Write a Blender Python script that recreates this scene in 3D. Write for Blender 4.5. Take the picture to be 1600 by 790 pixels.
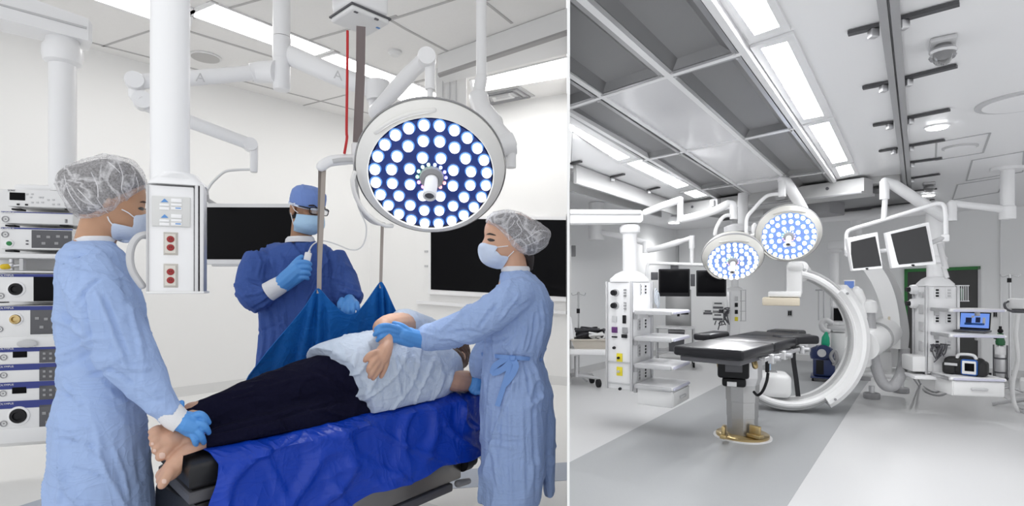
import bpy, bmesh, math, random
from mathutils import Vector, Matrix, noise
from mathutils.bvhtree import BVHTree
random.seed(7)
PI = math.pi
for o in list(bpy.data.objects):
    bpy.data.objects.remove(o)
SC = bpy.context.scene
COL = SC.collection

# ---------------------------------------------------------------- camera, sky, exposure
F, CX, HZ, CAMZ = 850.0, 800.0, 445.0, 1.25      # focal length in pixels, centre column, horizon row, eye height
cam_data = bpy.data.cameras.new('camera')
cam_data.sensor_width = 36.0
cam_data.lens = 36.0 * F / 1600.0
cam_data.shift_y = (HZ - 395.0) / 1600.0
cam_data.clip_start = 0.05
cam = bpy.data.objects.new('camera', cam_data)
cam.location = (0, 0, CAMZ)
cam.rotation_euler = (PI / 2, 0, 0)
COL.objects.link(cam)
SC.camera = cam
world = bpy.data.worlds.new('world')
SC.world = world
world.use_nodes = True
WORLD_STRENGTH = 1.2
bgn = world.node_tree.nodes['Background']
bgn.inputs[0].default_value = (0.97, 0.985, 1.0, 1)
bgn.inputs[1].default_value = WORLD_STRENGTH
SC.view_settings.view_transform = 'Standard'
SC.view_settings.look = 'None'
SC.view_settings.gamma = 1.0
SC.view_settings.use_curve_mapping = False
SC.view_settings.exposure = 0.0
LEFT_LIGHT = 8.5      # emission of the troffers in the left operating room
RIGHT_LIGHT = 30.0     # emission of the troffers in the right operating room

DOWNLIGHT = 60.0       # watts of each round downlight in the right operating room


# ---------------------------------------------------------------- helpers
def at(px, py, Y):
    """World point seen at image position (px, py) at depth Y."""
    return Vector(((px - CX) / F * Y, Y, CAMZ - (py - HZ) / F * Y))


def onz(px, py, z):
    Y = (CAMZ - z) * F / (py - HZ)
    return at(px, py, Y)


def V(*a):
    return Vector(a)


RAY0, RAY1 = (886 - CX) / F, (890 - CX) / F      # the two faces of the partition between the rooms
CLIP = False          # True while building what ends against the right face of the partition
_mats = {}


def mat(name, col, rough=0.5, metal=0.0, spec=0.5, bump=0.0, bscale=40.0, vary=0.0, vscale=6.0, emit=None, estr=0.0,
        stretch=(1, 1, 1), coat=0.0, sheen=0.0, trans=0.0, alpha=1.0, sss=0.0):
    if name in _mats:
        return _mats[name]
    m = bpy.data.materials.new(name)
    m.use_nodes = True
    nt = m.node_tree
    b = nt.nodes['Principled BSDF']
    b.inputs['Base Color'].default_value = (*col, 1)
    b.inputs['Roughness'].default_value = rough
    b.inputs['Metallic'].default_value = metal
    b.inputs['Specular IOR Level'].default_value = spec
    b.inputs['Coat Weight'].default_value = coat
    b.inputs['Sheen Weight'].default_value = sheen
    b.inputs['Transmission Weight'].default_value = trans
    b.inputs['Alpha'].default_value = alpha
    if sss:
        b.inputs['Subsurface Weight'].default_value = sss
        b.inputs['Subsurface Radius'].default_value = (0.012, 0.005, 0.003)
    if emit:
        b.inputs['Emission Color'].default_value = (*emit, 1)
        b.inputs['Emission Strength'].default_value = estr
    tc = nt.nodes.new('ShaderNodeTexCoord')
    mp = nt.nodes.new('ShaderNodeMapping')
    mp.inputs['Scale'].default_value = stretch
    nt.links.new(tc.outputs['Object'], mp.inputs[0])
    nz = nt.nodes.new('ShaderNodeTexNoise')
    nz.inputs['Scale'].default_value = vscale
    nz.inputs['Detail'].default_value = 4
    nt.links.new(mp.outputs[0], nz.inputs['Vector'])
    mx = nt.nodes.new('ShaderNodeMixRGB')
    mx.blend_type = 'MIX'
    v = max(vary, 0.01)
    mx.inputs[1].default_value = (*[max(0, c * (1 - v)) for c in col], 1)
    mx.inputs[2].default_value = (*[min(1, c * (1 + v)) for c in col], 1)
    nt.links.new(nz.outputs[0], mx.inputs[0])
    nt.links.new(mx.outputs[0], b.inputs['Base Color'])
    if bump:
        n2 = nt.nodes.new('ShaderNodeTexNoise')
        n2.inputs['Scale'].default_value = bscale
        n2.inputs['Detail'].default_value = 5
        nt.links.new(mp.outputs[0], n2.inputs['Vector'])
        bp = nt.nodes.new('ShaderNodeBump')
        bp.inputs['Strength'].default_value = bump
        bp.inputs['Distance'].default_value = 0.01
        nt.links.new(n2.outputs[0], bp.inputs['Height'])
        nt.links.new(bp.outputs[0], b.inputs['Normal'])
    _mats[name] = m
    return m


def emis(name, col, s):
    return mat(name, (0.9, 0.9, 0.9), 0.5, emit=col, estr=s)


ORIG = {}          # world origin of each thing or part


class MB:
    """Collects shapes in world coordinates (optionally through a frame matrix) and builds ONE mesh object."""

    def __init__(self, M=None):
        self.bm = bmesh.new()
        self.M = M or Matrix.Identity(4)

    def v(self, p):
        return self.bm.verts.new(self.M @ Vector(p))

    def face(self, vs):
        try:
            return self.bm.faces.new(vs)
        except ValueError:
            return None

    def rings(self, rings, cap0=True, cap1=True, closed=False):
        R = [[self.v(p) for p in r] for r in rings]
        n = len(R[0])
        for i in range(len(R) - (0 if closed else 1)):
            a, b = R[i], R[(i + 1) % len(R)]
            for j in range(n):
                self.face((a[j], a[(j + 1) % n], b[(j + 1) % n], b[j]))
        if not closed:
            if cap0:
                self.face(list(reversed(R[0])))
            if cap1:
                self.face(R[-1])
        return self

    def hexa(self, bot, top):
        """Box-like solid from two quads given in the same winding."""
        return self.rings([bot, top])

    def box(self, c, s, R=None, bev=0.0, seg=2):
        c = Vector(c)
        hx, hy, hz = s[0] / 2, s[1] / 2, s[2] / 2
        R = R or Matrix.Identity(3)
        if bev <= 0:
            vs = [self.v(c + R @ Vector((sx * hx, sy * hy, sz * hz))) for sz in (-1, 1) for sx, sy in ((-1, -1), (1, -1), (1, 1), (-1, 1))]
            for f in ((3, 2, 1, 0), (4, 5, 6, 7), (0, 1, 5, 4), (1, 2, 6, 5), (2, 3, 7, 6), (3, 0, 4, 7)):
                self.face([vs[i] for i in f])
            return self
        t = bmesh.new()
        bmesh.ops.create_cube(t, size=1.0)
        for q in t.verts:
            q.co = Vector((q.co.x * s[0], q.co.y * s[1], q.co.z * s[2]))
        bmesh.ops.bevel(t, geom=t.edges[:], offset=min(bev, min(s) * 0.49), segments=seg, affect='EDGES', profile=0.5)
        m = {}
        for q in t.verts:
            m[q] = self.v(c + R @ q.co)
        for f in t.faces:
            self.face([m[q] for q in f.verts])
        t.free()
        return self

    def prism(self, pts, off):
        """Extrude polygon pts by vector off."""
        off = Vector(off)
        return self.rings([[Vector(p) for p in pts], [Vector(p) + off for p in pts]])

    def slab(self, pts, t, n=None):
        """Polygon with thickness t along -normal (or along n)."""
        P = [Vector(p) for p in pts]
        if n is None:
            n = (P[1] - P[0]).cross(P[2] - P[0]).normalized()
        return self.prism(P, Vector(n) * t)

    def tube(self, pts, r, seg=10, caps=True, flat=1.0, up=None, round_ends=False):
        P = [Vector(p) for p in pts]
        n = len(P)
        rr = list(r) if isinstance(r, (list, tuple)) else [r] * n
        if round_ends:
            d0 = (P[0] - P[1]).normalized()
            d1 = (P[-1] - P[-2]).normalized()
            A, B = [], []
            for k in (1, 2, 3):
                a = k / 3 * PI / 2 * 0.97
                A.append((P[0] + d0 * rr[0] * math.sin(a), rr[0] * math.cos(a)))
                B.append((P[-1] + d1 * rr[-1] * math.sin(a), rr[-1] * math.cos(a)))
            P = [a[0] for a in reversed(A)] + P + [b[0] for b in B]
            rr = [a[1] for a in reversed(A)] + rr + [b[1] for b in B]
            n = len(P)
        rings = []
        N = None
        for i in range(n):
            t = (P[min(i + 1, n - 1)] - P[max(i - 1, 0)])
            if t.length < 1e-9:
                t = Vector((0, 0, 1))
            t.normalize()
            if N is None:
                u = Vector(up) if up else (Vector((0, 0, 1)) if abs(t.z) < 0.9 else Vector((0, 1, 0)))
                N = (u - t * u.dot(t)).normalized()
            else:
                N = (N - t * N.dot(t)).normalized()
            B = t.cross(N)
            rings.append([P[i] + N * (math.cos(2 * PI * k / seg) * rr[i]) + B * (math.sin(2 * PI * k / seg) * rr[i] * flat) for k in range(seg)])
        return self.rings(rings, caps, caps)

    def lathe(self, prof, o, axis=(0, 0, 1), seg=32, cap0=True, cap1=True, su=1.0, uref=None):
        """prof = list of (radius, height) along axis from o."""
        o = Vector(o)
        a = Vector(axis).normalized()
        u = Vector(uref) if uref else (Vector((1, 0, 0)) if abs(a.x) < 0.9 else Vector((0, 1, 0)))
        u = (u - a * u.dot(a)).normalized()
        w = a.cross(u)
        rings = [[o + a * h + u * (math.cos(2 * PI * k / seg) * r * su) + w * (math.sin(2 * PI * k / seg) * r) for k in range(seg)] for r, h in prof]
        return self.rings(rings, cap0, cap1)

    def ball(self, c, r, R=None, seg=16, rings=10):
        c = Vector(c)
        R = R or Matrix.Identity(3)
        rx, ry, rz = r if isinstance(r, (tuple, list)) else (r, r, r)
        rg = []
        for i in range(1, rings):
            t = PI * i / rings
            rg.append([c + R @ Vector((rx * math.sin(t) * math.cos(2 * PI * k / seg), ry * math.sin(t) * math.sin(2 * PI * k / seg), -rz * math.cos(t))) for k in range(seg)])
        Rr = [[self.v(p) for p in r_] for r_ in rg]
        b = self.v(c + R @ Vector((0, 0, -rz)))
        tp = self.v(c + R @ Vector((0, 0, rz)))
        for i in range(len(Rr) - 1):
            for j in range(seg):
                self.face((Rr[i][j], Rr[i][(j + 1) % seg], Rr[i + 1][(j + 1) % seg], Rr[i + 1][j]))
        for j in range(seg):
            self.face((b, Rr[0][(j + 1) % seg], Rr[0][j]))
            self.face((tp, Rr[-1][j], Rr[-1][(j + 1) % seg]))
        return self

    def grid(self, fn, nu, nv, thick=0.0):
        """Surface fn(u, v) -> point, u and v in 0..1; a solid sheet when thick > 0."""
        P = [[Vector(fn(i / nu, j / nv)) for j in range(nv + 1)] for i in range(nu + 1)]
        A = [[self.v(p) for p in row] for row in P]
        for i in range(nu):
            for j in range(nv):
                self.face((A[i][j], A[i + 1][j], A[i + 1][j + 1], A[i][j + 1]))
        if thick:
            def nrm(i, j):
                a = P[min(i + 1, nu)][j] - P[max(i - 1, 0)][j]
                b = P[i][min(j + 1, nv)] - P[i][max(j - 1, 0)]
                c = a.cross(b)
                return c.normalized() if c.length > 1e-12 else Vector((0, 0, 1))
            B = [[self.v(P[i][j] - nrm(i, j) * thick) for j in range(nv + 1)] for i in range(nu + 1)]
            for i in range(nu):
                for j in range(nv):
                    self.face((B[i][j], B[i][j + 1], B[i + 1][j + 1], B[i + 1][j]))
            for i in range(nu):
                self.face((A[i][0], B[i][0], B[i + 1][0], A[i + 1][0]))
                self.face((A[i][nv], A[i + 1][nv], B[i + 1][nv], B[i][nv]))
            for j in range(nv):
                self.face((A[0][j], A[0][j + 1], B[0][j + 1], B[0][j]))
                self.face((A[nu][j], B[nu][j], B[nu][j + 1], A[nu][j + 1]))
        return self

    def mesh(self, name, o):
        self.bm.verts.ensure_lookup_table()
        if CLIP:
            bmesh.ops.bisect_plane(self.bm, geom=self.bm.verts[:] + self.bm.edges[:] + self.bm.faces[:], plane_co=(0, 0, 0), plane_no=(-1, RAY1 + 0.0006, 0), clear_outer=True)
            bmesh.ops.holes_fill(self.bm, edges=[e for e in self.bm.edges if e.is_boundary], sides=0)
        bmesh.ops.recalc_face_normals(self.bm, faces=self.bm.faces[:])
        for q in self.bm.verts:
            q.co -= o
        me = bpy.data.meshes.new(name)
        self.bm.to_mesh(me)
        self.bm.free()
        return me

    def build(self, name, m, parent=None, smooth=True, angle=40, origin=None):
        if parent is not None:
            o = ORIG[parent.name]
        elif origin is not None:
            o = Vector(origin)
        else:
            zs = [q.co for q in self.bm.verts]
            lo = [min(p[i] for p in zs) for i in range(3)]
            hi = [max(p[i] for p in zs) for i in range(3)]
            o = Vector(((lo[0] + hi[0]) / 2, (lo[1] + hi[1]) / 2, lo[2]))
        me = self.mesh(name, o)
        if smooth:
            me.polygons.foreach_set('use_smooth', [True] * len(me.polygons))
            me.set_sharp_from_angle(angle=math.radians(angle))
        return link(name, me, m, parent, o)


def link(name, me, m, parent, o):
    ob = bpy.data.objects.new(name, me)
    COL.objects.link(ob)
    me.materials.clear()
    for q in (m if isinstance(m, (list, tuple)) else [m]):
        me.materials.append(q)
    if parent is not None:
        ob.parent = parent
    else:
        ob.location = o
    ORIG[ob.name] = Vector(o)
    return ob


def fuse(mb, name, m, parent=None, voxel=0.008, smooth=4, origin=None, disp=None, factor=0.5, adapt=0):
    """Union overlapping closed shapes of mb into one continuous skin (voxel remesh, smoothing, optional displacement)."""
    o = ORIG[parent.name] if parent is not None else Vector(origin)
    me = mb.mesh(name, Vector((0, 0, 0)))
    t = bpy.data.objects.new('tmp', me)
    COL.objects.link(t)
    md = t.modifiers.new('r', 'REMESH')
    md.mode = 'VOXEL'
    md.voxel_size = voxel
    md.adaptivity = adapt
    if smooth:
        sm = t.modifiers.new('s', 'SMOOTH')
        sm.factor = factor
        sm.iterations = smooth
    dg = bpy.context.evaluated_depsgraph_get()
    out = bpy.data.meshes.new_from_object(t.evaluated_get(dg))
    bpy.data.objects.remove(t)
    if disp:
        nrm = [v.normal.copy() for v in out.vertices]
        for v, n in zip(out.vertices, nrm):
            v.co = v.co + n * disp(v.co)
    for v in out.vertices:
        v.co -= o
    out.name = name
    out.polygons.foreach_set('use_smooth', [True] * len(out.polygons))
    return link(name, out, m, parent, o)


def empty(name, loc, parent=None):
    ob = bpy.data.objects.new(name, None)
    COL.objects.link(ob)
    loc = Vector(loc)
    if parent is not None:
        ob.parent = parent
        ob.location = loc - ORIG[parent.name]
    else:
        ob.location = loc
    ob.empty_display_size = 0.1
    ORIG[ob.name] = loc
    return ob


def tag(o, label, cat, group=None, kind=None):
    o['label'] = label
    o['category'] = cat
    if group:
        o['group'] = group
    if kind:
        o['kind'] = kind
    return o


def thing(name, loc, label, cat, group=None):
    return tag(empty(name, loc), label, cat, group)


def struct(o, label=None):
    o['kind'] = 'structure'
    if label:
        o['label'] = label
    return o


def children(o):
    return [c for c in bpy.data.objects if c.parent == o]


def copy_tree(o, parent=None):
    c = o.copy()
    COL.objects.link(c)
    c.parent = parent
    for ch in children(o):
        copy_tree(ch, c)
    return c


def smoothpath(pts, n=8):
    """Catmull-Rom through pts."""
    P = [Vector(p) for p in pts]
    out = []
    for i in range(len(P) - 1):
        p0, p1, p2, p3 = P[max(i - 1, 0)], P[i], P[i + 1], P[min(i + 2, len(P) - 1)]
        for k in range(n):
            t = k / n
            out.append(0.5 * ((2 * p1) + (p2 - p0) * t + (2 * p0 - 5 * p1 + 4 * p2 - p3) * t * t + (3 * p1 - p0 - 3 * p2 + p3) * t ** 3))
    out.append(P[-1])
    return out


def smoothloop(pts, n=4):
    P = [Vector(p) for p in pts]
    N = len(P)
    out = []
    for i in range(N):
        p0, p1, p2, p3 = P[i - 1], P[i], P[(i + 1) % N], P[(i + 2) % N]
        for k in range(n):
            t = k / n
            out.append(0.5 * ((2 * p1) + (p2 - p0) * t + (2 * p0 - 5 * p1 + 4 * p2 - p3) * t * t + (3 * p1 - p0 - 3 * p2 + p3) * t ** 3))
    return out


def lerpl(xs, ys, x):
    if x <= xs[0]:
        return ys[0]
    for i in range(len(xs) - 1):
        if x <= xs[i + 1]:
            t = (x - xs[i]) / (xs[i + 1] - xs[i])
            return ys[i] + (ys[i + 1] - ys[i]) * t
    return ys[-1]


class Fr:
    """A local upright frame facing the viewer's side: u to the right across the sight line, w away along it, z up.
    Lengths are metres; p(px, py, w) finds the point of the plane at offset w that is seen at (px, py)."""

    def __init__(self, px, d, ax=None, o=None):
        self.o = Vector(o) if o is not None else at(px, HZ, d)
        r = Vector((self.o.x, self.o.y, 0)).normalized()
        if ax is not None:
            a = Vector((ax[0], ax[1], 0)).normalized()
            r = Vector((-a.y, a.x, 0))
        self.w = r
        self.u = Vector((r.y, -r.x, 0))
        self.c = abs(r.y)
        self.d = self.o.y
        self.R = Matrix((self.u, self.w, Vector((0, 0, 1)))).transposed()   # columns u, w, z

    def p(self, px, py, w=0.0):
        # ray direction
        D = Vector(((px - CX) / F, 1, -(py - HZ) / F))
        q = self.o + self.w * w
        t = (q - V(0, 0, CAMZ)).dot(self.w) / D.dot(self.w)
        return V(0, 0, CAMZ) + D * t

    def l(self, n):
        """metres in height for n pixels"""
        return n * self.d / F

    def h(self, n):
        """metres across for n pixels"""
        return n * self.d * self.c / F


def inflate(mb, pts, T, w, c=None, n=4, m=7, power=1.0, sub=4, flat0=False):
    """Pillow solid from a closed outline (world points in a plane with normal w): half thickness T."""
    L = smoothloop(pts, sub) if sub else [Vector(p) for p in pts]
    c = Vector(c) if c is not None else sum(L, Vector()) / len(L)
    w = Vector(w)
    rings = []
    for i in range(-m, m + 1):
        t = PI / 2 * i / (m + 0.35)
        k = math.cos(t) ** power
        rings.append([c + (p - c) * k + w * (T * math.sin(t)) for p in L])
    return mb.rings(rings)


def text(body, size, M, m, parent, name='lettering', extrude=0.0006, align='CENTER'):
    cu = bpy.data.curves.new(name, 'FONT')
    cu.body = body
    cu.size = size
    cu.extrude = extrude
    cu.align_x = align
    cu.align_y = 'CENTER'
    t = bpy.data.objects.new('tmp', cu)
    COL.objects.link(t)
    dg = bpy.context.evaluated_depsgraph_get()
    me = bpy.data.meshes.new_from_object(t.evaluated_get(dg))
    bpy.data.objects.remove(t)
    o = ORIG[parent.name] if parent is not None else Vector((0, 0, 0))
    for v in me.vertices:
        v.co = (M @ v.co) - o
    return link(name, me, m, parent, o)


def basis(o, x, y, z):
    """4x4 frame from origin and three axis vectors."""
    M = Matrix((Vector(x), Vector(y), Vector(z))).transposed().to_4x4()
    M.translation = Vector(o)
    return M


def yaw_frame(o, ax):
    """Frame with local x along horizontal vector ax, z up."""
    x = Vector((ax[0], ax[1], 0)).normalized()
    z = Vector((0, 0, 1))
    y = z.cross(x)
    return basis(o, x, y, z)


def onwall(px, py, a, b, off=0.0):
    """Point of the vertical wall plane a-b, moved off metres towards the camera, seen at (px, py)."""
    n = V((b - a).y, -(b - a).x, 0).normalized()
    if n.dot(V(0, 0, 0) - a) < 0:
        n = -n
    D = Vector(((px - CX) / F, 1, -(py - HZ) / F))
    q = a + n * off
    t = (q - V(0, 0, CAMZ)).dot(n) / D.dot(n)
    return V(0, 0, CAMZ) + D * t


def fbox(mb, fr, x0, x1, y0, y1, w0, w1, bev=0.0):
    """Box whose front face (offset w0 in frame fr) is seen from (x0, y0) to (x1, y1); it reaches back to w1."""
    p, q = fr.p(x0, y0, w0), fr.p(x1, y1, w0)
    c = (p + q) / 2 + fr.w * (w1 - w0) / 2
    return mb.box(c, (abs((q - p).dot(fr.u)), abs(w1 - w0), abs(p.z - q.z)), fr.R, bev)


def fdisc(mb, fr, px, py, r, w0, w1, seg=20, r2=None):
    """Round boss facing the viewer at (px, py); r in metres, from w0 (back) out to w1 (front)."""
    c = fr.p(px, py, w1)
    c0 = c + fr.w * (w0 - w1)
    return mb.lathe([(r, 0), (r2 if r2 is not None else r, w0 - w1)], c0, -fr.w, seg=seg)
# ---------------------------------------------------------------- materials
M_WALL = mat('wall_paint', (0.86, 0.857, 0.85), 0.75, vary=0.012, vscale=1.5, bump=0.05, bscale=120)
M_WALLR = mat('wall_paint_grey', (0.86, 0.865, 0.87), 0.6, vary=0.012, vscale=1.2, bump=0.04, bscale=120)
M_CEIL = mat('ceiling_tile', (0.86, 0.85, 0.84), 0.8, vary=0.02, vscale=30, bump=0.08, bscale=260)
M_CEILR = mat('ceiling_panel', (0.88, 0.88, 0.89), 0.35, vary=0.012, vscale=1.0)
M_FLOOR = mat('vinyl_floor', (0.80, 0.795, 0.785), 0.35, vary=0.02, vscale=140)
M_FLOORR = mat('vinyl_floor_pale', (0.64, 0.64, 0.645), 0.33, vary=0.03, vscale=160)
M_STRIP = mat('vinyl_floor_grey', (0.38, 0.39, 0.40), 0.4, vary=0.10, vscale=220)
M_BAND = mat('vinyl_floor_blue_grey', (0.42, 0.46, 0.54), 0.4, vary=0.04, vscale=120)
M_BASE = mat('baseboard_vinyl', (0.62, 0.62, 0.62), 0.5)
M_BASEW = mat('baseboard_white', (0.72, 0.72, 0.715), 0.5)
M_LAMINATE = mat('partition_laminate', (0.86, 0.86, 0.86), 0.6)
M_GRIDL = mat('ceiling_grid_grey', (0.50, 0.49, 0.49), 0.6)
M_TROFL = emis('troffer_diffuser', (1.0, 0.99, 0.97), LEFT_LIGHT)
M_TROFR = emis('troffer_diffuser_cool', (0.98, 0.99, 1.0), RIGHT_LIGHT)
M_WHITE = mat('white_enamel', (0.85, 0.85, 0.86), 0.32, vary=0.01)
M_WHITE2 = mat('white_plastic', (0.78, 0.78, 0.78), 0.42, vary=0.01)
M_OFFW = mat('warm_white_plastic', (0.88, 0.87, 0.84), 0.4, vary=0.01)
M_LGREY = mat('light_grey_plastic', (0.55, 0.55, 0.56), 0.45)
M_MGREY = mat('mid_grey_plastic', (0.30, 0.30, 0.31), 0.5)
M_DGREY = mat('dark_grey_plastic', (0.09, 0.09, 0.10), 0.45)
M_BLACK = mat('black_plastic', (0.010, 0.010, 0.012), 0.45, spec=0.25)
M_SCREEN = mat('dark_glass_screen', (0.003, 0.003, 0.004), 0.25, spec=0.08)
M_STEEL = mat('brushed_steel', (0.44, 0.44, 0.44), 0.4, 1.0, vary=0.08, vscale=30, stretch=(1, 1, 14))
M_STEELW = mat('satin_aluminium', (0.62, 0.62, 0.63), 0.38, 1.0, vary=0.05, vscale=20)
M_BRASS = mat('brass_metal', (0.50, 0.38, 0.19), 0.28, 1.0, vary=0.10, vscale=12)
M_SEAM = mat('seam_line', (0.45, 0.45, 0.46), 0.6)

# ---------------------------------------------------------------- the building: two operating rooms side by side
ZL, ZR = 3.63, 2.30                      # ceiling heights
LC = V(-2.09, 8.0, 0)                    # far corner of the left room
LA = V(-4.68, 4.97, 0)
LB = V(0.70, 6.76, 0)
dl = (LA - LC).normalized()
LA2 = LC + dl * 9.0                      # left wall runs on out of the picture
RC = V(3.136, 10.39, 0)                  # far corner of the right room
drA = V(0.60, 0.76, 0).normalized()
drB = V(1.87, -1.55, 0).normalized()
RA0 = V(0.772, 7.394, 0)
RB1 = RC + drB * 9.0


def wall(name, a, b, z0, z1, t, m):
    """Vertical wall from a to b; thickness t to the left of a->b."""
    n = V(-(b - a).y, (b - a).x, 0).normalized() * t
    mb = MB()
    mb.hexa([V(a.x, a.y, z0), V(b.x, b.y, z0), V(b.x + n.x, b.y + n.y, z0), V(a.x + n.x, a.y + n.y, z0)],
            [V(a.x, a.y, z1), V(b.x, b.y, z1), V(b.x + n.x, b.y + n.y, z1), V(a.x + n.x, a.y + n.y, z1)])
    return struct(mb.build(name, m, smooth=False))


# floors: one level, split along the partition
mb = MB()
mb.prism([V(-9, -1.5, 0), V(-0.02, -1.5, 0), V(0.11, 1.2, 0), V(0.93, 9.0, 0), V(-2, 9, 0), V(-9, 9, 0)], (0, 0, -0.1))
struct(mb.build('floor', M_FLOOR, smooth=False))
mb = MB()
mb.prism([V(-0.02, -1.5, 0), V(13, -1.5, 0), V(13, 12, 0), V(1.2, 12, 0), V(0.93, 9.0, 0), V(0.11, 1.2, 0)], (0, 0, -0.1))
struct(mb.build('floor_right', M_FLOORR, smooth=False))
# ceilings
mb = MB()
mb.prism([V(-9, 1.6, ZL), V(0.15, 1.6, ZL), V(0.93, 9.2, ZL), V(-9, 9.2, ZL)], (0, 0, 0.1))
struct(mb.build('ceiling', M_CEIL, smooth=False))
mb = MB()
mb.prism([V(0.15, 1.0, ZR), V(13, 1.0, ZR), V(13, 12, ZR), V(1.2, 12, ZR), V(0.93, 9.0, ZR)], (0, 0, 0.1))
struct(mb.build('ceiling_right', M_CEILR, smooth=False))
# the partition between the rooms, seen end-on, widening away from its near end
mb = MB()
y0, y1 = 1.2, 7.45
mb.hexa([V(RAY0 * y0, y0, 0), V(RAY1 * y0, y0, 0), V(RAY1 * y1, y1, 0), V(RAY0 * y1, y1, 0)],
        [V(RAY0 * y0, y0, ZL), V(RAY1 * y0, y0, ZL), V(RAY1 * y1, y1, ZL), V(RAY0 * y1, y1, ZL)])
struct(mb.build('wall_partition', M_LAMINATE, smooth=False))
# left room walls
wall('wall_left', LA2, LC, 0, ZL, 0.12, M_WALL)
wall('wall_back', LC, LB, 0, ZL, 0.12, M_WALL)
# right room walls
wall('wall_right_room_side', RA0, RC, 0, ZR, 0.10, M_WALLR)
wall('wall_right_room_back', RC, RB1, 0, ZR, 0.12, M_WALLR)


def baseboard(name, a, b, h, m, t=0.012):
    n = V((b - a).y, -(b - a).x, 0).normalized() * t
    mb = MB()
    mb.hexa([V(a.x, a.y, 0), V(b.x, b.y, 0), V(b.x + n.x, b.y + n.y, 0), V(a.x + n.x, a.y + n.y, 0)],
            [V(a.x, a.y, h), V(b.x, b.y, h), V(b.x + n.x * .5, b.y + n.y * .5, h), V(a.x + n.x * .5, a.y + n.y * .5, h)])
    return struct(mb.build(name, m, smooth=False))


baseboard('baseboard_left', LA2, LC, 0.11, M_BASEW)
baseboard('baseboard_back', LC, LB, 0.11, M_BASEW)
baseboard('baseboard_right_room_side', RA0, RC, 0.10, M_BASE)
baseboard('baseboard_right_room_back', RC, RB1, 0.10, M_BASE)
# grey-blue border laid in the left floor
mb = MB()
q = [onz(0, 800, 0), onz(66, 779, 0), onz(886, 722, 0), onz(886, 750, 0), onz(200, 800, 0), onz(0, 830, 0)]
mb.prism([p + V(0, 0, 0.002) for p in q], (0, 0, -0.004))
struct(mb.build('trim_1', M_BAND, smooth=False))
# grey vinyl walkway in the right floor
q = [onz(890, 722, 0), onz(1120, 604, 0), onz(1240, 548.5, 0), onz(1392, 548.5, 0), onz(1345, 612, 0), onz(1230, 790, 0), onz(1170, 880, 0), onz(890, 880, 0)]
mb = MB()
mb.prism([p + V(0, 0, 0.002) for p in q], (0, 0, -0.004))
struct(mb.build('trim_2', M_STRIP, smooth=False))
# fine seam in the pale floor on the right
a, b = onz(1540, 600, 0), onz(1640, 670, 0)
mb = MB()
mb.tube([a + V(0, 0, 0.001), b + V(0, 0, 0.001)], 0.004, seg=6)
struct(mb.build('trim_3', M_SEAM))


# ---------------------------------------------------------------- left ceiling: tile grid, troffers, diffuser
def strip_on_ceiling(pxs, z, w, name, m, drop=0.008):
    """Flat bar under a ceiling along a line of image points."""
    P = [onz(x, y, z) for x, y in pxs]
    mb = MB()
    for a, b in zip(P[:-1], P[1:]):
        n = V(-(b - a).y, (b - a).x, 0).normalized() * w / 2
        mb.prism([a + n, b + n, b - n, a - n], (0, 0, -drop))
    return mb


g = MB()
for ln in ([(133, 0 - 40), (139, 72), (0, 36)],):
    pass
LINES_L = [((80, 50), (690, 206), .025), ((125, -30), (240, 31), .03), ((240, 31), (297, 48), .03), ((297, 49), (489, 108), .03),
           ((330, 3), (432, 42), .03), ((430, 41), (530, 82), .03), ((480, 92), (630, 158), .03), ((300, 20), (336, 2), .06), ((484, 92), (522, 80), .05),
           ((594, 142), (666, 124), .04), ((160, 72), (236, 47), .02), ((300, 28), (430, -8), .02),
           ((440, 75), (620, 24), .025), ((605, 32), (830, -40), .025), ((632, 44), (722, 92), .025), ((605, 28), (632, 44), .025), ((740, -12), (800, 36), .025),
           ((760, 0), (830, -22), .02), ((460, 168), (540, 148), .02)]
for (a, b, w) in LINES_L:
    pa, pb = onz(*a, ZL), onz(*b, ZL)
    n = V(-(pb - pa).y, (pb - pa).x, 0).normalized() * w / 2
    g.prism([pa + n, pb + n, pb - n, pa - n], (0, 0, -0.006))
struct(g.build('trim_4', M_GRIDL, smooth=False))


def troffer(quad, z, label, group, m, frame_m, inset=0.04):
    P = [onz(x, y, z) for x, y in quad]
    c = sum(P, V(0, 0, 0)) / 4
    t = thing('ceiling_light', c, label, 'ceiling light', group)
    mb = MB()
    mb.prism([p + (c - p).normalized() * 0.0 - V(0, 0, 0.004) for p in P], (0, 0, -0.008))
    mb.build('diffuser', m, t, smooth=False)
    O = [p + (p - c).normalized() * inset for p in P]
    f = MB()
    for i in range(4):
        j = (i + 1) % 4
        f.hexa([P[i] - V(0, 0, .001), P[j] - V(0, 0, .001), O[j] - V(0, 0, .001), O[i] - V(0, 0, .001)],
               [P[i] - V(0, 0, .016), P[j] - V(0, 0, .016), O[j] - V(0, 0, .016), O[i] - V(0, 0, .016)])
    f.build('frame', frame_m, t, smooth=False)
    return t


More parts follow.
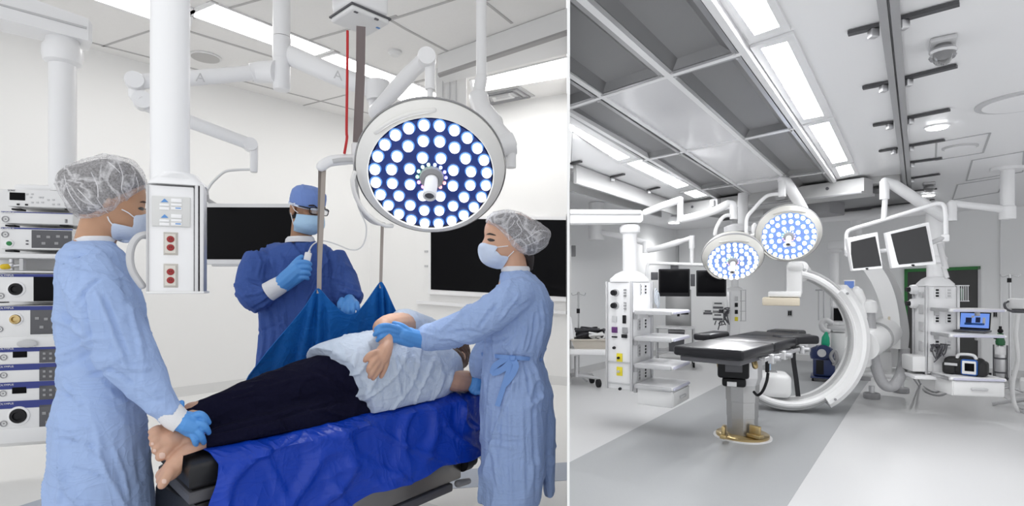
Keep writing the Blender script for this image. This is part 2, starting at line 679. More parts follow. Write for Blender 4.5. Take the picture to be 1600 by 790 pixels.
GL = 'white troffers in the tiled ceiling'
troffer([(40, -40), (160, -62), (297, 12), (291, 46)], ZL, 'bright ceiling panel light behind the thick white column at top left', GL, M_TROFL, M_WHITE)
troffer([(297, 20), (334, 5), (512, 73), (478, 90)][0:0] or [(296, 21), (336, 4), (516, 76), (482, 88)], ZL, 'bright ceiling panel light right of the thick white column, crossed by thin drop post', GL, M_TROFL, M_WHITE)
troffer([(490, 92), (526, 82), (629, 121), (592, 140)], ZL, 'bright ceiling panel light behind the brown lift strap', GL, M_TROFL, M_WHITE)
troffer([(598, 142), (634, 124), (690, 148), (654, 168)], ZL, 'bright ceiling panel light behind the raised lamp arm', GL, M_TROFL, M_WHITE)
troffer([(738, 124), (886, 88), (886, 118), (741, 143)], ZL, 'bright ceiling panel light above the grilled air vent at right of left room', GL, M_TROFL, M_WHITE)
# round ceiling speaker and small sensor
c = onz(321, 88, ZL)
t = thing('ceiling_speaker', c, 'round pale speaker grille in ceiling beside the thick white column', 'speaker')
mb = MB(); mb.lathe([(0.15, -0.002), (0.15, -0.014), (0.135, -0.018)], c, (0, 0, 1), cap0=True); mb.build('rim', M_WHITE2, t)
mb = MB(); mb.lathe([(0.132, -0.015), (0.132, -0.022)], c, (0, 0, 1)); mb.build('grille', mat('speaker_grille', (0.52, 0.51, 0.50), 0.7, bump=0.3, bscale=300), t)
c = onz(617, 80, ZL)
mb = MB(); mb.lathe([(0.07, 0), (0.07, -0.02), (0.045, -0.045)], c)
tag(mb.build('smoke_detector', M_WHITE2), 'small round white detector on tiled ceiling above the lamp', 'detector')
# air diffuser
Q = [onz(*p, ZL) for p in ((742, 147), (812, 134), (836, 149), (752, 165))]
c = sum(Q, V(0, 0, 0)) / 4
t = thing('air_vent', c, 'square grilled air diffuser in left ceiling below bright panel', 'air vent')
mb = MB(); mb.prism([p - V(0, 0, .002) for p in Q], (0, 0, -0.01)); mb.build('face_plate', M_LGREY, t, smooth=False)
for k, s in enumerate((0.86, 0.62, 0.38)):
    mb = MB()
    A = [c + (p - c) * s - V(0, 0, .012) for p in Q]
    B = [c + (p - c) * (s - .11) - V(0, 0, .012) for p in Q]
    for i in range(4):
        j = (i + 1) % 4
        mb.hexa([A[i], A[j], B[j], B[i]], [A[i] - V(0, 0, .02), A[j] - V(0, 0, .02), B[j] - V(0, 0, .004), B[i] - V(0, 0, .004)])
    mb.build('louvre', M_MGREY if k != 2 else M_WHITE2, t, smooth=False)
# ---------------------------------------------------------------- right ceiling: laminar-flow field, troffers, rails
M_SCRN = mat('diffuser_screen', (0.23, 0.23, 0.235), 0.5, 0.25, bump=0.15, bscale=400, vary=0.05, vscale=3)
M_FRAMEM = mat('diffuser_frame_metal', (0.42, 0.42, 0.43), 0.3, 0.9)
M_GLOSSW = mat('glossy_white_panel', (0.76, 0.76, 0.78), 0.12, vary=0.01)
M_TBAR = mat('white_tee_bar', (0.80, 0.80, 0.81), 0.35)
M_RAIL = mat('anodised_rail', (0.50, 0.50, 0.51), 0.38, 0.85, vary=0.05, vscale=8)
M_RAILD = mat('dark_rail_slot', (0.07, 0.07, 0.075), 0.5)
M_RAILW = mat('painted_white_rail', (0.52, 0.52, 0.52), 0.4)
M_SOFFIT = mat('grey_soffit_panel', (0.25, 0.25, 0.255), 0.5, vary=0.03, vscale=2)


CLIP = True


def cz(x, y, dz=0.0):
    return onz(x, y, ZR) - V(0, 0, dz)


# grid nodes read along the tee bars: columns a..d, rows 1..3, then carried on in the ceiling plane
col_a = [None, cz(872, 163), cz(1002, 244), cz(1091, 292)]
col_b = [None, cz(938, 141), cz(1066, 230), cz(1144, 281)]
col_c = [None, cz(1044, 106), cz(1158, 210), cz(1222, 268)]
col_d = [None, cz(1160, 69), cz(1242, 191), cz(1292, 262)]
for cl in (col_a, col_b, col_c, col_d):
    cl[0] = cl[1] + (cl[1] - cl[2]) * 1.0
    cl.append(cl[3] + (cl[3] - cl[2]) * 1.0)


def inset(Q, k):
    """Quad moved inwards by k metres on every side."""
    out = []
    for i in range(4):
        p, a, b = Q[i], Q[i - 1], Q[(i + 1) % 4]
        ea, eb = (a - p).normalized(), (b - p).normalized()
        s = max(0.3, ea.cross(eb).length)
        out.append(p + (ea + eb) * (k / s))
    return out


def lift(Q, dz):
    return [p + V(0, 0, dz) for p in Q]


def ring(mb, A, B, C, D):
    """Frame solid between outer quad A and inner quad B (under side) and their tops D, C."""
    for i in range(4):
        j = (i + 1) % 4
        mb.hexa([A[i], A[j], B[j], B[i]], [D[i], D[j], C[j], C[i]])
    return mb


def flow_panel(Q, where):
    c = sum(Q, V(0, 0, 0)) / 4
    t = thing('laminar_flow_panel', c, where, 'air diffuser', 'grey metal airflow panels in the white ceiling grid')
    O = inset(Q, .014)
    I = inset(Q, .036)
    J = lift(inset(Q, .078), -0.004)
    f = MB()
    ring(f, lift(O, -0.040), lift(I, -0.040), lift(I, -0.001), lift(O, -0.001))
    f.build('frame', M_FRAMEM, t, smooth=False)
    s = MB()
    ring(s, lift(I, -0.036), J, lift(J, 0.003), lift(I, -0.002))
    if len(s.bm.faces) == 0:
        return t
    s.build('bevelled_border', mat('dark_metal_border', (0.20, 0.20, 0.205), 0.35, 0.7), t, smooth=False)
    s = MB()
    s.prism(J, (0, 0, 0.003))
    s.build('screen', M_SCRN, t, smooth=False)
    for i in range(4):
        p = inset(Q, .028)[i] - V(0, 0, .040)
        if p.x > RAY1 * p.y + .02 and p.y > 1.9:
            MB().lathe([(0.008, 0.004), (0.008, -0.006), (0.004, -0.009)], p, seg=8).build('screw', M_STEELW, t)
    return t


def quad(c0, c1, r):
    return [c0[r], c1[r], c1[r + 1], c0[r + 1]]


PANELS = [(col_b, col_c, 0, 'grey airflow panel nearest the white partition at top left of the right ceiling'),
          (col_c, col_d, 0, 'largest grey airflow panel at top of the right ceiling beside the bright strip'),
          (col_a, col_b, 0, 'sliver of grey airflow panel against the partition, between two white bars'),
          (col_c, col_d, 1, 'grey airflow panel between glossy white panel and long bright light'),
          (col_a, col_b, 1, 'grey airflow panel above the left row of narrow ceiling lights, nearest the partition'),
          (col_a, col_b, 2, 'grey airflow panel above two round operating lamps, left of small white panel'),
          (col_c, col_d, 2, 'grey airflow panel right of the small glossy white panel, above the raised lamp arm'),
          (col_c, col_d, 3, 'dark sliver of airflow panel just in front of the white cross rail, right side'),
          (col_a, col_b, 3, 'dark sliver of airflow panel just in front of the white cross rail, left side')]
for a, b, r, lab in PANELS:
    flow_panel(quad(a, b, r), lab)
for r, lab in ((1, 'large glossy white ceiling panel amid the grey airflow panels'), (2, 'smaller glossy white ceiling panel nearer the cross rail'),
               (3, 'strip of glossy white ceiling panel meeting the cross rail')):
    Q = quad(col_b, col_c, r)
    mb = MB()
    mb.prism(lift(inset(Q, .012), -0.030), (0, 0, 0.029))
    tag(mb.build('ceiling_panel', M_GLOSSW, smooth=False), lab, 'ceiling panel', 'glossy white ceiling panels')
tb = MB()


def bar(mb, a, b, w, t):
    n = V(-(b - a).y, (b - a).x, 0).normalized() * w / 2
    mb.prism([a + n, b + n, b - n, a - n], (0, 0, -t))


for cl in (col_a, col_b, col_c, col_d):
    bar(tb, cl[0] - (cl[2] - cl[1]) * .3, cl[4], .030, .042)
for r in range(5):
    bar(tb, col_a[r], col_d[r], .030, .0418)
struct(tb.build('trim_5', M_TBAR, smooth=False))


def strip_light(qo, qi, label, group):
    """Lay-in strip light: frame quad qo and bright quad qi in image points on the right ceiling."""
    O = [cz(*p) for p in qo]
    I = [cz(*p) for p in qi]
    c = sum(I, V(0, 0, 0)) / 4
    t = thing('strip_light', c, label, 'ceiling light', group)
    mb = MB()
    mb.prism(lift(I, -0.004), (0, 0, -0.006))
    mb.build('diffuser', M_TROFR, t, smooth=False)
    f = MB()
    ring(f, lift(O, -0.014), lift(I, -0.014), lift(I, -0.001), lift(O, -0.001))
    f.build('frame', M_TBAR, t, smooth=False)
    return t


GR = 'row of strip lights right of the airflow panels'
strip_light([(1084, -90), (1168, -90), (1236, 42), (1172, 63)], [(1092, -75), (1160, -75), (1218, 36), (1179, 50)], 'bright ceiling strip nearest the camera, cut by top of the picture', GR)
strip_light([(1172, 70), (1240, 47), (1302, 178), (1252, 191)], [(1189, 71), (1230, 60), (1287, 177), (1256, 183)], 'longest bright ceiling strip, second in row right of airflow panels', GR)
strip_light([(1254, 193), (1303, 181), (1334, 250), (1298, 258)], [(1264, 194), (1295, 187), (1324, 248), (1301, 253)], 'bright ceiling strip third in row, above raised lamp arm', GR)
strip_light([(1299, 259), (1334, 252), (1343, 271), (1308, 278)], [(1306, 259), (1328, 254), (1335, 268), (1313, 273)], 'smallest bright strip at far end, against the cross rail', GR)
GR = 'row of strip lights left of the airflow panels'
strip_light([(846, 165), (866, 159), (998, 243), (966, 254)], [(858, 180), (868, 178), (984, 243), (966, 248)], 'narrow bright strip at far left of right room ceiling, nearest the partition', GR)
strip_light([(970, 254), (1000, 244), (1088, 291), (1058, 298)], [(980, 253), (999, 248), (1076, 287), (1058, 292)], 'narrow bright strip second in the left row', GR)
strip_light([(1061, 299), (1089, 293.5), (1112, 304), (1086, 310)], [(1069, 299), (1087, 295), (1104, 303), (1086, 307)], 'short bright strip third in the left row, touching the cross rail', GR)


# suspended rails for sliding equipment, each with its cross brackets
def rail(label, pts, w, h, brackets, m):
    A, B = cz(*pts[0], 0.01), cz(*pts[1], 0.01)
    t = thing('ceiling_rail', A, label, 'rail', 'ceiling rails with cross brackets')
    n = V(-(B - A).y, (B - A).x, 0).normalized()
    if n.x < 0:
        n = -n
    mb = MB()
    # C channel: web and two lips
    for off, ww, dz, hh in ((0, w, 0.0, h * .35), (-w / 2 + .012, .028, h * .35, h * .65), (w / 2 - .012, .028, h * .35, h * .65)):
        a, b = A + n * off - V(0, 0, dz), B + n * off - V(0, 0, dz)
        mb.prism([a + n * ww / 2, b + n * ww / 2, b - n * ww / 2, a - n * ww / 2], (0, 0, -hh))
    mb.build('channel', m, t, smooth=False)
    mb = MB()
    a, b = A - V(0, 0, h * .36), B - V(0, 0, h * .36)
    mb.prism([a + n * (w / 2 - .03), b + n * (w / 2 - .03), b - n * (w / 2 - .03), a - n * (w / 2 - .03)], (0, 0, -.01))
    mb.build('slot', mat('rail_inside', (0.50, 0.50, 0.50), 0.45, 0.4), t, smooth=False)
    for p, q in brackets:
        a, b = cz(*p, 0.005), cz(*q, 0.005)
        k = MB()
        bar(k, a, b, .032, .014)
        br = k.build('bracket', M_RAILD, t, smooth=False)
        d = (b - a).normalized()
        near = a if (a - (A + B) / 2).length < 1e9 else b
        e = MB()
        ends = sorted((a, b), key=lambda s: abs((s - A).cross((B - A).normalized()).length))
        pn = ends[0]
        e.box(pn + (ends[1] - pn).normalized() * .02 - V(0, 0, .032), (.032, .032, .034), bev=.004)
        e.build('clamp', M_STEELW, br)
    return t


rail('long grey ceiling rail running away at right with dark cross brackets', [(1384, -60), (1420, 304)], .060, .050,
     [((1374, 36), (1325, 48)), ((1402, 27), (1499, 0)), ((1388, 126), (1348, 134)), ((1412, 120), (1495, 99)), ((1396, 188), (1364, 193)), ((1416, 182), (1484, 168)),
      ((1402, 229), (1374, 234)), ((1418, 226), (1476, 216)), ((1420, 252), (1472, 245)), ((1421, 277), (1468, 270)), ((1423, 297), (1464, 293)), ((1424, 314), (1460, 310))], M_RAIL)
rail('long pale ceiling rail at far left of right room under narrow lights', [(880, 258), (1046, 318)], .26, .16,
     [((908, 250), (890, 254)), ((975, 270), (955, 275)), ((1030, 291), (1012, 295)), ((968, 310), (940, 304))], M_RAILW)

# cross gantry: white beam on the rails with perforated edge, joint blocks, end motors and grey soffit behind
ga, gb = cz(1052, 316, 0.02), cz(1350, 272, 0.02)
gx = (gb - ga).normalized()
gy = V(-gx.y, gx.x, 0)
if gy.y < 0:
    gy = -gy
t = thing('gantry_beam', ga, 'white cross beam spanning ceiling rails above the operating lamps', 'gantry')
Lg = (gb - ga).length


def gbox(mb, s0, s1, y0, y1, z0, z1, bev=0.0):
    P = lambda s, y, z: ga + gx * s + gy * y + V(0, 0, z)
    mb.hexa([P(s0, y0, z0), P(s1, y0, z0), P(s1, y1, z0), P(s0, y1, z0)], [P(s0, y0, z1), P(s1, y0, z1), P(s1, y1, z1), P(s0, y1, z1)])


mb = MB(); gbox(mb, 0, Lg, 0, .20, -.14, -.01); gbox(mb, 0, Lg, -.05, .25, -.165, -.14); mb.build('beam', M_RAILW, t, smooth=False)
mb = MB(); gbox(mb, .02, Lg, -.054, -.05, -.162, -.150); mb.build('perforated_strip', M_MGREY, t, smooth=False)
for f in (.26, .62):
    mb = MB(); gbox(mb, Lg * f, Lg * f + .10, -.06, .22, -.13, -.02); gbox(mb, Lg * f + .02, Lg * f + .07, -.09, -.06, -.11, -.04); mb.build('joint_block', M_LGREY, t, smooth=False)
for f in (.13, .85):
    mb = MB(); P0 = ga + gx * Lg * f - gy * .002 + V(0, 0, -.07); mb.lathe([(.016, 0), (.016, .006)], P0, -gy, seg=12); mb.build('bolt', M_DGREY, t)
fm = Fr(1382, 5.25)
zc_ = lambda y: y
for x0, x1, y0, y1, w0 in ((1377, 1404, 238, 268, .0), (1357, 1378, 247, 272, -.02)):
    mb = MB(); fbox(mb, fm, x0, x1, y0, y1, w0, w0 + .22, .008); mb.build('motor_housing', M_LGREY, t)
mb = MB(); fbox(mb, fm, 1356, 1407, 268, 283, -.03, .25, .01); mb.build('motor_tray', M_RAILW, t)
mb = MB(); fbox(mb, fm, 1356, 1404, 234, 238, .0, .2); mb.build('top_bracket', M_RAILD, t, smooth=False)
# second bridge behind, with its dark slot, and the soffit panel between
t = thing('gantry_bridge', ga + gy * 1.3, 'lower grey ceiling bridge with dark slot behind the white cross beam', 'gantry')
mb = MB(); gbox(mb, 0.12, Lg * 1.04, .34, 1.30, -.13, -.085); mb.build('soffit', M_SOFFIT, t, smooth=False)
mb = MB(); gbox(mb, Lg * .50, Lg * 1.04, 1.30, 1.46, -.20, -.085); mb.build('beam', M_RAILW, t, smooth=False)
mb = MB(); gbox(mb, Lg * .50, Lg * 1.04, 1.26, 1.30, -.16, -.13); mb.build('slot', M_RAILD, t, smooth=False)
mb = MB(); gbox(mb, Lg * .30, Lg * .47, .30, .70, -.24, -.13); mb.build('carriage', M_LGREY, t, smooth=False)
mb = MB(); gbox(mb, Lg * .66, Lg * .78, .40, .75, -.26, -.13); mb.build('carriage', M_MGREY, t, smooth=False)
mb = MB(); gbox(mb, .05, Lg * .35, .95, 1.02, -.15, -.13); mb.build('slot', M_RAILD, t, smooth=False)

# domed emergency fixtures, downlights, speakers, flush panels
M_CLEAR = mat('clear_dome', (0.9, 0.9, 0.9), 0.06, trans=0.9, vary=0.0)


def dome(px, py, s, label):
    c = cz(px, py)
    t = thing('ceiling_sensor', c, label, 'ceiling fixture')
    d = V(0.595, 0.803, 0); e = V(d.y, -d.x, 0)
    mb = MB(yaw_frame(c, d))
    mb.box((0, 0, -.012), (s * 1.15, s * .62, .024), bev=.011)
    mb.build('base_plate', M_LGREY, t)
    mb = MB(yaw_frame(c, d)); mb.box((0, 0, -.05), (s, s * .48, .075), bev=.033, seg=4); mb.build('dome', M_CLEAR, t)
    mb = MB(yaw_frame(c, d)); mb.lathe([(.03, -.024), (.05, -.05), (.045, -.06)], (-s * .22, 0, 0), seg=16); mb.build('reflector', M_STEELW, t)
    mb = MB(yaw_frame(c, d)); mb.lathe([(.03, -.024), (.05, -.05), (.045, -.06)], (s * .22, 0, 0), seg=16); mb.build('reflector', M_MGREY, t)


dome(1473, 66, .15, 'clear domed ceiling fixture at upper right beside rail brackets')
dome(1452, 286, .17, 'far clear domed ceiling fixture above round downlight near monitor arm')


def downlight(px, py, r, label):
    c = cz(px, py)
    t = thing('downlight', c, label, 'downlight', 'round downlights')
    mb = MB(); mb.lathe([(r * 1.25, 0), (r * 1.25, -.008), (r, -.012)], c, seg=28); mb.build('rim', M_TBAR, t)
    mb = MB(); mb.lathe([(r * .98, -.010), (r * .98, -.016)], c, seg=28); mb.build('lens', M_TROFR, t, smooth=False)
    ls = bpy.data.lights.new('downlight_beam', 'SPOT')
    ls.energy = DOWNLIGHT
    ls.spot_size = math.radians(150)
    ls.spot_blend = .8
    ls.shadow_soft_size = r
    lo = bpy.data.objects.new('downlight_beam', ls)
    COL.objects.link(lo)
    lo.parent = t
    lo.location = (0, 0, -.03)


downlight(1464, 197, .056, 'round bright downlight at right, nearer one beside long rail')
downlight(1450, 304, .062, 'round bright downlight at right, farther one just above monitors')
downlight(1053, 347, .085, 'round bright downlight at left above hanging black screens')


def speaker(px, py, r, label):
    c = cz(px, py)
    t = thing('ceiling_speaker', c, label, 'speaker')
    mb = MB(); mb.lathe([(r, 0), (r, -.010), (r * .86, -.014)], c, seg=36); mb.build('rim', M_LGREY, t)
    mb = MB(); mb.lathe([(r * .85, -.010), (r * .85, -.016)], c, seg=36); mb.build('grille', M_CEILR, t)


speaker(1601, 157, .22, 'large round flush ceiling disc cut by right edge of picture')
speaker(1500, 229, .11, 'small oval-looking speaker grille in square ceiling panel')
pl = MB()
for Qp in ([(1463, 222), (1547, 207), (1536, 238), (1462, 250)], [(1519, 250), (1600, 236), (1598, 268), (1510, 282)], [(1496, 288), (1572, 276), (1560, 300), (1488, 312)]):
    Q = [cz(*p) for p in Qp]
    for i in range(4):
        bar(pl, Q[i], Q[(i + 1) % 4], .012, .005)
struct(pl.build('trim_6', M_SEAM, smooth=False))

CLIP = False
# ---------------------------------------------------------------- left room: wall display, beam, lift motor, pendants, lamp
M_BLUE_STRIPE = mat('blue_stripe', (0.02, 0.035, 0.22), 0.4)
M_TXTW = mat('white_print', (0.8, 0.8, 0.82), 0.5)
M_TXTD = mat('dark_print', (0.06, 0.06, 0.07), 0.5)
M_TXTB = mat('blue_print', (0.10, 0.28, 0.62), 0.5)
M_REDSOCK = mat('red_socket', (0.30, 0.015, 0.015), 0.4)
M_PLATE = mat('steel_cover_plate', (0.62, 0.59, 0.54), 0.35, 0.6)
M_STRAP = mat('grey_webbing', (0.20, 0.165, 0.165), 0.8, bump=0.3, bscale=500)
M_STRAPT = mat('taupe_webbing', (0.42, 0.37, 0.33), 0.8, bump=0.3, bscale=500, vary=0.06)
M_RED = mat('red_cord', (0.50, 0.012, 0.015), 0.45)
M_SHADOWGAP = mat('panel_gap', (0.35, 0.35, 0.35), 0.7)


# wall display
def wq(x0, x1, y00, y01, y10, y11, off):
    """Quad on the back wall: left column x0 from y00 to y01, right column x1 from y10 to y11."""
    return [onwall(x0, y00, LC, LB, off), onwall(x1, y10, LC, LB, off), onwall(x1, y11, LC, LB, off), onwall(x0, y01, LC, LB, off)]


WN = V((LB - LC).y, -(LB - LC).x, 0).normalized()
t = thing('wall_display', onwall(778, 400, LC, LB, .03), 'huge black wall display in thin white frame behind the nurse at right of left room', 'display')
mb = MB(); mb.prism(wq(669, 884.5, 336, 459, 338, 471, .07), -WN * .05); mb.build('frame', M_WHITE, t, smooth=False)
mb = MB(); mb.prism(wq(673, 884.5, 341, 452, 343.5, 463.5, .074), -WN * .004); mb.build('screen', M_SCREEN, t, smooth=False)
t = thing('wall_panel', onwall(778, 470, LC, LB, .01), 'white wall casing around and below the huge black display', 'wall panel')
mb = MB(); mb.prism(wq(651, 884.5, 330, 470, 334, 487, .018), -WN * .016); mb.build('backing', M_WALL, t, smooth=False)
mb = MB(); mb.prism(wq(650, 884.5, 469, 474, 486, 491, .05), -WN * .048); mb.build('ledge', M_WHITE, t, smooth=False)
for y in (391, 414):
    mb = MB(); mb.prism(wq(663, 668, y, y + 3, y, y + 3, .03), -WN * .012); mb.build('clip', M_LGREY, t, smooth=False)

# ceiling beam with grey track, bulkhead box
zb = 3.44
Q = [onz(684, 114, zb), onz(886, 46, zb), onz(886, 84, zb), onz(694, 130, zb)]
t = thing('ceiling_beam', sum(Q, V(0, 0, 0)) / 4, 'long white ceiling beam with grey underside track at upper right of left room', 'beam')
mb = MB(); mb.prism(Q, (0, 0, ZL - zb - .005)); mb.build('casing', M_WHITE2, t, smooth=False)
A0, B0 = Q[0], Q[1]
n = (Q[3] - Q[0]).normalized()
mb = MB(); mb.prism([A0 - V(0, 0, .02), B0 - V(0, 0, .02), B0 + n * .075 - V(0, 0, .02), A0 + n * .075 - V(0, 0, .02)], (0, 0, .019)); mb.build('track', mat('grey_track', (0.36, 0.35, 0.35), 0.5), t, smooth=False)
fr = Fr(700, 6.0)
t = thing('ceiling_bulkhead', fr.p(700, 150), 'white boxed ceiling bulkhead with vertical grooves behind top of round lamp', 'bulkhead')
a, b = fr.p(683, 122), fr.p(722, 178)
mb = MB(); mb.box((a + b) / 2 + V(0, 0.15, .35), ((b - a).length * .72, .3, 1.0), fr.R, .01); mb.build('casing', M_WHITE2, t)
for px in (692, 703, 713):
    p = fr.p(px, 160, 0.0)
    mb = MB(); mb.box(V(p.x, p.y - .004, 3.2), (.012, .012, .9), fr.R); mb.build('groove', M_LGREY, t, smooth=False)

# ceiling lift motor, strap, cord, spreader bar
fr = Fr(560, 2.75)
t = thing('lift_motor', fr.p(560, 20), 'white ceiling lift motor box at top with brown strap leaving it', 'patient lift')
mb = MB()
zt = fr.p(560, 12).z
a = fr.p(522, 36); b = fr.p(604, 40)
Rm = Matrix.Rotation(0.55, 3, 'Z') @ fr.R
cM = fr.p(563, 26, .02)
mb.box(cM + V(0, 0, .12), (.23, .22, .27), Rm, .05, 4); mb.build('housing', M_WHITE, t)
mb = MB(); mb.box(cM + V(0, 0, -.022), (.215, .205, .03), Rm, .012, 3); mb.build('bottom_cover', M_WHITE2, t)
mb = MB(); mb.box(cM + V(0, 0, -.008), (.226, .216, .008), Rm); mb.build('seam', M_DGREY, t, smooth=False)
mb = MB(); mb.box(cM + Rm @ V(-.24, .02, .16), (.24, .2, .18), Rm, .03, 3); mb.build('battery_housing', M_WHITE, t)
mb = MB(); mb.box(cM + Rm @ V(.0, .0, 1.15), (.07, .07, 1.82), Rm, .008); mb.build('drop_post', M_WHITE, t)
for dx, dy in ((-.08, -.09), (.03, -.10), (.085, -.03)):
    mb = MB(); mb.box(cM + Rm @ V(dx, dy, -.036), (.02, .012, .006), Rm); mb.build('button', M_DGREY if dx < .05 else M_TXTB, t, smooth=False)
fs = Fr(562, 2.70)
mb = MB()
pts = [fs.p(564, 41), fs.p(563, 120), fs.p(558.5, 222)]
w_ = fs.h(7.2)
for s in (0,):
    mb.rings([[p - fs.u * w_, p + fs.u * w_, p + fs.u * w_ + fs.w * .004, p - fs.u * w_ + fs.w * .004] for p in pts])
tag(mb.build('lift_strap', M_STRAP, smooth=False), 'wide brown lift strap hanging straight down from ceiling motor', 'strap')
mb = MB()
mb.tube(smoothpath([fs.p(543, 48, -.03), fs.p(542.5, 120, -.03), fs.p(541.5, 200, -.03), fs.p(542, 216, -.03), fs.p(538, 240, -.03)], 6), fs.h(2.2), 8)
tag(mb.build('pull_cord', M_RED), 'red pull cord hanging beside the brown lift strap', 'cord')
t = thing('spreader_bar', fs.p(556, 235), 'curved white spreader bar of the lift with straps hanging from its ends', 'patient lift')
mb = MB(); fbox(mb, fs, 549, 566, 221, 243, -.02, .03, .012); mb.build('swivel_block', M_WHITE, t)
mb = MB(); mb.tube(smoothpath([fs.p(566, 249), fs.p(540, 249, -.01), fs.p(515, 252, -.015), fs.p(502, 260, -.02)], 8), [.025] * 8 + [.027] * 8 + [.026] * 8 + [.024], 14, flat=.6, round_ends=True); mb.build('arm', M_WHITE, t)
mb = MB(); mb.tube(smoothpath([fs.p(551, 249.5, -.026), fs.p(535, 249.5, -.031), fs.p(520, 252, -.034)], 4), [.011] * 9, 10, flat=.4); mb.build('grip_inset', M_LGREY, t)
mb = MB(); mb.tube(smoothpath([fs.p(555, 243, .02), fs.p(556, 285, .07), fs.p(563, 325, .10), fs.p(580, 345, .14), fs.p(599, 350, .14)], 6), .014, 12, flat=.7, round_ends=True); mb.build('arm', M_LGREY, t)
mb = MB(); fdisc(mb, fs, 500, 259, .016, .01, -.03); mb.build('strap_hook', M_WHITE2, t)


def webbing(name, fr, pts, w, label, m, group=None):
    mb = MB()
    P = [fr.p(*p) for p in pts]
    hw = fr.h(w) / 2
    mb.rings([[p - fr.u * hw, p + fr.u * hw, p + fr.u * hw + fr.w * .004, p - fr.u * hw + fr.w * .004] for p in P])
    return tag(mb.build(name, m, smooth=False), label, 'strap', group)


fsl = Fr(500, 2.64)
webbing('sling_strap', fsl, [(506, 262, .0), (503, 340, .0), (499, 420, 0), (498.5, 458, 0)], 7.2, 'taupe sling strap in front of the man, front one of the pair', M_STRAPT)
webbing('sling_strap', fsl, [(500, 262, .03), (499, 330, .03), (498, 390, .03), (499, 450, .02)], 5.5, 'darker sling strap just behind the front strap before the man', mat('dark_taupe_webbing', (0.25, 0.22, 0.20), 0.8, bump=0.3, bscale=500))
webbing('sling_strap', fsl, [(597.5, 349, .12), (596, 400, .12), (595, 440, .12), (595.5, 450, .12)], 5.5, 'taupe sling strap hanging under left edge of the round lamp', M_STRAPT)
mb = MB()
mb.tube(smoothpath([fs.p(481, 397, .19), fs.p(488, 383, .17), fs.p(502, 376, .15), fs.p(522, 380, .14), fs.p(548, 390, .12), fs.p(563, 387, .10), fs.p(571, 373, .08), fs.p(572, 352, .06), fs.p(563, 331, .05)], 8), .0035, 8)
tag(mb.build('control_cable', M_WHITE2), 'thin white cable looping from the hand control up to the lift', 'cable')

# ---- ceiling pendant with a stack of instruments, far left
fr = Fr(60, 3.25, (1, 0.30))
RACK = fr
t = thing('equipment_pendant', fr.p(60, 420), 'white ceiling pendant carrying a stack of instruments at far left', 'medical pendant')
fc = Fr(98, 3.42)
mb = MB()
r = fc.h(23)
ztop, zbot = fc.p(98, 66).z, fc.p(98, 300).z
mb.lathe([(r, zbot), (r, ztop)], V(fc.o.x, fc.o.y, 0), seg=32); mb.build('column', M_WHITE, t)
mb = MB()
zc = [fc.p(98, y).z for y in (102, 98, 88, 76, 70, 66)]
mb.lathe([(r * 1.05, zc[0]), (r * 1.35, zc[1]), (r * 1.48, zc[2]), (r * 1.46, zc[3]), (r * 1.25, zc[4]), (r * 1.2, zc[5] + .02)], V(fc.o.x, fc.o.y, 0), seg=32); mb.build('collar', M_WHITE, t)
mb = MB()
e0, e1 = fc.p(104, 64), at(-95, -110, 3.05)
ax = (e1 - e0); ax.z = 0; ax.normalize()
sd = V(-ax.y, ax.x, 0)
e0 = e0 - ax * .12
rg = []
for P_, hh, ww in ((e0, .055, .085), (e0 + ax * .02, .07, .10), (V(e1.x, e1.y, e0.z), .10, .12), (V(e1.x, e1.y, e0.z) + ax * 1.0, .11, .13)):
    up = V(0, 0, hh * 2)
    rg.append([P_ + sd * ww, P_ - sd * ww, P_ - sd * ww + up, P_ + sd * ww + up])
mb.rings(rg); mb.build('arm', M_WHITE, t, smooth=False)
mb = MB()
for k in (0, 1):
    q0, q1 = e0 + ax * .03, V(e1.x, e1.y, e0.z) + ax * .9
    s_ = sd * (-.104 if sd.x < 0 else .104)
    zz = V(0, 0, .075 + .05 * k)
    mb.tube([q0 + s_ + zz, q1 + s_ * 1.25 + zz * 1.2], .008, 6)
    break
mb.build('arm_ridge', M_LGREY, t)
# cabinet body behind the instruments: back plate and side rails
mb = MB(); fbox(mb, fr, -60, 122, 292, 690, .34, .40, .01); mb.build('back_panel', M_WHITE2, t)
mb = MB(); fbox(mb, fr, 20, 136, 286, 302, .10, .36, .02); mb.build('top_cover', M_WHITE, t)
for (ya, yb, nm) in ((394, 404, 'shelf'), (422, 426.5, 'shelf'), (527, 540.5, 'shelf'), (673.5, 686, 'shelf')):
    mb = MB(); fbox(mb, fr, -60, 118, ya + .4, yb, -.006, .33, .006); mb.build(nm, M_WHITE2, t)
mb = MB(); fbox(mb, fr, 30, 36, 404, 422, .0, .03); mb.build('shelf_post', M_LGREY, t)
mb = MB(); fbox(mb, fr, 36, 112, 404, 422, .16, .17); mb.build('recess_plate', M_LGREY, t)
mb = MB(); c = fr.p(42, 536.5, -.021); mb.ball(c, (fr.h(14), .006, fr.l(6)), fr.R); mb.build('oval_badge', M_LGREY, t)
# brass valve with yellow handle
v = thing('gas_valve', fr.p(18, 420, .02), 'small metal gas valve with yellow handle on the rack shelf at far left', 'valve')
mb = MB(); mb.tube([fr.p(18, 404.5, .02), fr.p(18, 421.5, .02)], .012, 12); mb.tube([fr.p(12, 416, .0), fr.p(31, 414, .02)], .010, 12); mb.ball(fr.p(18, 414, .01), .017); mb.build('body', M_STEELW, v)
mb = MB(); mb.tube([fr.p(5, 416.5, -.01), fr.p(12, 416, 0)], .016, 12, round_ends=True); mb.build('handle', mat('yellow_plastic', (0.75, 0.52, 0.02), 0.45), v)


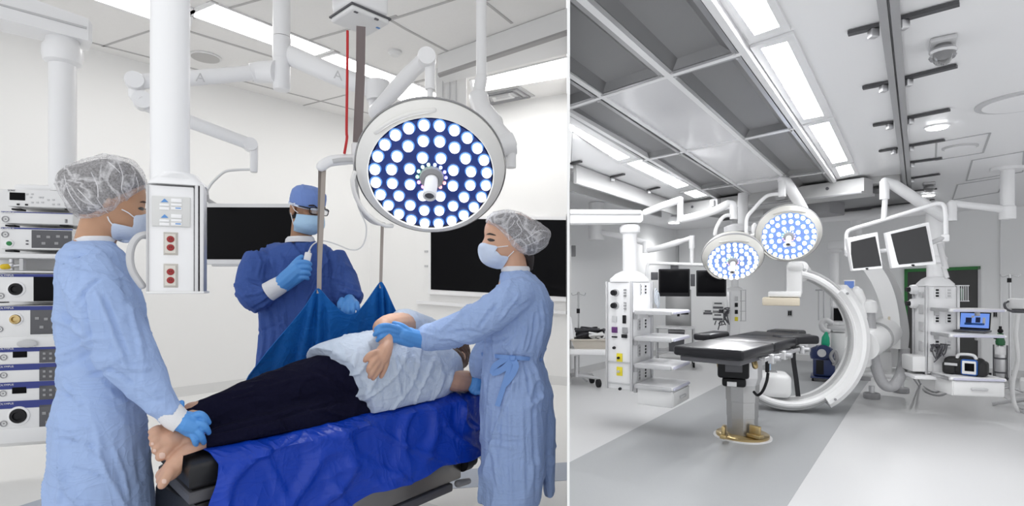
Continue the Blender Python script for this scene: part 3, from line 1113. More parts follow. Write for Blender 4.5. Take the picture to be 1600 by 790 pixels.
def device(x0, x1, y0, y1, label, stripe=True, screen=None, ring_=None, sock=None, led=None, buttons=(), panel=None, feet=True, brand='OLYMPUS', green=None, depth=.32, w=-.0):
    d = thing('instrument', fr.p((x0 + x1) / 2, y1, .1), label, 'medical device', 'stacked instruments on the left pendant')
    mb = MB(); fbox(mb, fr, x0, x1, y0, y1, w, w + depth, .006); mb.build('case', M_WHITE2, d)
    e = w - .002
    if stripe:
        mb = MB(); fbox(mb, fr, x0 + .3, x1 - .3, y0 + .6, y0 + 5.5, e, w + .01); mb.build('stripe', M_BLUE_STRIPE, d, smooth=False)
        M = basis(fr.p(max(x0, 0) + 10, y0 + 3.1, e - .001), fr.u, V(0, 0, 1), -fr.w)
        text(brand, fr.l(4.2), M, M_TXTW, d)
    if panel:
        mb = MB(); fbox(mb, fr, panel[0], panel[1], panel[2], panel[3], e, w + .01, .002); mb.build('control_panel', M_DGREY, d)
        if panel[3] - panel[2] < 24:
            for i in range(3):
                for j in range(2):
                    px_, py_ = panel[0] + 8 + 10 * i, panel[2] + (panel[3] - panel[2]) * (.35 + .38 * j)
                    mb = MB(); fbox(mb, fr, px_ - 2.2, px_ + 2.2, py_ - 1.6, py_ + 1.6, e - .002, e); mb.build('key', M_MGREY, d, smooth=False)
        else:
            for i, (sx, sy) in enumerate(((.18, .35), (.42, .38), (.66, .35), (.86, .38), (.3, .72), (.62, .72))):
                px_, py_ = panel[0] + (panel[1] - panel[0]) * sx, panel[2] + (panel[3] - panel[2]) * sy
                mb = MB(); fbox(mb, fr, px_ - 3, px_ + 3, py_ - 2, py_ + 2, e - .002, e); mb.build('key', M_MGREY, d, smooth=False)
    if screen:
        mb = MB(); fbox(mb, fr, *screen, e - .001, w + .01, .002); mb.build('screen', M_SCREEN, d)
    if ring_:
        mb = MB()
        c = fr.p(*ring_, e)
        for k in range(1):
            L = [(fr.h(4.8), -.001), (fr.h(4.8), .003), (fr.h(3.8), .003), (fr.h(3.8), -.001)]
            mb.lathe(L, c, -fr.w, seg=24, cap0=False, cap1=False)
        mb.build('power_ring', M_MGREY, d)
        mb = MB(); fdisc(mb, fr, ring_[0], ring_[1], fr.h(1.2), w, e - .001, 12); mb.build('power_mark', M_MGREY, d)
    if sock:
        x, y, R_, m_ = sock
        mb = MB(); mb.lathe([(fr.h(R_ * 1.35), 0), (fr.h(R_ * 1.3), .006), (fr.h(R_ * 1.05), .008), (fr.h(R_), .004)], fr.p(x, y, w), -fr.w, seg=28, cap0=True); b = mb.build('socket_ring', M_WHITE, d)
        mb = MB(); mb.lathe([(fr.h(R_), 0), (fr.h(R_ * .95), .016), (fr.h(R_ * .6), .018), (fr.h(R_ * .55), .010), (fr.h(R_ * .25), .012)], fr.p(x, y, w), -fr.w, seg=28); mb.build('socket', m_, d)
    if green:
        mb = MB(); fdisc(mb, fr, green[0], green[1], fr.h(6.2), w, w - .006); mb.build('knob_collar', M_WHITE, d)
        mb = MB(); fdisc(mb, fr, green[0], green[1], fr.h(4), w, w - .012, r2=fr.h(3.4)); mb.build('knob', mat('green_knob', (0.01, 0.20, 0.05), 0.4), d)
    for b_ in buttons:
        mb = MB(); fbox(mb, fr, b_[0] - b_[2], b_[0] + b_[2], b_[1] - b_[3], b_[1] + b_[3], e - .002, w + .005, .001); mb.build('button', b_[4], d)
    if feet:
        for xx in (x0 + 14, x1 - 14):
            mb = MB(); fbox(mb, fr, xx - 7, xx + 7, y1 - .5, y1 + 2.6, .02, .08); mb.build('foot', M_BLACK, d, smooth=False)
    return d


bt = [(x, y, 1.8, 1.2, M_LGREY) for x, y in ((42, 303), (50, 303), (48, 308), (62, 308), (66, 308), (75, 312), (83, 312), (83, 319), (91, 319), (50, 316), (58, 316), (66, 316))]
bt += [(28, 319, 2.2, 1.3, M_BLACK), (41, 319.5, 2.2, 1.3, M_BLACK)]
device(11, 122, 294.5, 325.5, 'white recorder with small black display, topmost of the instrument stack', False, (14.5, 39, 300, 313), buttons=bt, brand='SONY')
M = basis(fr.p(18, 297.4, -.003), fr.u, V(0, 0, 1), -fr.w)
text('SONY', fr.l(3.6), M, M_TXTD, bpy.data.objects['instrument'])
device(1, 114, 329, 351, 'slim plain white instrument with blue stripe, second from top of stack', ring_=(8.4, 342), buttons=[(103, 345, 1.8, 3, M_MGREY), (104, 344.5, .8, 1.6, M_BLACK)])
device(1, 113, 354, 390.5, 'white instrument with green knob and wide dark panel', ring_=(7.8, 366), panel=(49, 112, 359, 388), green=(13.5, 380), buttons=[(42, 376, 2, 1, M_TXTD), (42, 381, 2, 1, M_TXTD)])
device(-16, 112, 427, 470.5, 'white instrument with large round black socket beside a square dark screen', ring_=(1, 462), screen=(52, 104, 432, 470), sock=(25.5, 451.5, 9.5, M_BLACK))
device(-16, 110, 478, 525.5, 'white instrument with brass round socket and dark key panel', ring_=(-1, 514), panel=(47, 106, 484, 521), sock=(25, 498.5, 7.5, M_BRASS), feet=False)
device(-16, 110, 541.5, 566, 'slim white instrument with small black window, just below the oval badge shelf', ring_=(5.5, 558), screen=(19.5, 42, 549, 558), panel=(61, 104, 545, 565))
device(-16, 110, 569.5, 594, 'slim white instrument without window, between two with small windows', ring_=(5.5, 586), panel=(61, 104, 573, 593))
device(-16, 110, 598, 623.5, 'slim white instrument with small black window, second up from bottom of stack', ring_=(4.5, 614.5), screen=(18.5, 41, 605, 614), panel=(61, 104, 602, 622))
device(-16, 110, 627.5, 673, 'white instrument with biggest black socket, bottom of the stack', ring_=(5.5, 661.5), panel=(61, 104, 632, 670), sock=(29.5, 649, 11.5, M_BLACK), feet=False)

# ---- thick column pendant with power outlets
fr = Fr(274, 1.74, (1, 0.42))
t = thing('outlet_pendant', fr.p(274, 456), 'thick white ceiling column ending in a box with four red power sockets', 'medical pendant')
mb = MB()
c0 = fr.p(266, 280, .07)
r = fr.h(30)
mb.lathe([(r, c0.z - .02), (r, 3.6)], V(c0.x, c0.y, 0), seg=36); mb.build('column', M_WHITE, t)
mb = MB()
bx0, bx1 = fr.p(229, 287), fr.p(319, 287)
cxm = (bx0 + bx1) / 2 + fr.w * .065
hw = (bx1 - bx0).length / 2
for_ = []
for f_, zz in ((1.04, 287.5), (1.02, 284), (.86, 277), (.72, 271), (.66, 268)):
    z_ = fr.p(270, zz).z
    L = []
    for k in range(32):
        a = 2 * PI * k / 32
        sx = math.copysign(abs(math.cos(a)) ** .45, math.cos(a)); sy = math.copysign(abs(math.sin(a)) ** .45, math.sin(a))
        if f_ < .8:
            sx, sy = math.cos(a) * 1.05, math.sin(a) * 1.05
        q = cxm + fr.u * (sx * hw * f_) + fr.w * (sy * .07 * (f_ if f_ > .8 else 1.0)); q.z = z_
        L.append(q)
    for_.append(L)
mb.rings(for_); mb.build('bell_cover', M_WHITE, t)
mb = MB(); fbox(mb, fr, 231, 303, 288, 456, .004, .13, .004); mb.build('box', M_WHITE, t)
mb = MB(); fbox(mb, fr, 304, 310, 288, 456.5, -.004, .13, .003); fbox(mb, fr, 311.5, 318.5, 288, 457, -.002, .08, .004); mb.build('corner_profile', M_STEELW, t)
mb = MB(); fbox(mb, fr, 228, 231.5, 288, 456, -.002, .13, .002); mb.build('edge_profile', M_LGREY, t)
mb = MB(); fbox(mb, fr, 228, 319, 455, 458.5, -.004, .14, .003); mb.build('bottom_plate', M_WHITE2, t)
p = MB(); fbox(p, fr, 237, 297, 305.5, 354.5, -.003, .004, .001)
pl = p.build('control_plate', mat('pale_grey_plate', (0.66, 0.66, 0.65), 0.45), t)
for gy_ in (0, 24.5):
    for (ax_, ay_, bx_, by_) in ((249, 317.5, 264.5, 322), (249, 322.6, 264.5, 328), (267, 309.5, 284, 316.5), (267, 317.2, 284, 322), (267, 322.6, 284, 328)):
        mb = MB(); fbox(mb, fr, ax_, bx_, ay_ + gy_, by_ + gy_, -.0055, -.003, .001); b_ = mb.build('button', M_WHITE, pl)
    mb = MB(); mb.prism([fr.p(251, 315.5 + gy_, -.0045), fr.p(263, 315.5 + gy_, -.0045), fr.p(257, 310 + gy_, -.0045)], fr.w * .002); mb.build('blue_mark', M_TXTB, pl, smooth=False)
    mb = MB(); fbox(mb, fr, 274, 282.5, 324 + gy_, 326 + gy_, -.0062, -.0052); mb.build('blue_mark', M_TXTB, pl, smooth=False)
for (y0_, y1_, ss) in ((362, 398.5, (373.5, 386.5)), (411.5, 449, (424.5, 437.5))):
    mb = MB()
    a, b = fr.p(255, y0_), fr.p(278, y1_)
    c = (a + b) / 2
    hw_, hh_ = (b - a).dot(fr.u) / 2, (a.z - b.z) / 2
    R0 = [c + fr.u * (sx * hw_) + V(0, 0, sz * hh_) + fr.w * .004 for sx, sz in ((-1, -1), (1, -1), (1, 1), (-1, 1))]
    R1 = [c + fr.u * (sx * hw_ * .72) + V(0, 0, sz * hh_ * .82) - fr.w * .006 for sx, sz in ((-1, -1), (1, -1), (1, 1), (-1, 1))]
    mb.rings([R0, R1]); pl = mb.build('outlet_plate', M_PLATE, t, smooth=False)
    for y in ss:
        mb = MB(); mb.lathe([(fr.h(5.6), 0), (fr.h(5.4), .004), (fr.h(4.6), .005)], fr.p(266.5, y, -.006), -fr.w, seg=24); s_ = mb.build('socket', M_REDSOCK, pl)
        mb = MB()
        for dx in (-1.6, 1.6):
            fbox(mb, fr, 266.5 + dx - .4, 266.5 + dx + .4, y - 2, y + .6, -.0118, -.0108)
        mb.build('slots', M_BLACK, pl, smooth=False)
mb = MB(); mb.tube(smoothpath([fr.p(229, 366, .03), fr.p(216, 370, .02), fr.p(206, 384, .015), fr.p(203, 405, .015), fr.p(208, 425, .02), fr.p(222, 446, .03)], 6), .011, 12, flat=1.5, round_ends=True)
mb.build('grab_handle', M_LGREY, t)
mb = MB(); fbox(mb, fr, 217, 228, 362, 372, .02, .06, .006); mb.build('handle_bracket', M_LGREY, t)

# ---- thin drop post with jointed arm that carries the black monitor behind the man
fr = Fr(440, 3.45)
t = thing('support_arm', fr.p(440, 120), 'slim white ceiling post with jointed double arm reaching left', 'support arm')
ox, oy = fr.o.x, fr.o.y
r = fr.h(14)
mb = MB(); mb.lathe([(r, fr.p(440, 58).z), (r, 3.6)], V(ox, oy, 0), seg=28); mb.build('post', M_WHITE, t)
mb = MB(); zz = [fr.p(440, y).z for y in (141, 138, 93, 59)]
mb.lathe([(r * .9, zz[0]), (r, zz[1]), (r, zz[2]), (r * 1.04, zz[2]), (r * 1.04, zz[3])], V(ox, oy, 0), seg=28); mb.build('hub', M_WHITE, t)
fa = Fr(310, 3.3)
mb = MB(); mb.tube([fr.p(432, 112, -.02), fa.p(405, 113), fa.p(392, 114)], [.072, .07, .058], 14, flat=.7); mb.build('elbow_cover', M_WHITE, t)
mb = MB(); mb.tube([fa.p(400, 113.5), fa.p(300, 122), fa.p(214, 128)], [.048, .047, .044], 14, flat=.7); mb.build('upper_arm', M_WHITE, t)
mb = MB(); mb.lathe([(.047, -.05), (.05, -.04), (.05, .04), (.047, .05)], fa.p(211, 128), -fa.w, seg=24); mb.build('joint', M_WHITE, t)
mb = MB(); mb.tube([fa.p(213, 132, .02), fa.p(214, 148, .02), fa.p(222, 158, .01)], [.04, .045, .045], 14); mb.build('joint_link', M_WHITE, t)
mb = MB(); mb.lathe([(.046, -.06), (.05, -.05), (.05, .03)], fa.p(222.5, 157, 0), -fa.w, seg=24); mb.build('joint', M_WHITE, t)
mb = MB(); mb.tube([fa.p(222, 160, .03), fa.p(300, 191, .05), fa.p(393, 226, .08)], [.045, .042, .040], 14, flat=.7); mb.build('lower_arm', M_WHITE, t)
mb = MB(); mb.lathe([(.040, -.045), (.042, -.035), (.042, .03)], fa.p(391, 226, .08), -fa.w, seg=24); mb.build('joint', M_WHITE, t)
mb = MB(); fbox(mb, fa, 391, 403.5, 222, 269, .06, .11, .012); mb.build('drop_bracket', M_WHITE, t)
mb = MB(); mb.tube(smoothpath([fa.p(396, 264.5, .085), fa.p(375, 265, .085), fa.p(354, 267, .085), fa.p(342, 275, .085), fa.p(330, 287, .085), fa.p(322, 300, .09)], 6), .0085, 10); mb.build('hanger_tube', M_WHITE2, t)
M = basis(fa.p(313, 121.5, -.052), fa.u + V(0, 0, .06), V(0, 0, 1), -fa.w)
text('A', .075, M, M_LGREY, t)
# black monitor
fr = Fr(396, 3.55, (1, 0.02))
t = thing('monitor', fr.p(396, 416), 'black flat monitor in pale frame behind the man at left', 'monitor')
mb = MB(); fbox(mb, fr, 318, 476, 317, 413, 0, .05, .012); mb.build('frame', M_LGREY if False else M_WHITE2, t)
mb = MB(); fbox(mb, fr, 323, 471, 323.5, 405, -.004, .01, .001); mb.build('screen', M_SCREEN, t)
mb = MB(); fbox(mb, fr, 330, 460, 412, 416, .005, .045, .006); mb.build('speaker_bar', M_LGREY, t)
mb = MB(); fbox(mb, fr, 380, 415, 350, 385, .05, .12, .01); mb.tube([fr.p(398, 366, .1), fr.p(360, 335, .12), fr.p(324, 312, .03), fa.p(322, 301, .09)], .014, 10); mb.build('mount', M_LGREY, t)

# ---- big round operating lamp
LC0 = at(674.5, 266.5, 2.66)
tocam = (V(0, 0, CAMZ) - LC0).normalized()
side = tocam.cross(V(0, 0, 1)).normalized()
nl = (Matrix.Rotation(math.radians(-29), 3, side) @ tocam)
if nl.z > tocam.z:
    nl = (Matrix.Rotation(math.radians(29), 3, side) @ tocam)


def surgical_lamp(c, n, R, label, handles, strength, group=None, tint=(0.012, 0.03, 0.16), cup=(0.10, 0.27, 0.72), spin=0.0, handle_dir=None, body=None):
    """Round multi-LED operating lamp: n points from the lens towards what it lights."""
    n = n.normalized()
    t = thing('surgical_light', c, label, 'operating lamp', group)
    u = V(0, 0, 1).cross(n).normalized()
    w = n.cross(u)
    mb = MB(); mb.lathe([(R * .55, -.10), (R * .90, -.075), (R * .99, -.03), (R, -.005), (R * .985, .012), (R * .955, .022), (R * .86, .058), (R * .83, .066), (R * .818, .058)], c, n, seg=72, cap1=False, uref=u); mb.build('housing', body or M_OFFW, t)
    mb = MB()
    mb.lathe([(R * 1.004, -.012), (R * 1.012, -.006), (R * 1.012, .002), (R * 1.004, .006)], c, n, seg=72, cap0=False, cap1=False, uref=u); mb.build('edge_seal', M_MGREY, t)
    Rf = R * .815
    M_F = mat('lamp_face_' + str(round(R, 3)), tint, 0.3, vary=0.12, vscale=6)
    mb = MB(); mb.lathe([(Rf, .026), (Rf * .98, .036), (Rf * .5, .038)], c + n * .022, n, seg=72, cap0=False, uref=u); mb.build('lens_face', M_F, t)
    M_L = emis('lamp_led', (1.0, 1.0, 0.98), strength)
    M_C = mat('lamp_cup', cup, 0.25)
    for cnt, rr, a0 in ((24, .90, .13), (16, .645, .2), (8, .375, .39)):
        for k in range(cnt):
            a = 2 * PI * k / cnt + a0 + spin
            p = c + n * .022 + (u * math.cos(a) + w * math.sin(a)) * (Rf * rr)
            lr = Rf * .078
            mb = MB(); mb.lathe([(lr * 1.32, .036), (lr * 1.28, .040)], p, n, seg=16, uref=u); q = mb.build('led_cup', M_C, t, smooth=False)
            mb = MB(); mb.lathe([(lr * .98, .040), (lr * .98, .058), (lr * .8, .064)], p, n, seg=16, uref=u); mb.build('led', M_L, q)
    hd = handle_dir or n
    mb = MB(); mb.lathe([(Rf * .20, .034), (Rf * .19, .06), (Rf * .12, .07), (Rf * .11, .066)], c + n * .022, n, seg=28, uref=u); mb.build('centre_ring', M_MGREY, t)
    for k in range(14):
        a = 2 * PI * k / 14
        col = [(0.2, 0.15, 1.0), (0.3, 0.5, 1.0), (0.5, 1.0, 0.7), (0.2, 0.9, 0.4), (0.9, 0.2, 0.8), (0.6, 0.3, 1.0), (1, .2, .2)][(k // 2) % 7]
        p = c + n * .022 + (u * math.cos(a) + w * math.sin(a)) * (Rf * .23)
        mb = MB(); mb.lathe([(Rf * .028, .036), (Rf * .028, .045)], p, n, seg=10, uref=u); mb.build('colour_led', emis('colour_led_%d' % ((k // 2) % 7), col, 1.6), t, smooth=False)
    hr = Rf * .105
    mb = MB(); mb.lathe([(hr, 0), (hr * 1.02, .10), (hr * 1.05, .125), (hr * .75, .13), (hr * .7, .115)], c + n * .075, hd, seg=24); mb.build('sterile_handle', M_WHITE, t)
    mb = MB(); mb.lathe([(hr * .72, .113), (hr * .72, .118)], c + n * .075, hd, seg=24); mb.build('handle_end', M_DGREY, t, smooth=False)
    for (a0, a1, k0) in handles:
        pts = []
        for i in range(13):
            s = i / 12
            a = math.radians(a0 + (a1 - a0) * s)
            o_ = math.sin(PI * s) ** .5
            pts.append(c + (u * math.cos(a) + w * math.sin(a)) * (R * (k0 + (.06 if k0 > .95 else 0.0) * o_)) + n * (.042 + .024 * o_))
        mb = MB(); mb.tube(pts, .011 * R / .365, 10, round_ends=True); mb.build('rim_handle', body or M_OFFW, t)
    return t, u, w


LAMP, lu, lw = surgical_lamp(LC0, nl, .362, 'big round operating lamp with blue face in the middle of left room', ((88, 140, .90), (180, 236, 1.0)), 2.4,
                             handle_dir=(nl + V(-.10, 0, -.28)).normalized())
# its yoke, spring arm and post
fr = Fr(675, 2.75)
mb = MB(); mb.tube([fr.p(672, 84, .12), fr.p(672, 140, .12)], fr.h(8.5), 16); mb.tube([fr.p(672, 139, .12), fr.p(672, 172, .12)], fr.h(5.2), 14); mb.build('drop_post', M_WHITE, LAMP)
mb = MB(); mb.tube(smoothpath([fr.p(586, 174, .50), fr.p(612, 146, .40), fr.p(645, 110, .24), fr.p(668, 90, .12)], 5), [.046] * 5 + [.05] * 5 + [.045] * 5 + [.044], 16, flat=.75, round_ends=True); mb.build('spring_arm', M_WHITE, LAMP)
mb = MB(); mb.lathe([(.045, -.05), (.048, -.04), (.048, .04), (.045, .05)], fr.p(667, 92, .12), -fr.w, seg=24); mb.build('joint', M_WHITE, LAMP)
mb = MB(); mb.tube([fr.p(591, 128, .56), fr.p(591, 158, .56)], .07, 16); mb.tube([fr.p(584, 155, .56), fr.p(584, 180, .54)], .03, 12); mb.build('joint_hub', M_WHITE, LAMP)
mb = MB(); mb.tube([Fr(440, 3.45).p(452, 86), fr.p(520, 116, .62), fr.p(594, 143, .58)], [.062, .058, .056], 14, flat=.7); mb.build('extension_arm', M_WHITE, LAMP)
M = basis(fr.p(528, 118, .54), fr.u - V(0, 0, .3), V(0, 0, 1), -fr.w)
text('A', .075, M, M_LGREY, LAMP)
mb = MB(); mb.tube(smoothpath([fr.p(752, 122, .30), fr.p(748, 150, .28), fr.p(755, 175, .22), fr.p(775, 200, .12), fr.p(796, 225, .03)], 5), [.035] * 5 + [.055] * 5 + [.06] * 5 + [.045] * 5 + [.04], 16, round_ends=True); mb.build('yoke', M_WHITE, LAMP)
mb = MB(); mb.tube([fr.p(778, 230, .02), fr.p(803, 224, .02)], .058, 18, round_ends=False); mb.tube([fr.p(798, 240, .02), fr.p(798, 262, .02)], .028, 12); mb.build('yoke_motor', M_WHITE, LAMP)
mb = MB(); mb.tube([fr.p(752, 126, .30), fr.p(752, 60, .30), V(fr.p(752, 60, .3).x, fr.p(752, 60, .3).y, 3.55)], .03, 14); mb.build('ceiling_tube', M_WHITE, LAMP)



def beam(lamp, watts, target, deg):
    """The lamp's own light, thrown from its face at target."""
    ls = bpy.data.lights.new('lamp_beam', 'SPOT')
    ls.energy = watts
    ls.spot_size = math.radians(deg)
    ls.spot_blend = 0.5
    ls.shadow_soft_size = 0.2
    lo = bpy.data.objects.new('lamp_beam', ls)
    COL.objects.link(lo)
    lo.parent = lamp
    o = ORIG[lamp.name]
    d = (target - o).normalized()
    lo.location = d * .16
    lo.rotation_euler = d.to_track_quat('-Z', 'Y').to_euler()


beam(LAMP, 26.0, at(618, 520, 2.45), 34)
# ---------------------------------------------------------------- people of the left room


def cloth(name, col, rough, spec=.2, k=.38, sc=6.0):
    """Woven cloth with soft creases: ridged, stretched noise driving the bump."""
    m = mat(name, col, rough, spec=spec, vary=.05, vscale=8)
    nt = m.node_tree
    b = nt.nodes['Principled BSDF']
    tc = nt.nodes.new('ShaderNodeTexCoord')
    hs = []
    for scale, dist, st in ((sc * .8, 1.2, (1.5, 1.5, .4)), (sc * 1.7, 1.4, (.45, .8, 1.6)), (sc * 2.6, 1.0, (1.1, 1.1, .5))):
        mp = nt.nodes.new('ShaderNodeMapping'); mp.inputs['Scale'].default_value = st; mp.inputs['Rotation'].default_value = (.4, .5, .3)
        nt.links.new(tc.outputs['Object'], mp.inputs[0])
        n = nt.nodes.new('ShaderNodeTexNoise'); n.inputs['Scale'].default_value = scale; n.inputs['Detail'].default_value = 2; n.inputs['Distortion'].default_value = dist
        nt.links.new(mp.outputs[0], n.inputs['Vector'])
        s1 = nt.nodes.new('ShaderNodeMath'); s1.operation = 'SUBTRACT'; s1.inputs[1].default_value = .5
        a1 = nt.nodes.new('ShaderNodeMath'); a1.operation = 'ABSOLUTE'
        w1 = nt.nodes.new('ShaderNodeMath'); w1.operation = 'POWER'; w1.inputs[1].default_value = .55
        nt.links.new(n.outputs[0], s1.inputs[0]); nt.links.new(s1.outputs[0], a1.inputs[0]); nt.links.new(a1.outputs[0], w1.inputs[0])
        q1 = nt.nodes.new('ShaderNodeMath'); q1.operation = 'MULTIPLY'; q1.inputs[1].default_value = 7.0 / scale
        nt.links.new(w1.outputs[0], q1.inputs[0])
        hs.append(q1)
    a2 = nt.nodes.new('ShaderNodeMath'); a3 = nt.nodes.new('ShaderNodeMath')
    nt.links.new(hs[0].outputs[0], a2.inputs[0]); nt.links.new(hs[1].outputs[0], a2.inputs[1])
    nt.links.new(a2.outputs[0], a3.inputs[0]); nt.links.new(hs[2].outputs[0], a3.inputs[1])
    bp = nt.nodes.new('ShaderNodeBump'); bp.inputs['Strength'].default_value = k; bp.inputs['Distance'].default_value = .02; bp.invert = True
    nt.links.new(a3.outputs[0], bp.inputs['Height']); nt.links.new(bp.outputs[0], b.inputs['Normal'])
    return m


M_SKIN = mat('skin_warm', (0.50, 0.28, 0.17), 0.5, vary=0.10, vscale=14, sss=0.15, bump=0.03, bscale=200)
M_SKIN2 = mat('skin_light', (0.62, 0.36, 0.24), 0.5, vary=0.08, vscale=14, sss=0.15, bump=0.03, bscale=200)
M_SKINM = mat('skin_tan', (0.36, 0.19, 0.11), 0.5, vary=0.10, vscale=14, sss=0.12)
M_SKINP = mat('skin_patient', (0.56, 0.33, 0.23), 0.45, vary=0.14, vscale=20, sss=0.15, bump=0.05, bscale=120)
M_NAIL = mat('nail', (0.70, 0.50, 0.42), 0.3)
M_GOWN = cloth('gown_light_blue', (0.35, 0.47, 0.74), 0.8)
M_GOWND = cloth('gown_royal_blue', (0.052, 0.105, 0.34), 0.8)
M_TIE = mat('gown_tie_blue', (0.20, 0.36, 0.72), 0.7)
M_GLOVE = mat('nitrile_glove_blue', (0.085, 0.30, 0.70), 0.45, vary=0.06, vscale=20, bump=0.15, bscale=90)
M_CUFF = mat('knit_cuff_white', (0.78, 0.78, 0.80), 0.9, bump=0.3, bscale=300)
M_MASK = mat('mask_pale_blue', (0.62, 0.70, 0.84), 0.8, bump=0.15, bscale=60, stretch=(1, 1, 5))
M_MASKB = mat('mask_light_blue', (0.42, 0.62, 0.82), 0.8, bump=0.15, bscale=60, stretch=(1, 1, 5))
M_LOOP = mat('mask_loop', (0.85, 0.85, 0.87), 0.7)
M_HAIR = mat('dark_hair', (0.030, 0.022, 0.020), 0.6, vary=0.5, vscale=60, bump=0.5, bscale=140, stretch=(1, 1, 4))
M_HAIRB = mat('brown_hair', (0.075, 0.032, 0.022), 0.5, vary=0.5, vscale=60, bump=0.6, bscale=120, stretch=(4, 1, 1))
M_EYE = mat('lash_dark', (0.02, 0.012, 0.010), 0.5)
M_BROW = mat('brow_dark', (0.07, 0.035, 0.022), 0.7)
M_CAPB = mat('cloth_cap_blue', (0.17, 0.27, 0.60), 0.8, bump=0.2, bscale=40)
M_NAVY = cloth('navy_trousers', (0.006, 0.006, 0.020), 0.9, spec=.1)
M_SHIRT = cloth('pale_blue_smock', (0.58, 0.66, 0.78), 0.8)
M_SLING = cloth('sling_blue', (0.008, 0.135, 0.46), 0.6, spec=.25, k=.35)
M_SHEET = cloth('royal_blue_sheet', (0.0015, 0.042, 0.42), 0.36, spec=.4, k=.32, sc=4)
M_FOAM = mat('black_pad', (0.010, 0.010, 0.012), 0.45, bump=0.06, bscale=120)
M_SHOE = mat('shoe_white', (0.6, 0.6, 0.62), 0.6)
M_SCRUB = mat('scrub_trousers', (0.10, 0.16, 0.40), 0.8)


def bouffant_mat():
    m = bpy.data.materials.new('bouffant_nonwoven')
    m.use_nodes = True
    nt = m.node_tree
    b = nt.nodes['Principled BSDF']
    b.inputs['Base Color'].default_value = (0.80, 0.79, 0.81, 1)
    b.inputs['Roughness'].default_value = 0.7
    tr = nt.nodes.new('ShaderNodeBsdfTransparent')
    mx = nt.nodes.new('ShaderNodeMixShader')
    tc = nt.nodes.new('ShaderNodeTexCoord')
    wz = nt.nodes.new('ShaderNodeTexNoise'); wz.inputs['Scale'].default_value = 9.0; wz.inputs['Detail'].default_value = 3; wz.inputs['Distortion'].default_value = 1.2
    cr = nt.nodes.new('ShaderNodeValToRGB')
    cr.color_ramp.elements[0].position = 0.455; cr.color_ramp.elements[0].color = (0.20, 0.20, 0.20, 1)
    cr.color_ramp.elements[1].position = 0.555; cr.color_ramp.elements[1].color = (0.20, 0.20, 0.20, 1)
    e = cr.color_ramp.elements.new(0.505); e.color = (0.58, 0.58, 0.58, 1)
    fn = nt.nodes.new('ShaderNodeTexNoise'); fn.inputs['Scale'].default_value = 170; fn.inputs['Detail'].default_value = 2
    ad = nt.nodes.new('ShaderNodeMath'); ad.operation = 'MULTIPLY_ADD'; ad.inputs[1].default_value = 0.5; ad.inputs[2].default_value = -0.12
    sm = nt.nodes.new('ShaderNodeMath'); sm.operation = 'ADD'; sm.use_clamp = True
    nt.links.new(tc.outputs['Object'], wz.inputs['Vector']); nt.links.new(tc.outputs['Object'], fn.inputs['Vector'])
    nt.links.new(wz.outputs[0], cr.inputs[0])
    nt.links.new(fn.outputs[0], ad.inputs[0])
    nt.links.new(cr.outputs[0], sm.inputs[0]); nt.links.new(ad.outputs[0], sm.inputs[1])
    nt.links.new(sm.outputs[0], mx.inputs[0])
    nt.links.new(tr.outputs[0], mx.inputs[1]); nt.links.new(b.outputs[0], mx.inputs[2])
    nt.links.new(mx.outputs[0], nt.nodes['Material Output'].inputs[0])
    return m


M_BOUF = bouffant_mat()


def folds(fr, amp, sc=(7, 3), seed=0.0, ridge=0.6, tilt=0.0):
    """Cloth folds: broad swells, long ridged drape lines along a tilted vertical and a few cross creases, in frame fr."""
    ct, st = math.cos(tilt), math.sin(tilt)

    def fn(co):
        d = co - fr.o
        a, b, w = d.dot(fr.u), d.z, d.dot(fr.w)
        x, y = a * ct + b * st, -a * st + b * ct
        m = noise.noise(Vector((a * 3 + seed, b * 2.6, w * 3 + 4)))
        n1 = noise.noise(Vector((x * sc[0] * .55 + seed, y * sc[1] * .5, w * sc[0] * .5 + seed)))
        n2 = noise.noise(Vector((x * sc[0] * 1.25 + 3 + seed + m * 1.2, y * sc[1] * .55 + 1, w * sc[0] * .8)))
        n3 = noise.noise(Vector((x * sc[0] * .5 + 9 + seed, y * sc[1] * 2.2 + x * 5 + m * 2, w * 4)))
        k2 = max(0, 1 - abs(n2) * 5.0) ** 1.3 * max(0, .55 + m * 1.6)
        k3 = max(0, 1 - abs(n3) * 7.0) ** 1.3 * max(0, .25 - m * 1.6)
        return amp * (n1 * 1.1 + (k2 * 1.5 + k3 * 1.1) * ridge - .3)
    return fn


def creased(base, lines, s=1.0):
    """Adds tailored creases to a fold function: lines = (points as image positions, half width in px, height in mm)."""
    segs = []
    for pts, w, h in lines:
        for a, b in zip(pts[:-1], pts[1:]):
            segs.append((a[0], a[1], b[0] - a[0], b[1] - a[1], w, h * .001 * s))

    def fn(co):
        v = base(co)
        if co.y < .3:
            return v
        px, py = CX + co.x / co.y * F, HZ - (co.z - CAMZ) / co.y * F
        best = {}
        for i, (ax, ay, dx, dy, w, h) in enumerate(segs):
            L2 = dx * dx + dy * dy
            t = ((px - ax) * dx + (py - ay) * dy) / L2
            if t < -.15 or t > 1.15:
                continue
            t = min(1, max(0, t))
            d = math.hypot(px - ax - dx * t, py - ay - dy * t) / w
            if d < 2.6:
                taper = .45 + .55 * math.sin(PI * t)
                v += h * taper * (math.exp(-d * d) - .35 * math.exp(-(d - 1.3) ** 2 * 2))
        return v
    return fn


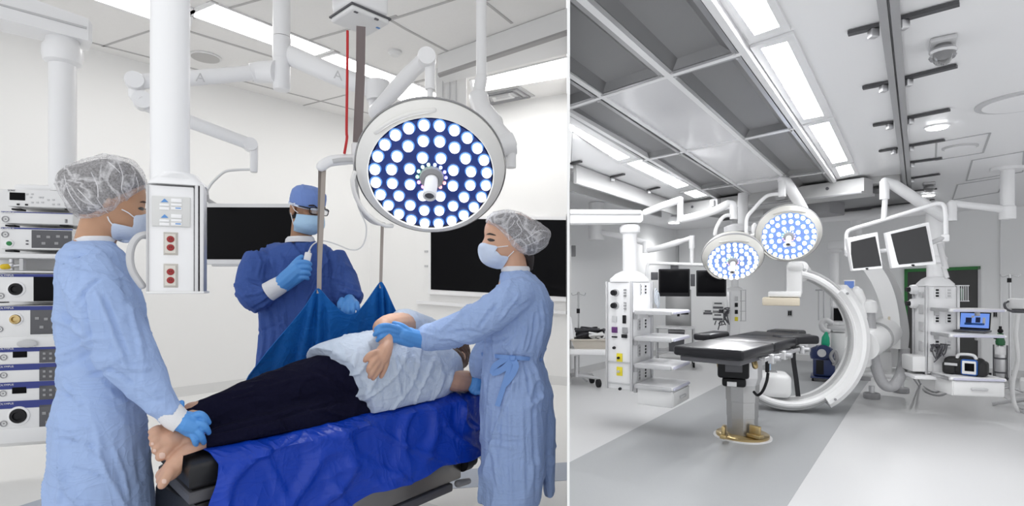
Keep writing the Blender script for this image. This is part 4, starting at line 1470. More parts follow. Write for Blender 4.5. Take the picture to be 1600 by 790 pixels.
def ell(fr, xl, xr, py, w, hd, k=24, px_tilt=0.0, sq=1.0):
    """Ellipse ring of the body: silhouette from xl to xr at row py (centre), half depth hd, centre offset w."""
    a = fr.p(xl, py + px_tilt, w)
    b = fr.p(xr, py - px_tilt, w)
    c, h = (a + b) / 2, (b - a) / 2
    out = []
    for i in range(k):
        t = 2 * PI * i / k
        cx, sx = math.cos(t), math.sin(t)
        out.append(c + h * (math.copysign(abs(cx) ** sq, cx)) + fr.w * (hd * math.copysign(abs(sx) ** sq, sx)))
    return out


def ptube(mb, fr, pts, seg=14, flat=1.0, round_ends=True, sm=3, up=None):
    """Limb through image points (px, py, w, r_px)."""
    P = [fr.p(p[0], p[1], p[2]) for p in pts]
    R = [p[3] * q.y / F for p, q in zip(pts, P)]
    if sm:
        S = smoothpath([Vector((*p,)) for p in P], sm)
        n = len(P)
        RR = []
        for i in range(n - 1):
            for k in range(sm):
                RR.append(R[i] + (R[i + 1] - R[i]) * k / sm)
        RR.append(R[-1])
        P, R = S, RR
    mb.tube(P, R, seg, round_ends=round_ends, flat=flat, up=up)
    return mb


def bvh_of(o):
    me = o.data
    off = ORIG[o.name]
    return BVHTree.FromPolygons([v.co + off for v in me.vertices], [tuple(p.vertices) for p in me.polygons])


def patch(mb, outline, fr, bvh, e=.004, wdef=-.02, both=False, nr=7, sub=4, lift=0.0, th=.003, dirv=None):
    """Cloth or mark lying on a surface: the outline (image points) projected along the frame's sight axis onto bvh, raised by e."""
    L = smoothloop([fr.p(x, y, 0) for x, y in outline], sub) if sub else [fr.p(x, y, 0) for x, y in outline]
    c = sum(L, Vector()) / len(L)
    n = len(L)

    def proj(p, s, k):
        o = V(0, 0, CAMZ)
        if s < 0:
            d = (p - o).normalized()
            h = bvh.ray_cast(o, d)
            if h[0] is not None and abs((h[0] - fr.o).dot(fr.w)) < .4:
                return h[0] - d * (e + lift * (1 - k * k))
            q = bvh.find_nearest(p + fr.w * wdef)
            return p + fr.w * ((q[0] - p).dot(fr.w) * .55) - fr.w * (e + lift * (1 - k * k))
        h = bvh.ray_cast(p + fr.w * .6, -fr.w)
        if h[0] is not None:
            return h[0] + fr.w * (e + lift * (1 - k * k))
        q = bvh.find_nearest(p - fr.w * wdef)
        return p + fr.w * ((q[0] - p).dot(fr.w) * .55) + fr.w * (e + lift * (1 - k * k))

    front = [[proj(c + (p - c) * (k / nr), -1, k / nr) for p in L] for k in range(nr, 0, -1)]
    if both:
        back = [[proj(c + (p - c) * (k / nr), 1, k / nr) for p in L] for k in range(1, nr + 1)]
    else:
        back = [[p + fr.w * th for p in r] for r in reversed(front)]
    return mb.rings(front + back, False, False, closed=True) if False else mb.rings(front + back, True, True, closed=False) if False else _closed(mb, front, back)


def _closed(mb, front, back):
    R = [[mb.v(p) for p in r] for r in front]
    B = [[mb.v(p) for p in r] for r in back]
    n = len(R[0])

    def strip(a, b):
        for j in range(n):
            mb.face((a[j], a[(j + 1) % n], b[(j + 1) % n], b[j]))
    for i in range(len(R) - 1):
        strip(R[i], R[i + 1])
    mb.face(R[-1])
    mb.face(list(reversed(B[0])))
    for i in range(len(B) - 1):
        strip(B[i], B[i + 1])
    strip(B[-1], R[0])
    return mb


def on(fr, bv, x, y, e):
    p = fr.p(x, y, 0); d = (p - V(0, 0, CAMZ)).normalized(); h = bv.ray_cast(V(0, 0, CAMZ), d)
    q = h[0] if h[0] is not None and abs((h[0] - fr.o).dot(fr.w)) < .6 else p - fr.w * .12
    return q - d * e


def glove(name, parent, fr, palm, fingers, m=None, voxel=.0035):
    """Hand: palm limbs (image-point tubes) plus separate bent fingers, grown into one skin."""
    mb = MB()
    for p in palm:
        ptube(mb, fr, p, 12, sm=3)
    for f in fingers:
        ptube(mb, fr, f, 10, sm=3)
    return fuse(mb, name, m or M_GLOVE, parent, voxel=voxel, smooth=3)


def gown_mesh(name, parent, fr, torso, sleeves, m, amp=.007, sc=(9, 3.5), seed=0.0, voxel=.011, smooth=5, tilt=0.0, extra=None, lines=()):
    mb = MB()
    mb.rings([ell(fr, *r) for r in torso])
    for s in sleeves:
        ptube(mb, fr, s, 18, round_ends=False, sm=4)
    if extra:
        extra(mb)
    return fuse(mb, name, m, parent, voxel=voxel, smooth=smooth, disp=creased(folds(fr, amp, sc, seed, .7, tilt), lines))


# ================================================================ nurse at the patient's feet (left)
N = Fr(150, 1.90)
nurse = thing('person', V(N.o.x, N.o.y, 0), 'person in light blue gown and clear bouffant cap at far left, holding patient\'s ankles', 'person')
# body: head, neck, trunk and legs in one skin (mostly under the gown)
mb = MB()
inflate(mb, [N.p(*q) for q in ((206, 262), (221, 280), (227.5, 297), (228.5, 312), (227, 324), (230, 333), (236, 343), (231, 348), (230, 356), (227, 363), (222, 373), (208, 376), (190, 374), (174, 372), (150, 352), (118, 330), (102, 300), (112, 270), (150, 254), (185, 253))], .074, N.w, c=N.p(165, 312), power=.75)
ptube(mb, N, [(160, 330, 0, 23), (152, 360, 0, 25), (148, 385, 0, 28)], sm=3)
mb.rings([ell(N, *r) for r in ((118, 180, 380, 0, .06), (100, 195, 410, 0, .13), (98, 212, 460, 0, .14), (95, 215, 560, 0, .12), (90, 215, 650, 0, .14), (100, 205, 740, 0, .13), (100, 200, 800, 0, .12))])
for s in (-.07, .07):
    ptube(mb, N, [(152, 780, s, 40), (150, 860, s, 30), (150, 960, s, 24), (150, 1000, s, 20)], sm=2)
body = fuse(mb, 'body', M_SKIN, nurse, voxel=.0065, smooth=4)
B_ = bvh_of(body)
for s in (-.07, .07):
    mb = MB(); mb.box(N.p(158, 990, s) * 1.0 + V(0, 0, 0), (.10, .1, .1), N.R, .03)
    bm_c = N.o + N.u * .03 + N.w * s
    mb = MB(); mb.box(V(bm_c.x, bm_c.y, .045), (.24, .09, .085), N.R, .035, 4); mb.build('shoe', M_SHOE, nurse)
# gown
gown_mesh('gown', nurse, N,
          [(116, 181, 374, 0, .062), (104, 186, 381, 0, .105), (89, 196, 394, 0, .155), (87, 206, 420, 0, .175), (86, 218, 450, 0, .18), (85, 232, 480, 0, .175), (84, 233, 523, 0, .17), (86, 226, 560, 0, .165),
           (87, 222, 590, 0, .165), (86, 224, 614, 0, .17), (76, 230, 656, 0, .18), (70, 236, 710, 0, .19), (64, 244, 770, 0, .20), (60, 248, 830, 0, .205), (56, 250, 900, 0, .21)],
          [[(132, 418, -.12, 38), (150, 452, -.17, 46), (172, 505, -.19, 47), (200, 556, -.20, 44), (221, 588, -.215, 37), (246, 620, -.245, 29), (262, 638, -.26, 23), (272, 648, -.268, 20)],
           [(150, 425, .12, 36), (185, 500, .15, 40), (215, 580, .12, 34), (240, 625, .08, 26)]],
          M_GOWN, amp=.011, sc=(8, 4.5), seed=1.3, tilt=.5, voxel=.0075,
          lines=[([(157, 432), (140, 444), (124, 462), (118, 480)], 4, -9), ([(88, 498), (108, 510), (130, 527)], 5, 9), ([(96, 490), (126, 512)], 4, -7), ([(90, 553), (116, 544), (140, 531)], 5, 9), ([(87, 572), (110, 566), (142, 548)], 5, -9),
                 ([(126, 458), (134, 500), (140, 540)], 5, -11), ([(150, 456), (168, 500), (182, 540), (198, 574)], 5, 9), ([(164, 462), (186, 520), (200, 556)], 4, -8), ([(206, 474), (216, 520), (224, 560)], 5, 8), ([(226, 500), (236, 545)], 4, -6),
                 ([(168, 578), (190, 588), (206, 600)], 4, -8), ([(176, 566), (204, 578), (238, 574)], 4, 7), ([(96, 598), (112, 622), (124, 634)], 4, 8), ([(88, 608), (118, 628)], 4, -7), ([(136, 586), (160, 582), (174, 576)], 4, -8),
                 ([(214, 604), (234, 612), (252, 606)], 4, 6), ([(226, 622), (246, 626), (262, 620)], 4, -6), ([(74, 664), (104, 672), (136, 668)], 3.2, 6), ([(80, 686), (112, 690), (150, 696)], 3.2, -6), ([(92, 676), (128, 694), (158, 714)], 3.2, 6),
                 ([(150, 698), (162, 724), (172, 752)], 3.5, 6), ([(108, 732), (140, 738), (170, 750)], 3.2, -6), ([(180, 700), (196, 740), (204, 780)], 5, 7), ([(216, 700), (222, 750)], 5, -7), ([(96, 720), (92, 760), (88, 786)], 5, 6), ([(172, 395), (190, 425), (206, 470)], 5, -5), ([(112, 390), (116, 420), (110, 450)], 4, 5)])
mb = MB(); mb.rings([ell(N, *r) for r in ((116, 181, 379, 0, .064), (115, 182, 374, 0, .066), (120, 179, 370, 0, .062), (121, 177, 376, 0, .058))], False, False); mb.build('neck_band', M_CUFF, nurse)
mb = MB(); ptube(mb, N, [(262, 640, -.262, 19), (273, 652, -.272, 19), (284, 660, -.28, 17)], 20, sm=3, round_ends=False); mb.build('cuff', M_CUFF, nurse)
glove('glove', nurse, N,
      [[(278, 657, -0.280, 15), (291, 660, -0.285, 17), (301, 664, -0.290, 15)], [(288, 650, -0.280, 9), (300, 652, -0.290, 9)], [(288, 669, -0.280, 9), (298, 675, -0.290, 8.5)]],
      [[(300, 651, -0.295, 6), (311, 646, -0.308, 5.5), (320, 651, -0.306, 5.1), (326, 660, -0.290, 4.3)],
       [(303, 659, -0.300, 6), (314, 661, -0.312, 5.5), (321.5, 667, -0.310, 5.1), (326, 675.5, -0.292, 4.3)],
       [(302, 667, -0.300, 6), (311, 675, -0.312, 5.4), (316, 683.5, -0.308, 5), (318.5, 691, -0.290, 4.2)],
       [(298, 674, -0.295, 5.6), (303, 684, -0.306, 5), (305.5, 691.5, -0.302, 4.6), (306, 698, -0.285, 3.8)],
       [(284, 651, -0.270, 6.5), (282, 641, -0.265, 5.6), (283.5, 629, -0.260, 4.6)]], voxel=.0028)
mb = MB()
patch(mb, [(209.5, 338), (221, 335.5), (231, 334), (237.5, 342), (235.5, 352), (229, 363), (214, 374), (198, 379), (184, 375.5), (174.5, 369), (175.5, 349), (190, 353.5), (207, 354.5)], N, B_, e=.008, lift=.006, both=True, sub=3)
mb.build('face_mask', M_MASK, nurse)
for pts in ([(209, 339), (200, 332), (190, 327)], [(177, 352), (171, 345), (168, 338)]):
    mb = MB()
    P = []
    for x, y in pts:
        p = N.p(x, y, 0); d = (p - V(0, 0, CAMZ)).normalized(); h = B_.ray_cast(V(0, 0, CAMZ), d)
        P.append((h[0] if h[0] else p) - d * .004)
    mb.tube(smoothpath(P, 4), .0022, 6); mb.build('mask_loop', M_LOOP, nurse)
mb = MB(); patch(mb, [(215.5, 325.5), (220, 323), (227, 325.5), (227.5, 328), (221, 328.5)], N, B_, e=.0015, sub=2, nr=2, th=.002); mb.build('eye', M_EYE, nurse)
mb = MB(); patch(mb, [(218, 316), (223, 313.5), (227.5, 315), (227.5, 317.5), (222, 316.5)], N, B_, e=.0015, sub=2, nr=2, th=.002); mb.build('eyebrow', M_BROW, nurse)
# ear, hair, cap
mb = MB(); mb.ball(N.p(167, 318, -.073), (.016, .010, .03), N.R); mb.ball(N.p(169, 316, -.08), (.010, .006, .02), N.R)
fuse(mb, 'ear', M_SKIN, nurse, voxel=.003, smooth=2)
mb = MB()
inflate(mb, [N.p(*q) for q in ((221, 277), (226, 288), (205, 306), (178, 322), (160, 337), (138, 340), (119, 332), (104, 312), (91, 292), (86.5, 278), (97, 265), (130, 255), (165, 249), (196, 254), (212, 264))], .092, N.w, c=N.p(160, 292), power=.5)
mb.build('hair', M_HAIR, nurse)
mb = MB()
inflate(mb, [N.p(*q) for q in ((200, 249), (218, 263), (227, 280), (229, 293), (214, 309), (190, 326), (177, 336), (158, 343), (138, 345), (118, 338), (101, 318), (88, 296), (84.5, 279), (96, 263), (130, 250), (168, 243))], .112, N.w, c=N.p(158, 293), power=.42, m=9)
CB_ = bvh_of(fuse(mb, 'bouffant_cap', M_BOUF, nurse, voxel=.006, smooth=2, disp=folds(N, .0045, (16, 14), 4.0, .9, .8)))
mb = MB()
# drawn tension folds of the cap
for q in ([(100, 272), (108, 300), (128, 330)], [(120, 294), (146, 320), (168, 338)], [(142, 268), (152, 290), (153, 310)], [(184, 252), (192, 275), (190, 296), (200, 312)], [(150, 308), (166, 330), (176, 335)], [(168, 252), (180, 262), (188, 270)], [(212, 275), (216, 290), (213, 305)]):
    P = smoothpath([on(N, CB_, x, y, -.0006) for x, y in q], 5)
    mb.tube(P, [.0004] + [.0014] * (len(P) - 2) + [.0004], 6)
mb.build('cap_crease', mat('nonwoven_crease', (0.75, 0.74, 0.76), 0.8), nurse)

# ================================================================ man behind the table
A = Fr(478, 2.98)
man = thing('person', V(A.o.x, A.o.y, 0), 'person in royal blue gown, blue cap, glasses and mask, holding white hand control behind sling', 'person')
Hc = A.p(479, 330)                                    # head centre
yaw, pit = math.radians(38), math.radians(14)
fd = (A.u * math.sin(yaw) - A.w * math.cos(yaw)) * math.cos(pit) - V(0, 0, math.sin(pit))
fl = V(0, 0, 1).cross(fd).normalized()               # towards his left
fu = fd.cross(fl).normalized()
HR = Matrix((fl, fd, fu)).transposed()               # local x = left, y = front, z = up


def hp(x, y, z):
    return Hc + HR @ Vector((x, y, z))


mb = MB()
mb.ball(hp(0, -.005, .035), (.076, .092, .098), HR, 24, 16)
mb.ball(hp(0, .015, -.045), (.060, .070, .075), HR, 20, 14)
mb.ball(hp(0, .045, -.085), (.036, .035, .028), HR, 16, 10)
mb.tube([hp(0, .075, .025), hp(0, .102, -.012), hp(0, .104, -.022)], [.009, .014, .012], 10, round_ends=True)
for s in (-1, 1):
    mb.ball(hp(s * .036, .066, -.01), (.026, .02, .02), HR, 12, 8)
    mb.ball(hp(s * .032, .076, .037), (.026, .012, .008), HR, 12, 8)
mb.tube([hp(0, -.025, -.05), A.p(470, 382, .02)], [.052, .058], 16)
mb.rings([ell(A, *r) for r in ((440, 500, 384, 0, .07), (415, 520, 405, 0, .11), (408, 530, 440, 0, .12), (410, 528, 520, 0, .11), (412, 525, 600, 0, .12), (420, 520, 640, 0, .11))])
for s in (-.09, .09):
    c = A.o + A.u * s
    mb.tube([V(c.x, c.y, .78), V(c.x, c.y, .42), V(c.x, c.y, .08)], [.085, .06, .045], 14)
body = fuse(mb, 'body', M_SKINM, man, voxel=.006, smooth=4)
BM = bvh_of(body)
for s in (-.09, .09):
    c = A.o + A.u * s - A.w * .05
    mb = MB(); mb.box(V(c.x, c.y, .045), (.095, .27, .085), A.R, .035, 4); mb.build('shoe', M_BLACK, man)
for s in (1, -1):
    mb = MB(); mb.ball(hp(s * .079, -.012, .0), (.010, .020, .033), HR, 14, 10); mb.ball(hp(s * .084, -.018, .012), (.006, .014, .018), HR, 10, 8)
    fuse(mb, 'ear', M_SKINM, man, voxel=.003, smooth=2)
# dark sideburn and back hair
mb = MB(); mb.ball(hp(0, -.028, -.012), (.072, .072, .055), HR, 20, 12); mb.build('hair', mat('short_black_hair', (0.012, 0.010, 0.010), 0.7, bump=0.4, bscale=200), man)
# cloth cap
mb = MB()
prof = [(.098, .028), (.101, .045), (.100, .075), (.094, .105), (.074, .130), (.040, .143), (.006, .147)]
rg = []
for r_, z_ in prof:
    rg.append([hp(.088 / .1 * r_ * math.cos(2 * PI * k / 40), (-.004 + 1.03 * r_ * math.sin(2 * PI * k / 40)) + (.004 if z_ > .1 else 0), z_ * .96 + .004 * math.sin(4 * PI * k / 40)) for k in range(40)])
mb.rings(rg)
fuse(mb, 'scrub_cap', M_CAPB, man, voxel=.006, smooth=2, disp=folds(A, .003, (18, 16), 2.0, .7))
mb = MB()
rg = [[hp(.0905 / .1 * r_ * math.cos(2 * PI * k / 40), -.004 + 1.05 * r_ * math.sin(2 * PI * k / 40), z_ + .004 * math.sin(4 * PI * k / 40)) for k in range(40)] for r_, z_ in ((.097, .022), (.1, .022), (.1, .032), (.097, .032))]
mb.rings(rg, False, False, closed=True); mb.build('cap_band', mat('cap_band_pale', (0.62, 0.70, 0.85), 0.8), man)
# mask
mb = MB()
def msk(u, v):
    a = (u - .5) * 2
    th = a * 1.30
    z = .002 - .112 * v
    rr = .076 + .034 * math.exp(-(a * 1.9) ** 2) * math.exp(-((v - .25) * 2.2) ** 2) + .012 * math.exp(-((v - .6) * 3) ** 2) - .015 * max(0, v - .7) * 3
    z += .02 * abs(a) * (-.5 if v < .5 else .35) * 1.2 - .008
    y = math.cos(th) * rr + .008
    if v > .75:
        y -= (v - .75) * .06
    return hp(math.sin(th) * (rr + .006), y, z - .004 * math.sin(v * 22) * 0)
mb.grid(msk, 24, 14, .003); mb.build('face_mask', M_MASKB, man)
for z0, z1 in ((.006, -.02), (-.085, -.055)):
    for s in (1, -1):
        mb = MB(); mb.tube(smoothpath([hp(s * .074, .03, z0 - .016), hp(s * .083, .010, (z0 + z1) / 2 + .006), hp(s * .088, -.012, .022 if z0 > 0 else -.02)], 4), .002, 6); mb.build('mask_loop', M_LOOP, man)
# eyes, brows, glasses
for s in (1, -1):
    mb = MB(); mb.ball(hp(s * .033, .083, .022), (.013, .006, .006), HR, 12, 8); mb.build('eye', M_EYE, man)
    mb = MB(); mb.tube(smoothpath([hp(s * .012, .095, .036), hp(s * .033, .092, .044), hp(s * .054, .078, .038)], 4), [.003] * 4 + [.0045] * 4 + [.002], 8, round_ends=True); mb.build('eyebrow', M_EYE, man)
gl = MB()
for s in (1, -1):
    L = []
    for k in range(28):
        a = 2 * PI * k / 28
        ca, sa = math.cos(a), math.sin(a)
        x = .034 + .027 * math.copysign(abs(ca) ** .6, ca); z = .017 + .018 * math.copysign(abs(sa) ** .6, sa)
        L.append(hp(s * x, .109 - .25 * max(0, x - .03), z))
    L.append(L[0])
    gl.tube(L, .0028, 6)
    gl.tube([hp(s * .061, .101, .026), hp(s * .080, .05, .026), hp(s * .085, -.02, .022)], [.0045, .0035, .003], 8, up=(0, 0, 1))
gl.tube([hp(-.008, .111, .022), hp(0, .114, .024), hp(.008, .111, .022)], .0028, 6)
g = gl.build('glasses', M_BLACK, man)
for s in (1, -1):
    mb = MB(); mb.lathe([(.0, 0), (.020, .0), (.020, .001), (0, .001)], hp(s * .034, .106, .017), fd, seg=20, cap0=False, cap1=False); mb.build('lens', mat('spectacle_lens', (0.9, 0.92, 0.95), 0.05, alpha=.22), g)
mb = MB(); mb.tube([hp(-.088, .012, .035), hp(-.095, .0, .028), hp(-.088, -.012, .02)], .003, 6); mb.build('mask_tie', M_LOOP, man)
# gown with sleeves
gown_mesh('gown', man, A,
          [(450, 492, 376, .0, .075), (428, 506, 381, .0, .105), (412, 516, 388, .01, .125), (400, 526, 400, .01, .145), (399, 534, 430, .01, .155), (399, 540, 470, .01, .16), (400, 542, 520, .01, .16), (398, 546, 570, .01, .165), (394, 552, 640, .01, .17), (392, 556, 720, .01, .175)],
          [[(408, 402, -.0, 22), (400, 425, -.03, 26), (396, 448, -.06, 27), (400, 464, -.10, 26), (412, 461, -.145, 22), (424, 454, -.165, 17)],
           [(516, 398, -.0, 22), (526, 425, -.02, 25), (538, 450, -.06, 26), (544, 462, -.12, 23), (545, 468, -.17, 18)]],
          M_GOWND, amp=.012, sc=(8, 4.5), seed=6.1, voxel=.0085, tilt=-.3,
          lines=[([(456, 373), (466, 386), (479, 402)], 2.6, -12), ([(484, 378), (478, 396)], 2.4, -8), ([(414, 382), (418, 405), (416, 430)], 3.2, -14), ([(398, 388), (408, 408), (402, 430)], 3.2, 10), ([(384, 436), (402, 440), (420, 446)], 3, -12), ([(378, 462), (398, 458), (416, 452)], 3, 12), ([(392, 486), (410, 476), (424, 468)], 3, -12), ([(386, 448), (400, 452), (412, 450)], 2.6, 9),
                 ([(425, 402), (428, 430), (424, 440)], 3, 10), ([(440, 395), (452, 418), (456, 425)], 3, -9), ([(510, 386), (515, 408), (516, 430)], 3, -14), ([(526, 400), (524, 424), (521, 442)], 3, 12), ([(534, 414), (536, 436), (534, 452)], 3, -10), ([(522, 440), (542, 446), (560, 452)], 3, -12), ([(526, 452), (544, 458), (560, 462)], 2.8, 11), ([(500, 400), (503, 430), (501, 452)], 3, 9),
                 ([(404, 494), (410, 530), (408, 570)], 3.5, 10), ([(420, 480), (428, 520), (424, 560)], 3.5, -10), ([(438, 470), (446, 510)], 3.5, 9), ([(400, 520), (420, 512), (440, 500)], 3, -8)])
mb = MB(); mb.rings([ell(A, *r) for r in ((445, 493, 379, -.0, .092), (446, 492, 373, -.005, .088), (449, 490, 370, -.005, .080), (450, 489, 377, -.0, .078))], False, False); mb.build('neck_band', M_CUFF, man)
mb = MB(); ptube(mb, A, [(419, 456, -.165, 15.5), (431, 449, -.175, 15), (443, 442, -.185, 13.5)], 18, sm=3, round_ends=False); mb.build('cuff', M_CUFF, man)
glove('glove', man, A,
      [[(438, 445, -.185, 13), (450, 435, -.195, 14.5), (463, 423, -.205, 14)], [(446, 447, -.185, 9), (458, 437, -.20, 10), (470, 430, -.21, 9)]],
      [[(462, 412, -.215, 4.68), (472, 409, -.235, 4.29), (482, 410.5, -.235, 3.90), (485, 413, -.22, 3.28)],
       [(464, 419, -.22, 4.68), (474, 417, -.24, 4.29), (482, 418, -.238, 3.90), (485, 421, -.222, 3.28)],
       [(464, 427, -.22, 4.68), (473, 425.5, -.238, 4.21), (480, 426, -.236, 3.82), (483.5, 428.5, -.22, 3.20)],
       [(464, 434, -.215, 4.37), (472, 433, -.23, 3.90), (478, 433.5, -.228, 3.51), (481, 435.5, -.215, 2.96)],
       [(455, 420, -.20, 7), (464, 407, -.205, 4.68), (471, 401, -.21, 3.90)]])
glove('glove', man, A,
      [[(546, 468, -.20, 9), (546, 473, -.235, 10)], [(538, 472, -.225, 6.5), (538, 477, -.25, 6)], [(553, 472, -.225, 6.5), (554, 476, -.25, 6)]],
      [[(537.5, 475, -.255, 4.1), (536, 482, -.278, 3.9), (536, 489, -.28, 3.4), (537, 493, -.27, 2.8)],
       [(544.5, 476, -.26, 4.1), (544, 484, -.284, 3.9), (544, 491, -.284, 3.4), (545, 495, -.272, 2.8)],
       [(551.5, 475, -.26, 4.1), (552, 483, -.28, 3.8), (552, 490, -.28, 3.3), (552, 494, -.268, 2.8)],
       [(557.5, 473, -.25, 3.8), (559.5, 480, -.268, 3.5), (559.5, 486, -.268, 3), (559, 490, -.258, 2.6)],
       [(534, 468, -.22, 4.5), (530.5, 474, -.25, 4), (530.5, 480, -.258, 3.3)]], voxel=.003)
hcn = thing('hand_control', A.p(479, 405, -.21), 'small white hand control with cord held in the man\'s raised glove', 'remote control')
mb = MB()
mb.box((A.p(481.5, 396, -.218) + A.p(475, 428, -.216)) / 2, (.034, .02, .12), A.R @ Matrix.Rotation(.2, 3, 'Y'), .006); mb.build('case', M_WHITE, hcn)
mb = MB(); mb.tube([A.p(482, 396, -.218), A.p(484, 391, -.218)], [.008, .005], 10); mb.build('strain_relief', M_WHITE2, hcn)

# ================================================================ nurse at the patient's head (right)
W = Fr(805, 2.66)
nur = thing('person', V(W.o.x, W.o.y, 0), 'person in light blue gown and clear bouffant cap at right, reaching to patient\'s forearm', 'person')
mb = MB()
inflate(mb, [W.p(*q) for q in ((790, 334), (770, 337), (759, 350), (756.5, 362), (757, 370), (754, 377), (748.5, 387), (752, 392), (752, 399), (754, 404), (758, 413), (770, 418), (783, 417), (800, 408), (818, 398), (838, 384), (842, 362), (830, 342), (810, 333))], .074, W.w, c=W.p(795, 373), power=.75)
ptube(mb, W, [(800, 385, 0, 19), (803, 410, 0, 19.5), (806, 432, 0, 21)], sm=3)
mb.rings([ell(W, *r) for r in ((785, 828, 425, 0, .06), (776, 848, 450, 0, .12), (774, 842, 490, 0, .11), (775, 832, 540, 0, .09), (775, 832, 570, 0, .09), (775, 840, 640, 0, .11), (778, 838, 720, 0, .11))])
for s in (-.08, .08):
    c = W.o + W.w * s
    mb.tube([V(c.x, c.y, .45), V(c.x, c.y, .28), V(c.x, c.y, .07)], [.07, .055, .04], 14)
body = fuse(mb, 'body', M_SKIN2, nur, voxel=.006, smooth=4)
B_ = bvh_of(body)
for s in (-.08, .08):
    c = W.o + W.w * s - W.u * .04
    mb = MB(); mb.box(V(c.x, c.y, .045), (.25, .09, .085), W.R, .035, 4); mb.build('shoe', M_SHOE, nur)


def bow(mb):
    pass


gown_mesh('gown', nur, W,
          [(784, 827, 421, 0, .068), (780, 836, 430, 0, .10), (776, 850, 445, 0, .14), (768, 860, 466, 0, .155), (758, 863, 490, 0, .155), (752, 862, 515, 0, .15), (752, 853, 540, 0, .142), (753, 845, 560, 0, .138),
           (752, 851, 580, 0, .145), (751, 857, 605, 0, .155), (753, 858, 640, 0, .165), (752, 856, 690, 0, .175), (749, 853, 740, 0, .185), (747, 848, 778, 0, .19)],
          [[(820, 455, -.10, 24), (800, 466, -.16, 30), (775, 486, -.19, 30), (745, 502, -.19, 29), (712, 515, -.19, 26), (680, 524, -.195, 22), (655, 530, -.205, 18)],
           [(800, 470, .10, 24), (775, 520, .14, 25), (757, 560, .14, 22), (748, 585, .17, 16)]],
          M_GOWN, amp=.011, sc=(9, 4.5), seed=3.7, voxel=.0078, tilt=-.35,
          lines=[([(731, 482), (708, 500), (688, 516)], 3.4, 10), ([(778, 474), (762, 492), (748, 512)], 3.4, -12), ([(812, 462), (796, 480), (782, 500)], 3.4, 11), ([(752, 536), (776, 532), (800, 524)], 3, -10), ([(700, 520), (730, 516), (752, 520)], 3, -8), ([(660, 520), (690, 528), (720, 528)], 3, 8), ([(786, 540), (796, 548), (800, 556)], 3, 9), ([(824, 505), (820, 530), (814, 552)], 3.2, 11), ([(838, 490), (836, 520), (828, 548)], 3.2, -11), ([(808, 500), (802, 525), (790, 540)], 3, -9),
                 ([(802, 468), (816, 480), (830, 470)], 3, -8), ([(848, 470), (852, 505), (846, 540)], 3.2, 9), ([(808, 566), (802, 590), (800, 620)], 3, 10), ([(820, 565), (826, 595), (830, 630)], 3, -11), ([(834, 566), (844, 600), (848, 640)], 3, 10), ([(814, 570), (814, 610)], 2.8, -9), ([(770, 566), (766, 600), (764, 630)], 3, 9),
                 ([(764, 674), (790, 678), (816, 681)], 2.4, 7), ([(760, 684), (788, 690), (820, 691)], 2.4, -7), ([(770, 694), (800, 700)], 2.4, 6), ([(795, 630), (797, 700), (799, 785)], 3.6, 9), ([(834, 622), (836, 700), (838, 785)], 3.6, -10), ([(766, 690), (774, 730), (784, 776)], 3.6, 9), ([(816, 640), (818, 720), (818, 780)], 3.6, 8), ([(780, 640), (778, 700)], 3.4, -8)],
          extra=lambda mb: mb.rings([ell(W, *r) for r in ((846, 862, 470, .12, .06), (842, 862, 520, .12, .06), (835, 849, 560, .12, .06), (840, 862, 605, .12, .07), (845, 869, 675, .12, .08), (845, 868.5, 720, .12, .08), (850, 866, 772, .12, .07))]))
mb = MB(); mb.rings([ell(W, *r) for r in ((783, 828, 424, 0, .07), (783, 828, 419, 0, .072), (786, 826, 416, 0, .067), (787, 825, 422, 0, .064))], False, False); mb.build('neck_band', M_CUFF, nur)
# waist tie and bow
gb_ = bvh_of([c for c in children(nur) if c.name.startswith('gown')][0])


def ribbon(mb, pts, w, e=.008):
    P = smoothpath([on(W, gb_, x, y, e) for x, y in pts], 4)
    L = []
    for i, p in enumerate(P):
        t_ = (P[min(i + 1, len(P) - 1)] - P[max(i - 1, 0)]).normalized()
        n_ = t_.cross(W.w).normalized()
        L.append([p + n_ * w, p - n_ * w, p - n_ * w - W.w * .003, p + n_ * w - W.w * .003])
    mb.rings(L)


mb = MB()
ribbon(mb, [(752, 553), (775, 556), (800, 558), (825, 560), (847, 562)], .009)
ribbon(mb, [(801, 559), (787, 562), (773, 572), (771, 582), (786, 576), (800, 563)], .014, .016)
ribbon(mb, [(801, 560), (806, 572), (797, 590), (788, 600)], .014, .014)
ribbon(mb, [(800, 562), (793, 585), (784, 612), (777, 634)], .012, .012)
mb.build('waist_tie', M_TIE, nur)
mb = MB(); mb.box(on(W, gb_, 801, 559, .016), (.028, .02, .024), W.R, .007, 3); mb.build('bow_knot', M_TIE, nur)
glove('glove', nur, W,
      [[(664, 531, -.20, 14), (645, 527, -.24, 14), (628, 522, -.285, 12.5)], [(642, 519, -.25, 8), (622, 516, -.305, 7.5)], [(642, 535, -.25, 8), (624, 531, -.30, 7)]],
      [[(622, 513, -.312, 5), (606, 508.5, -.362, 4.7), (594, 509.5, -.392, 4.3), (587, 514, -.388, 3.6)],
       [(620, 519, -.318, 5), (604, 515.5, -.370, 4.7), (591, 517.5, -.400, 4.3), (585.5, 522.5, -.392, 3.6)],
       [(620, 526, -.315, 5), (606, 523, -.365, 4.7), (595, 526, -.392, 4.2), (590, 531.5, -.380, 3.5)],
       [(624, 532, -.305, 4.8), (612, 531, -.345, 4.4), (603, 535, -.366, 4), (599, 540, -.355, 3.3)],
       [(640, 518, -.27, 5.5), (628, 509, -.29, 5), (616, 505, -.30, 4.2)]], voxel=.003)
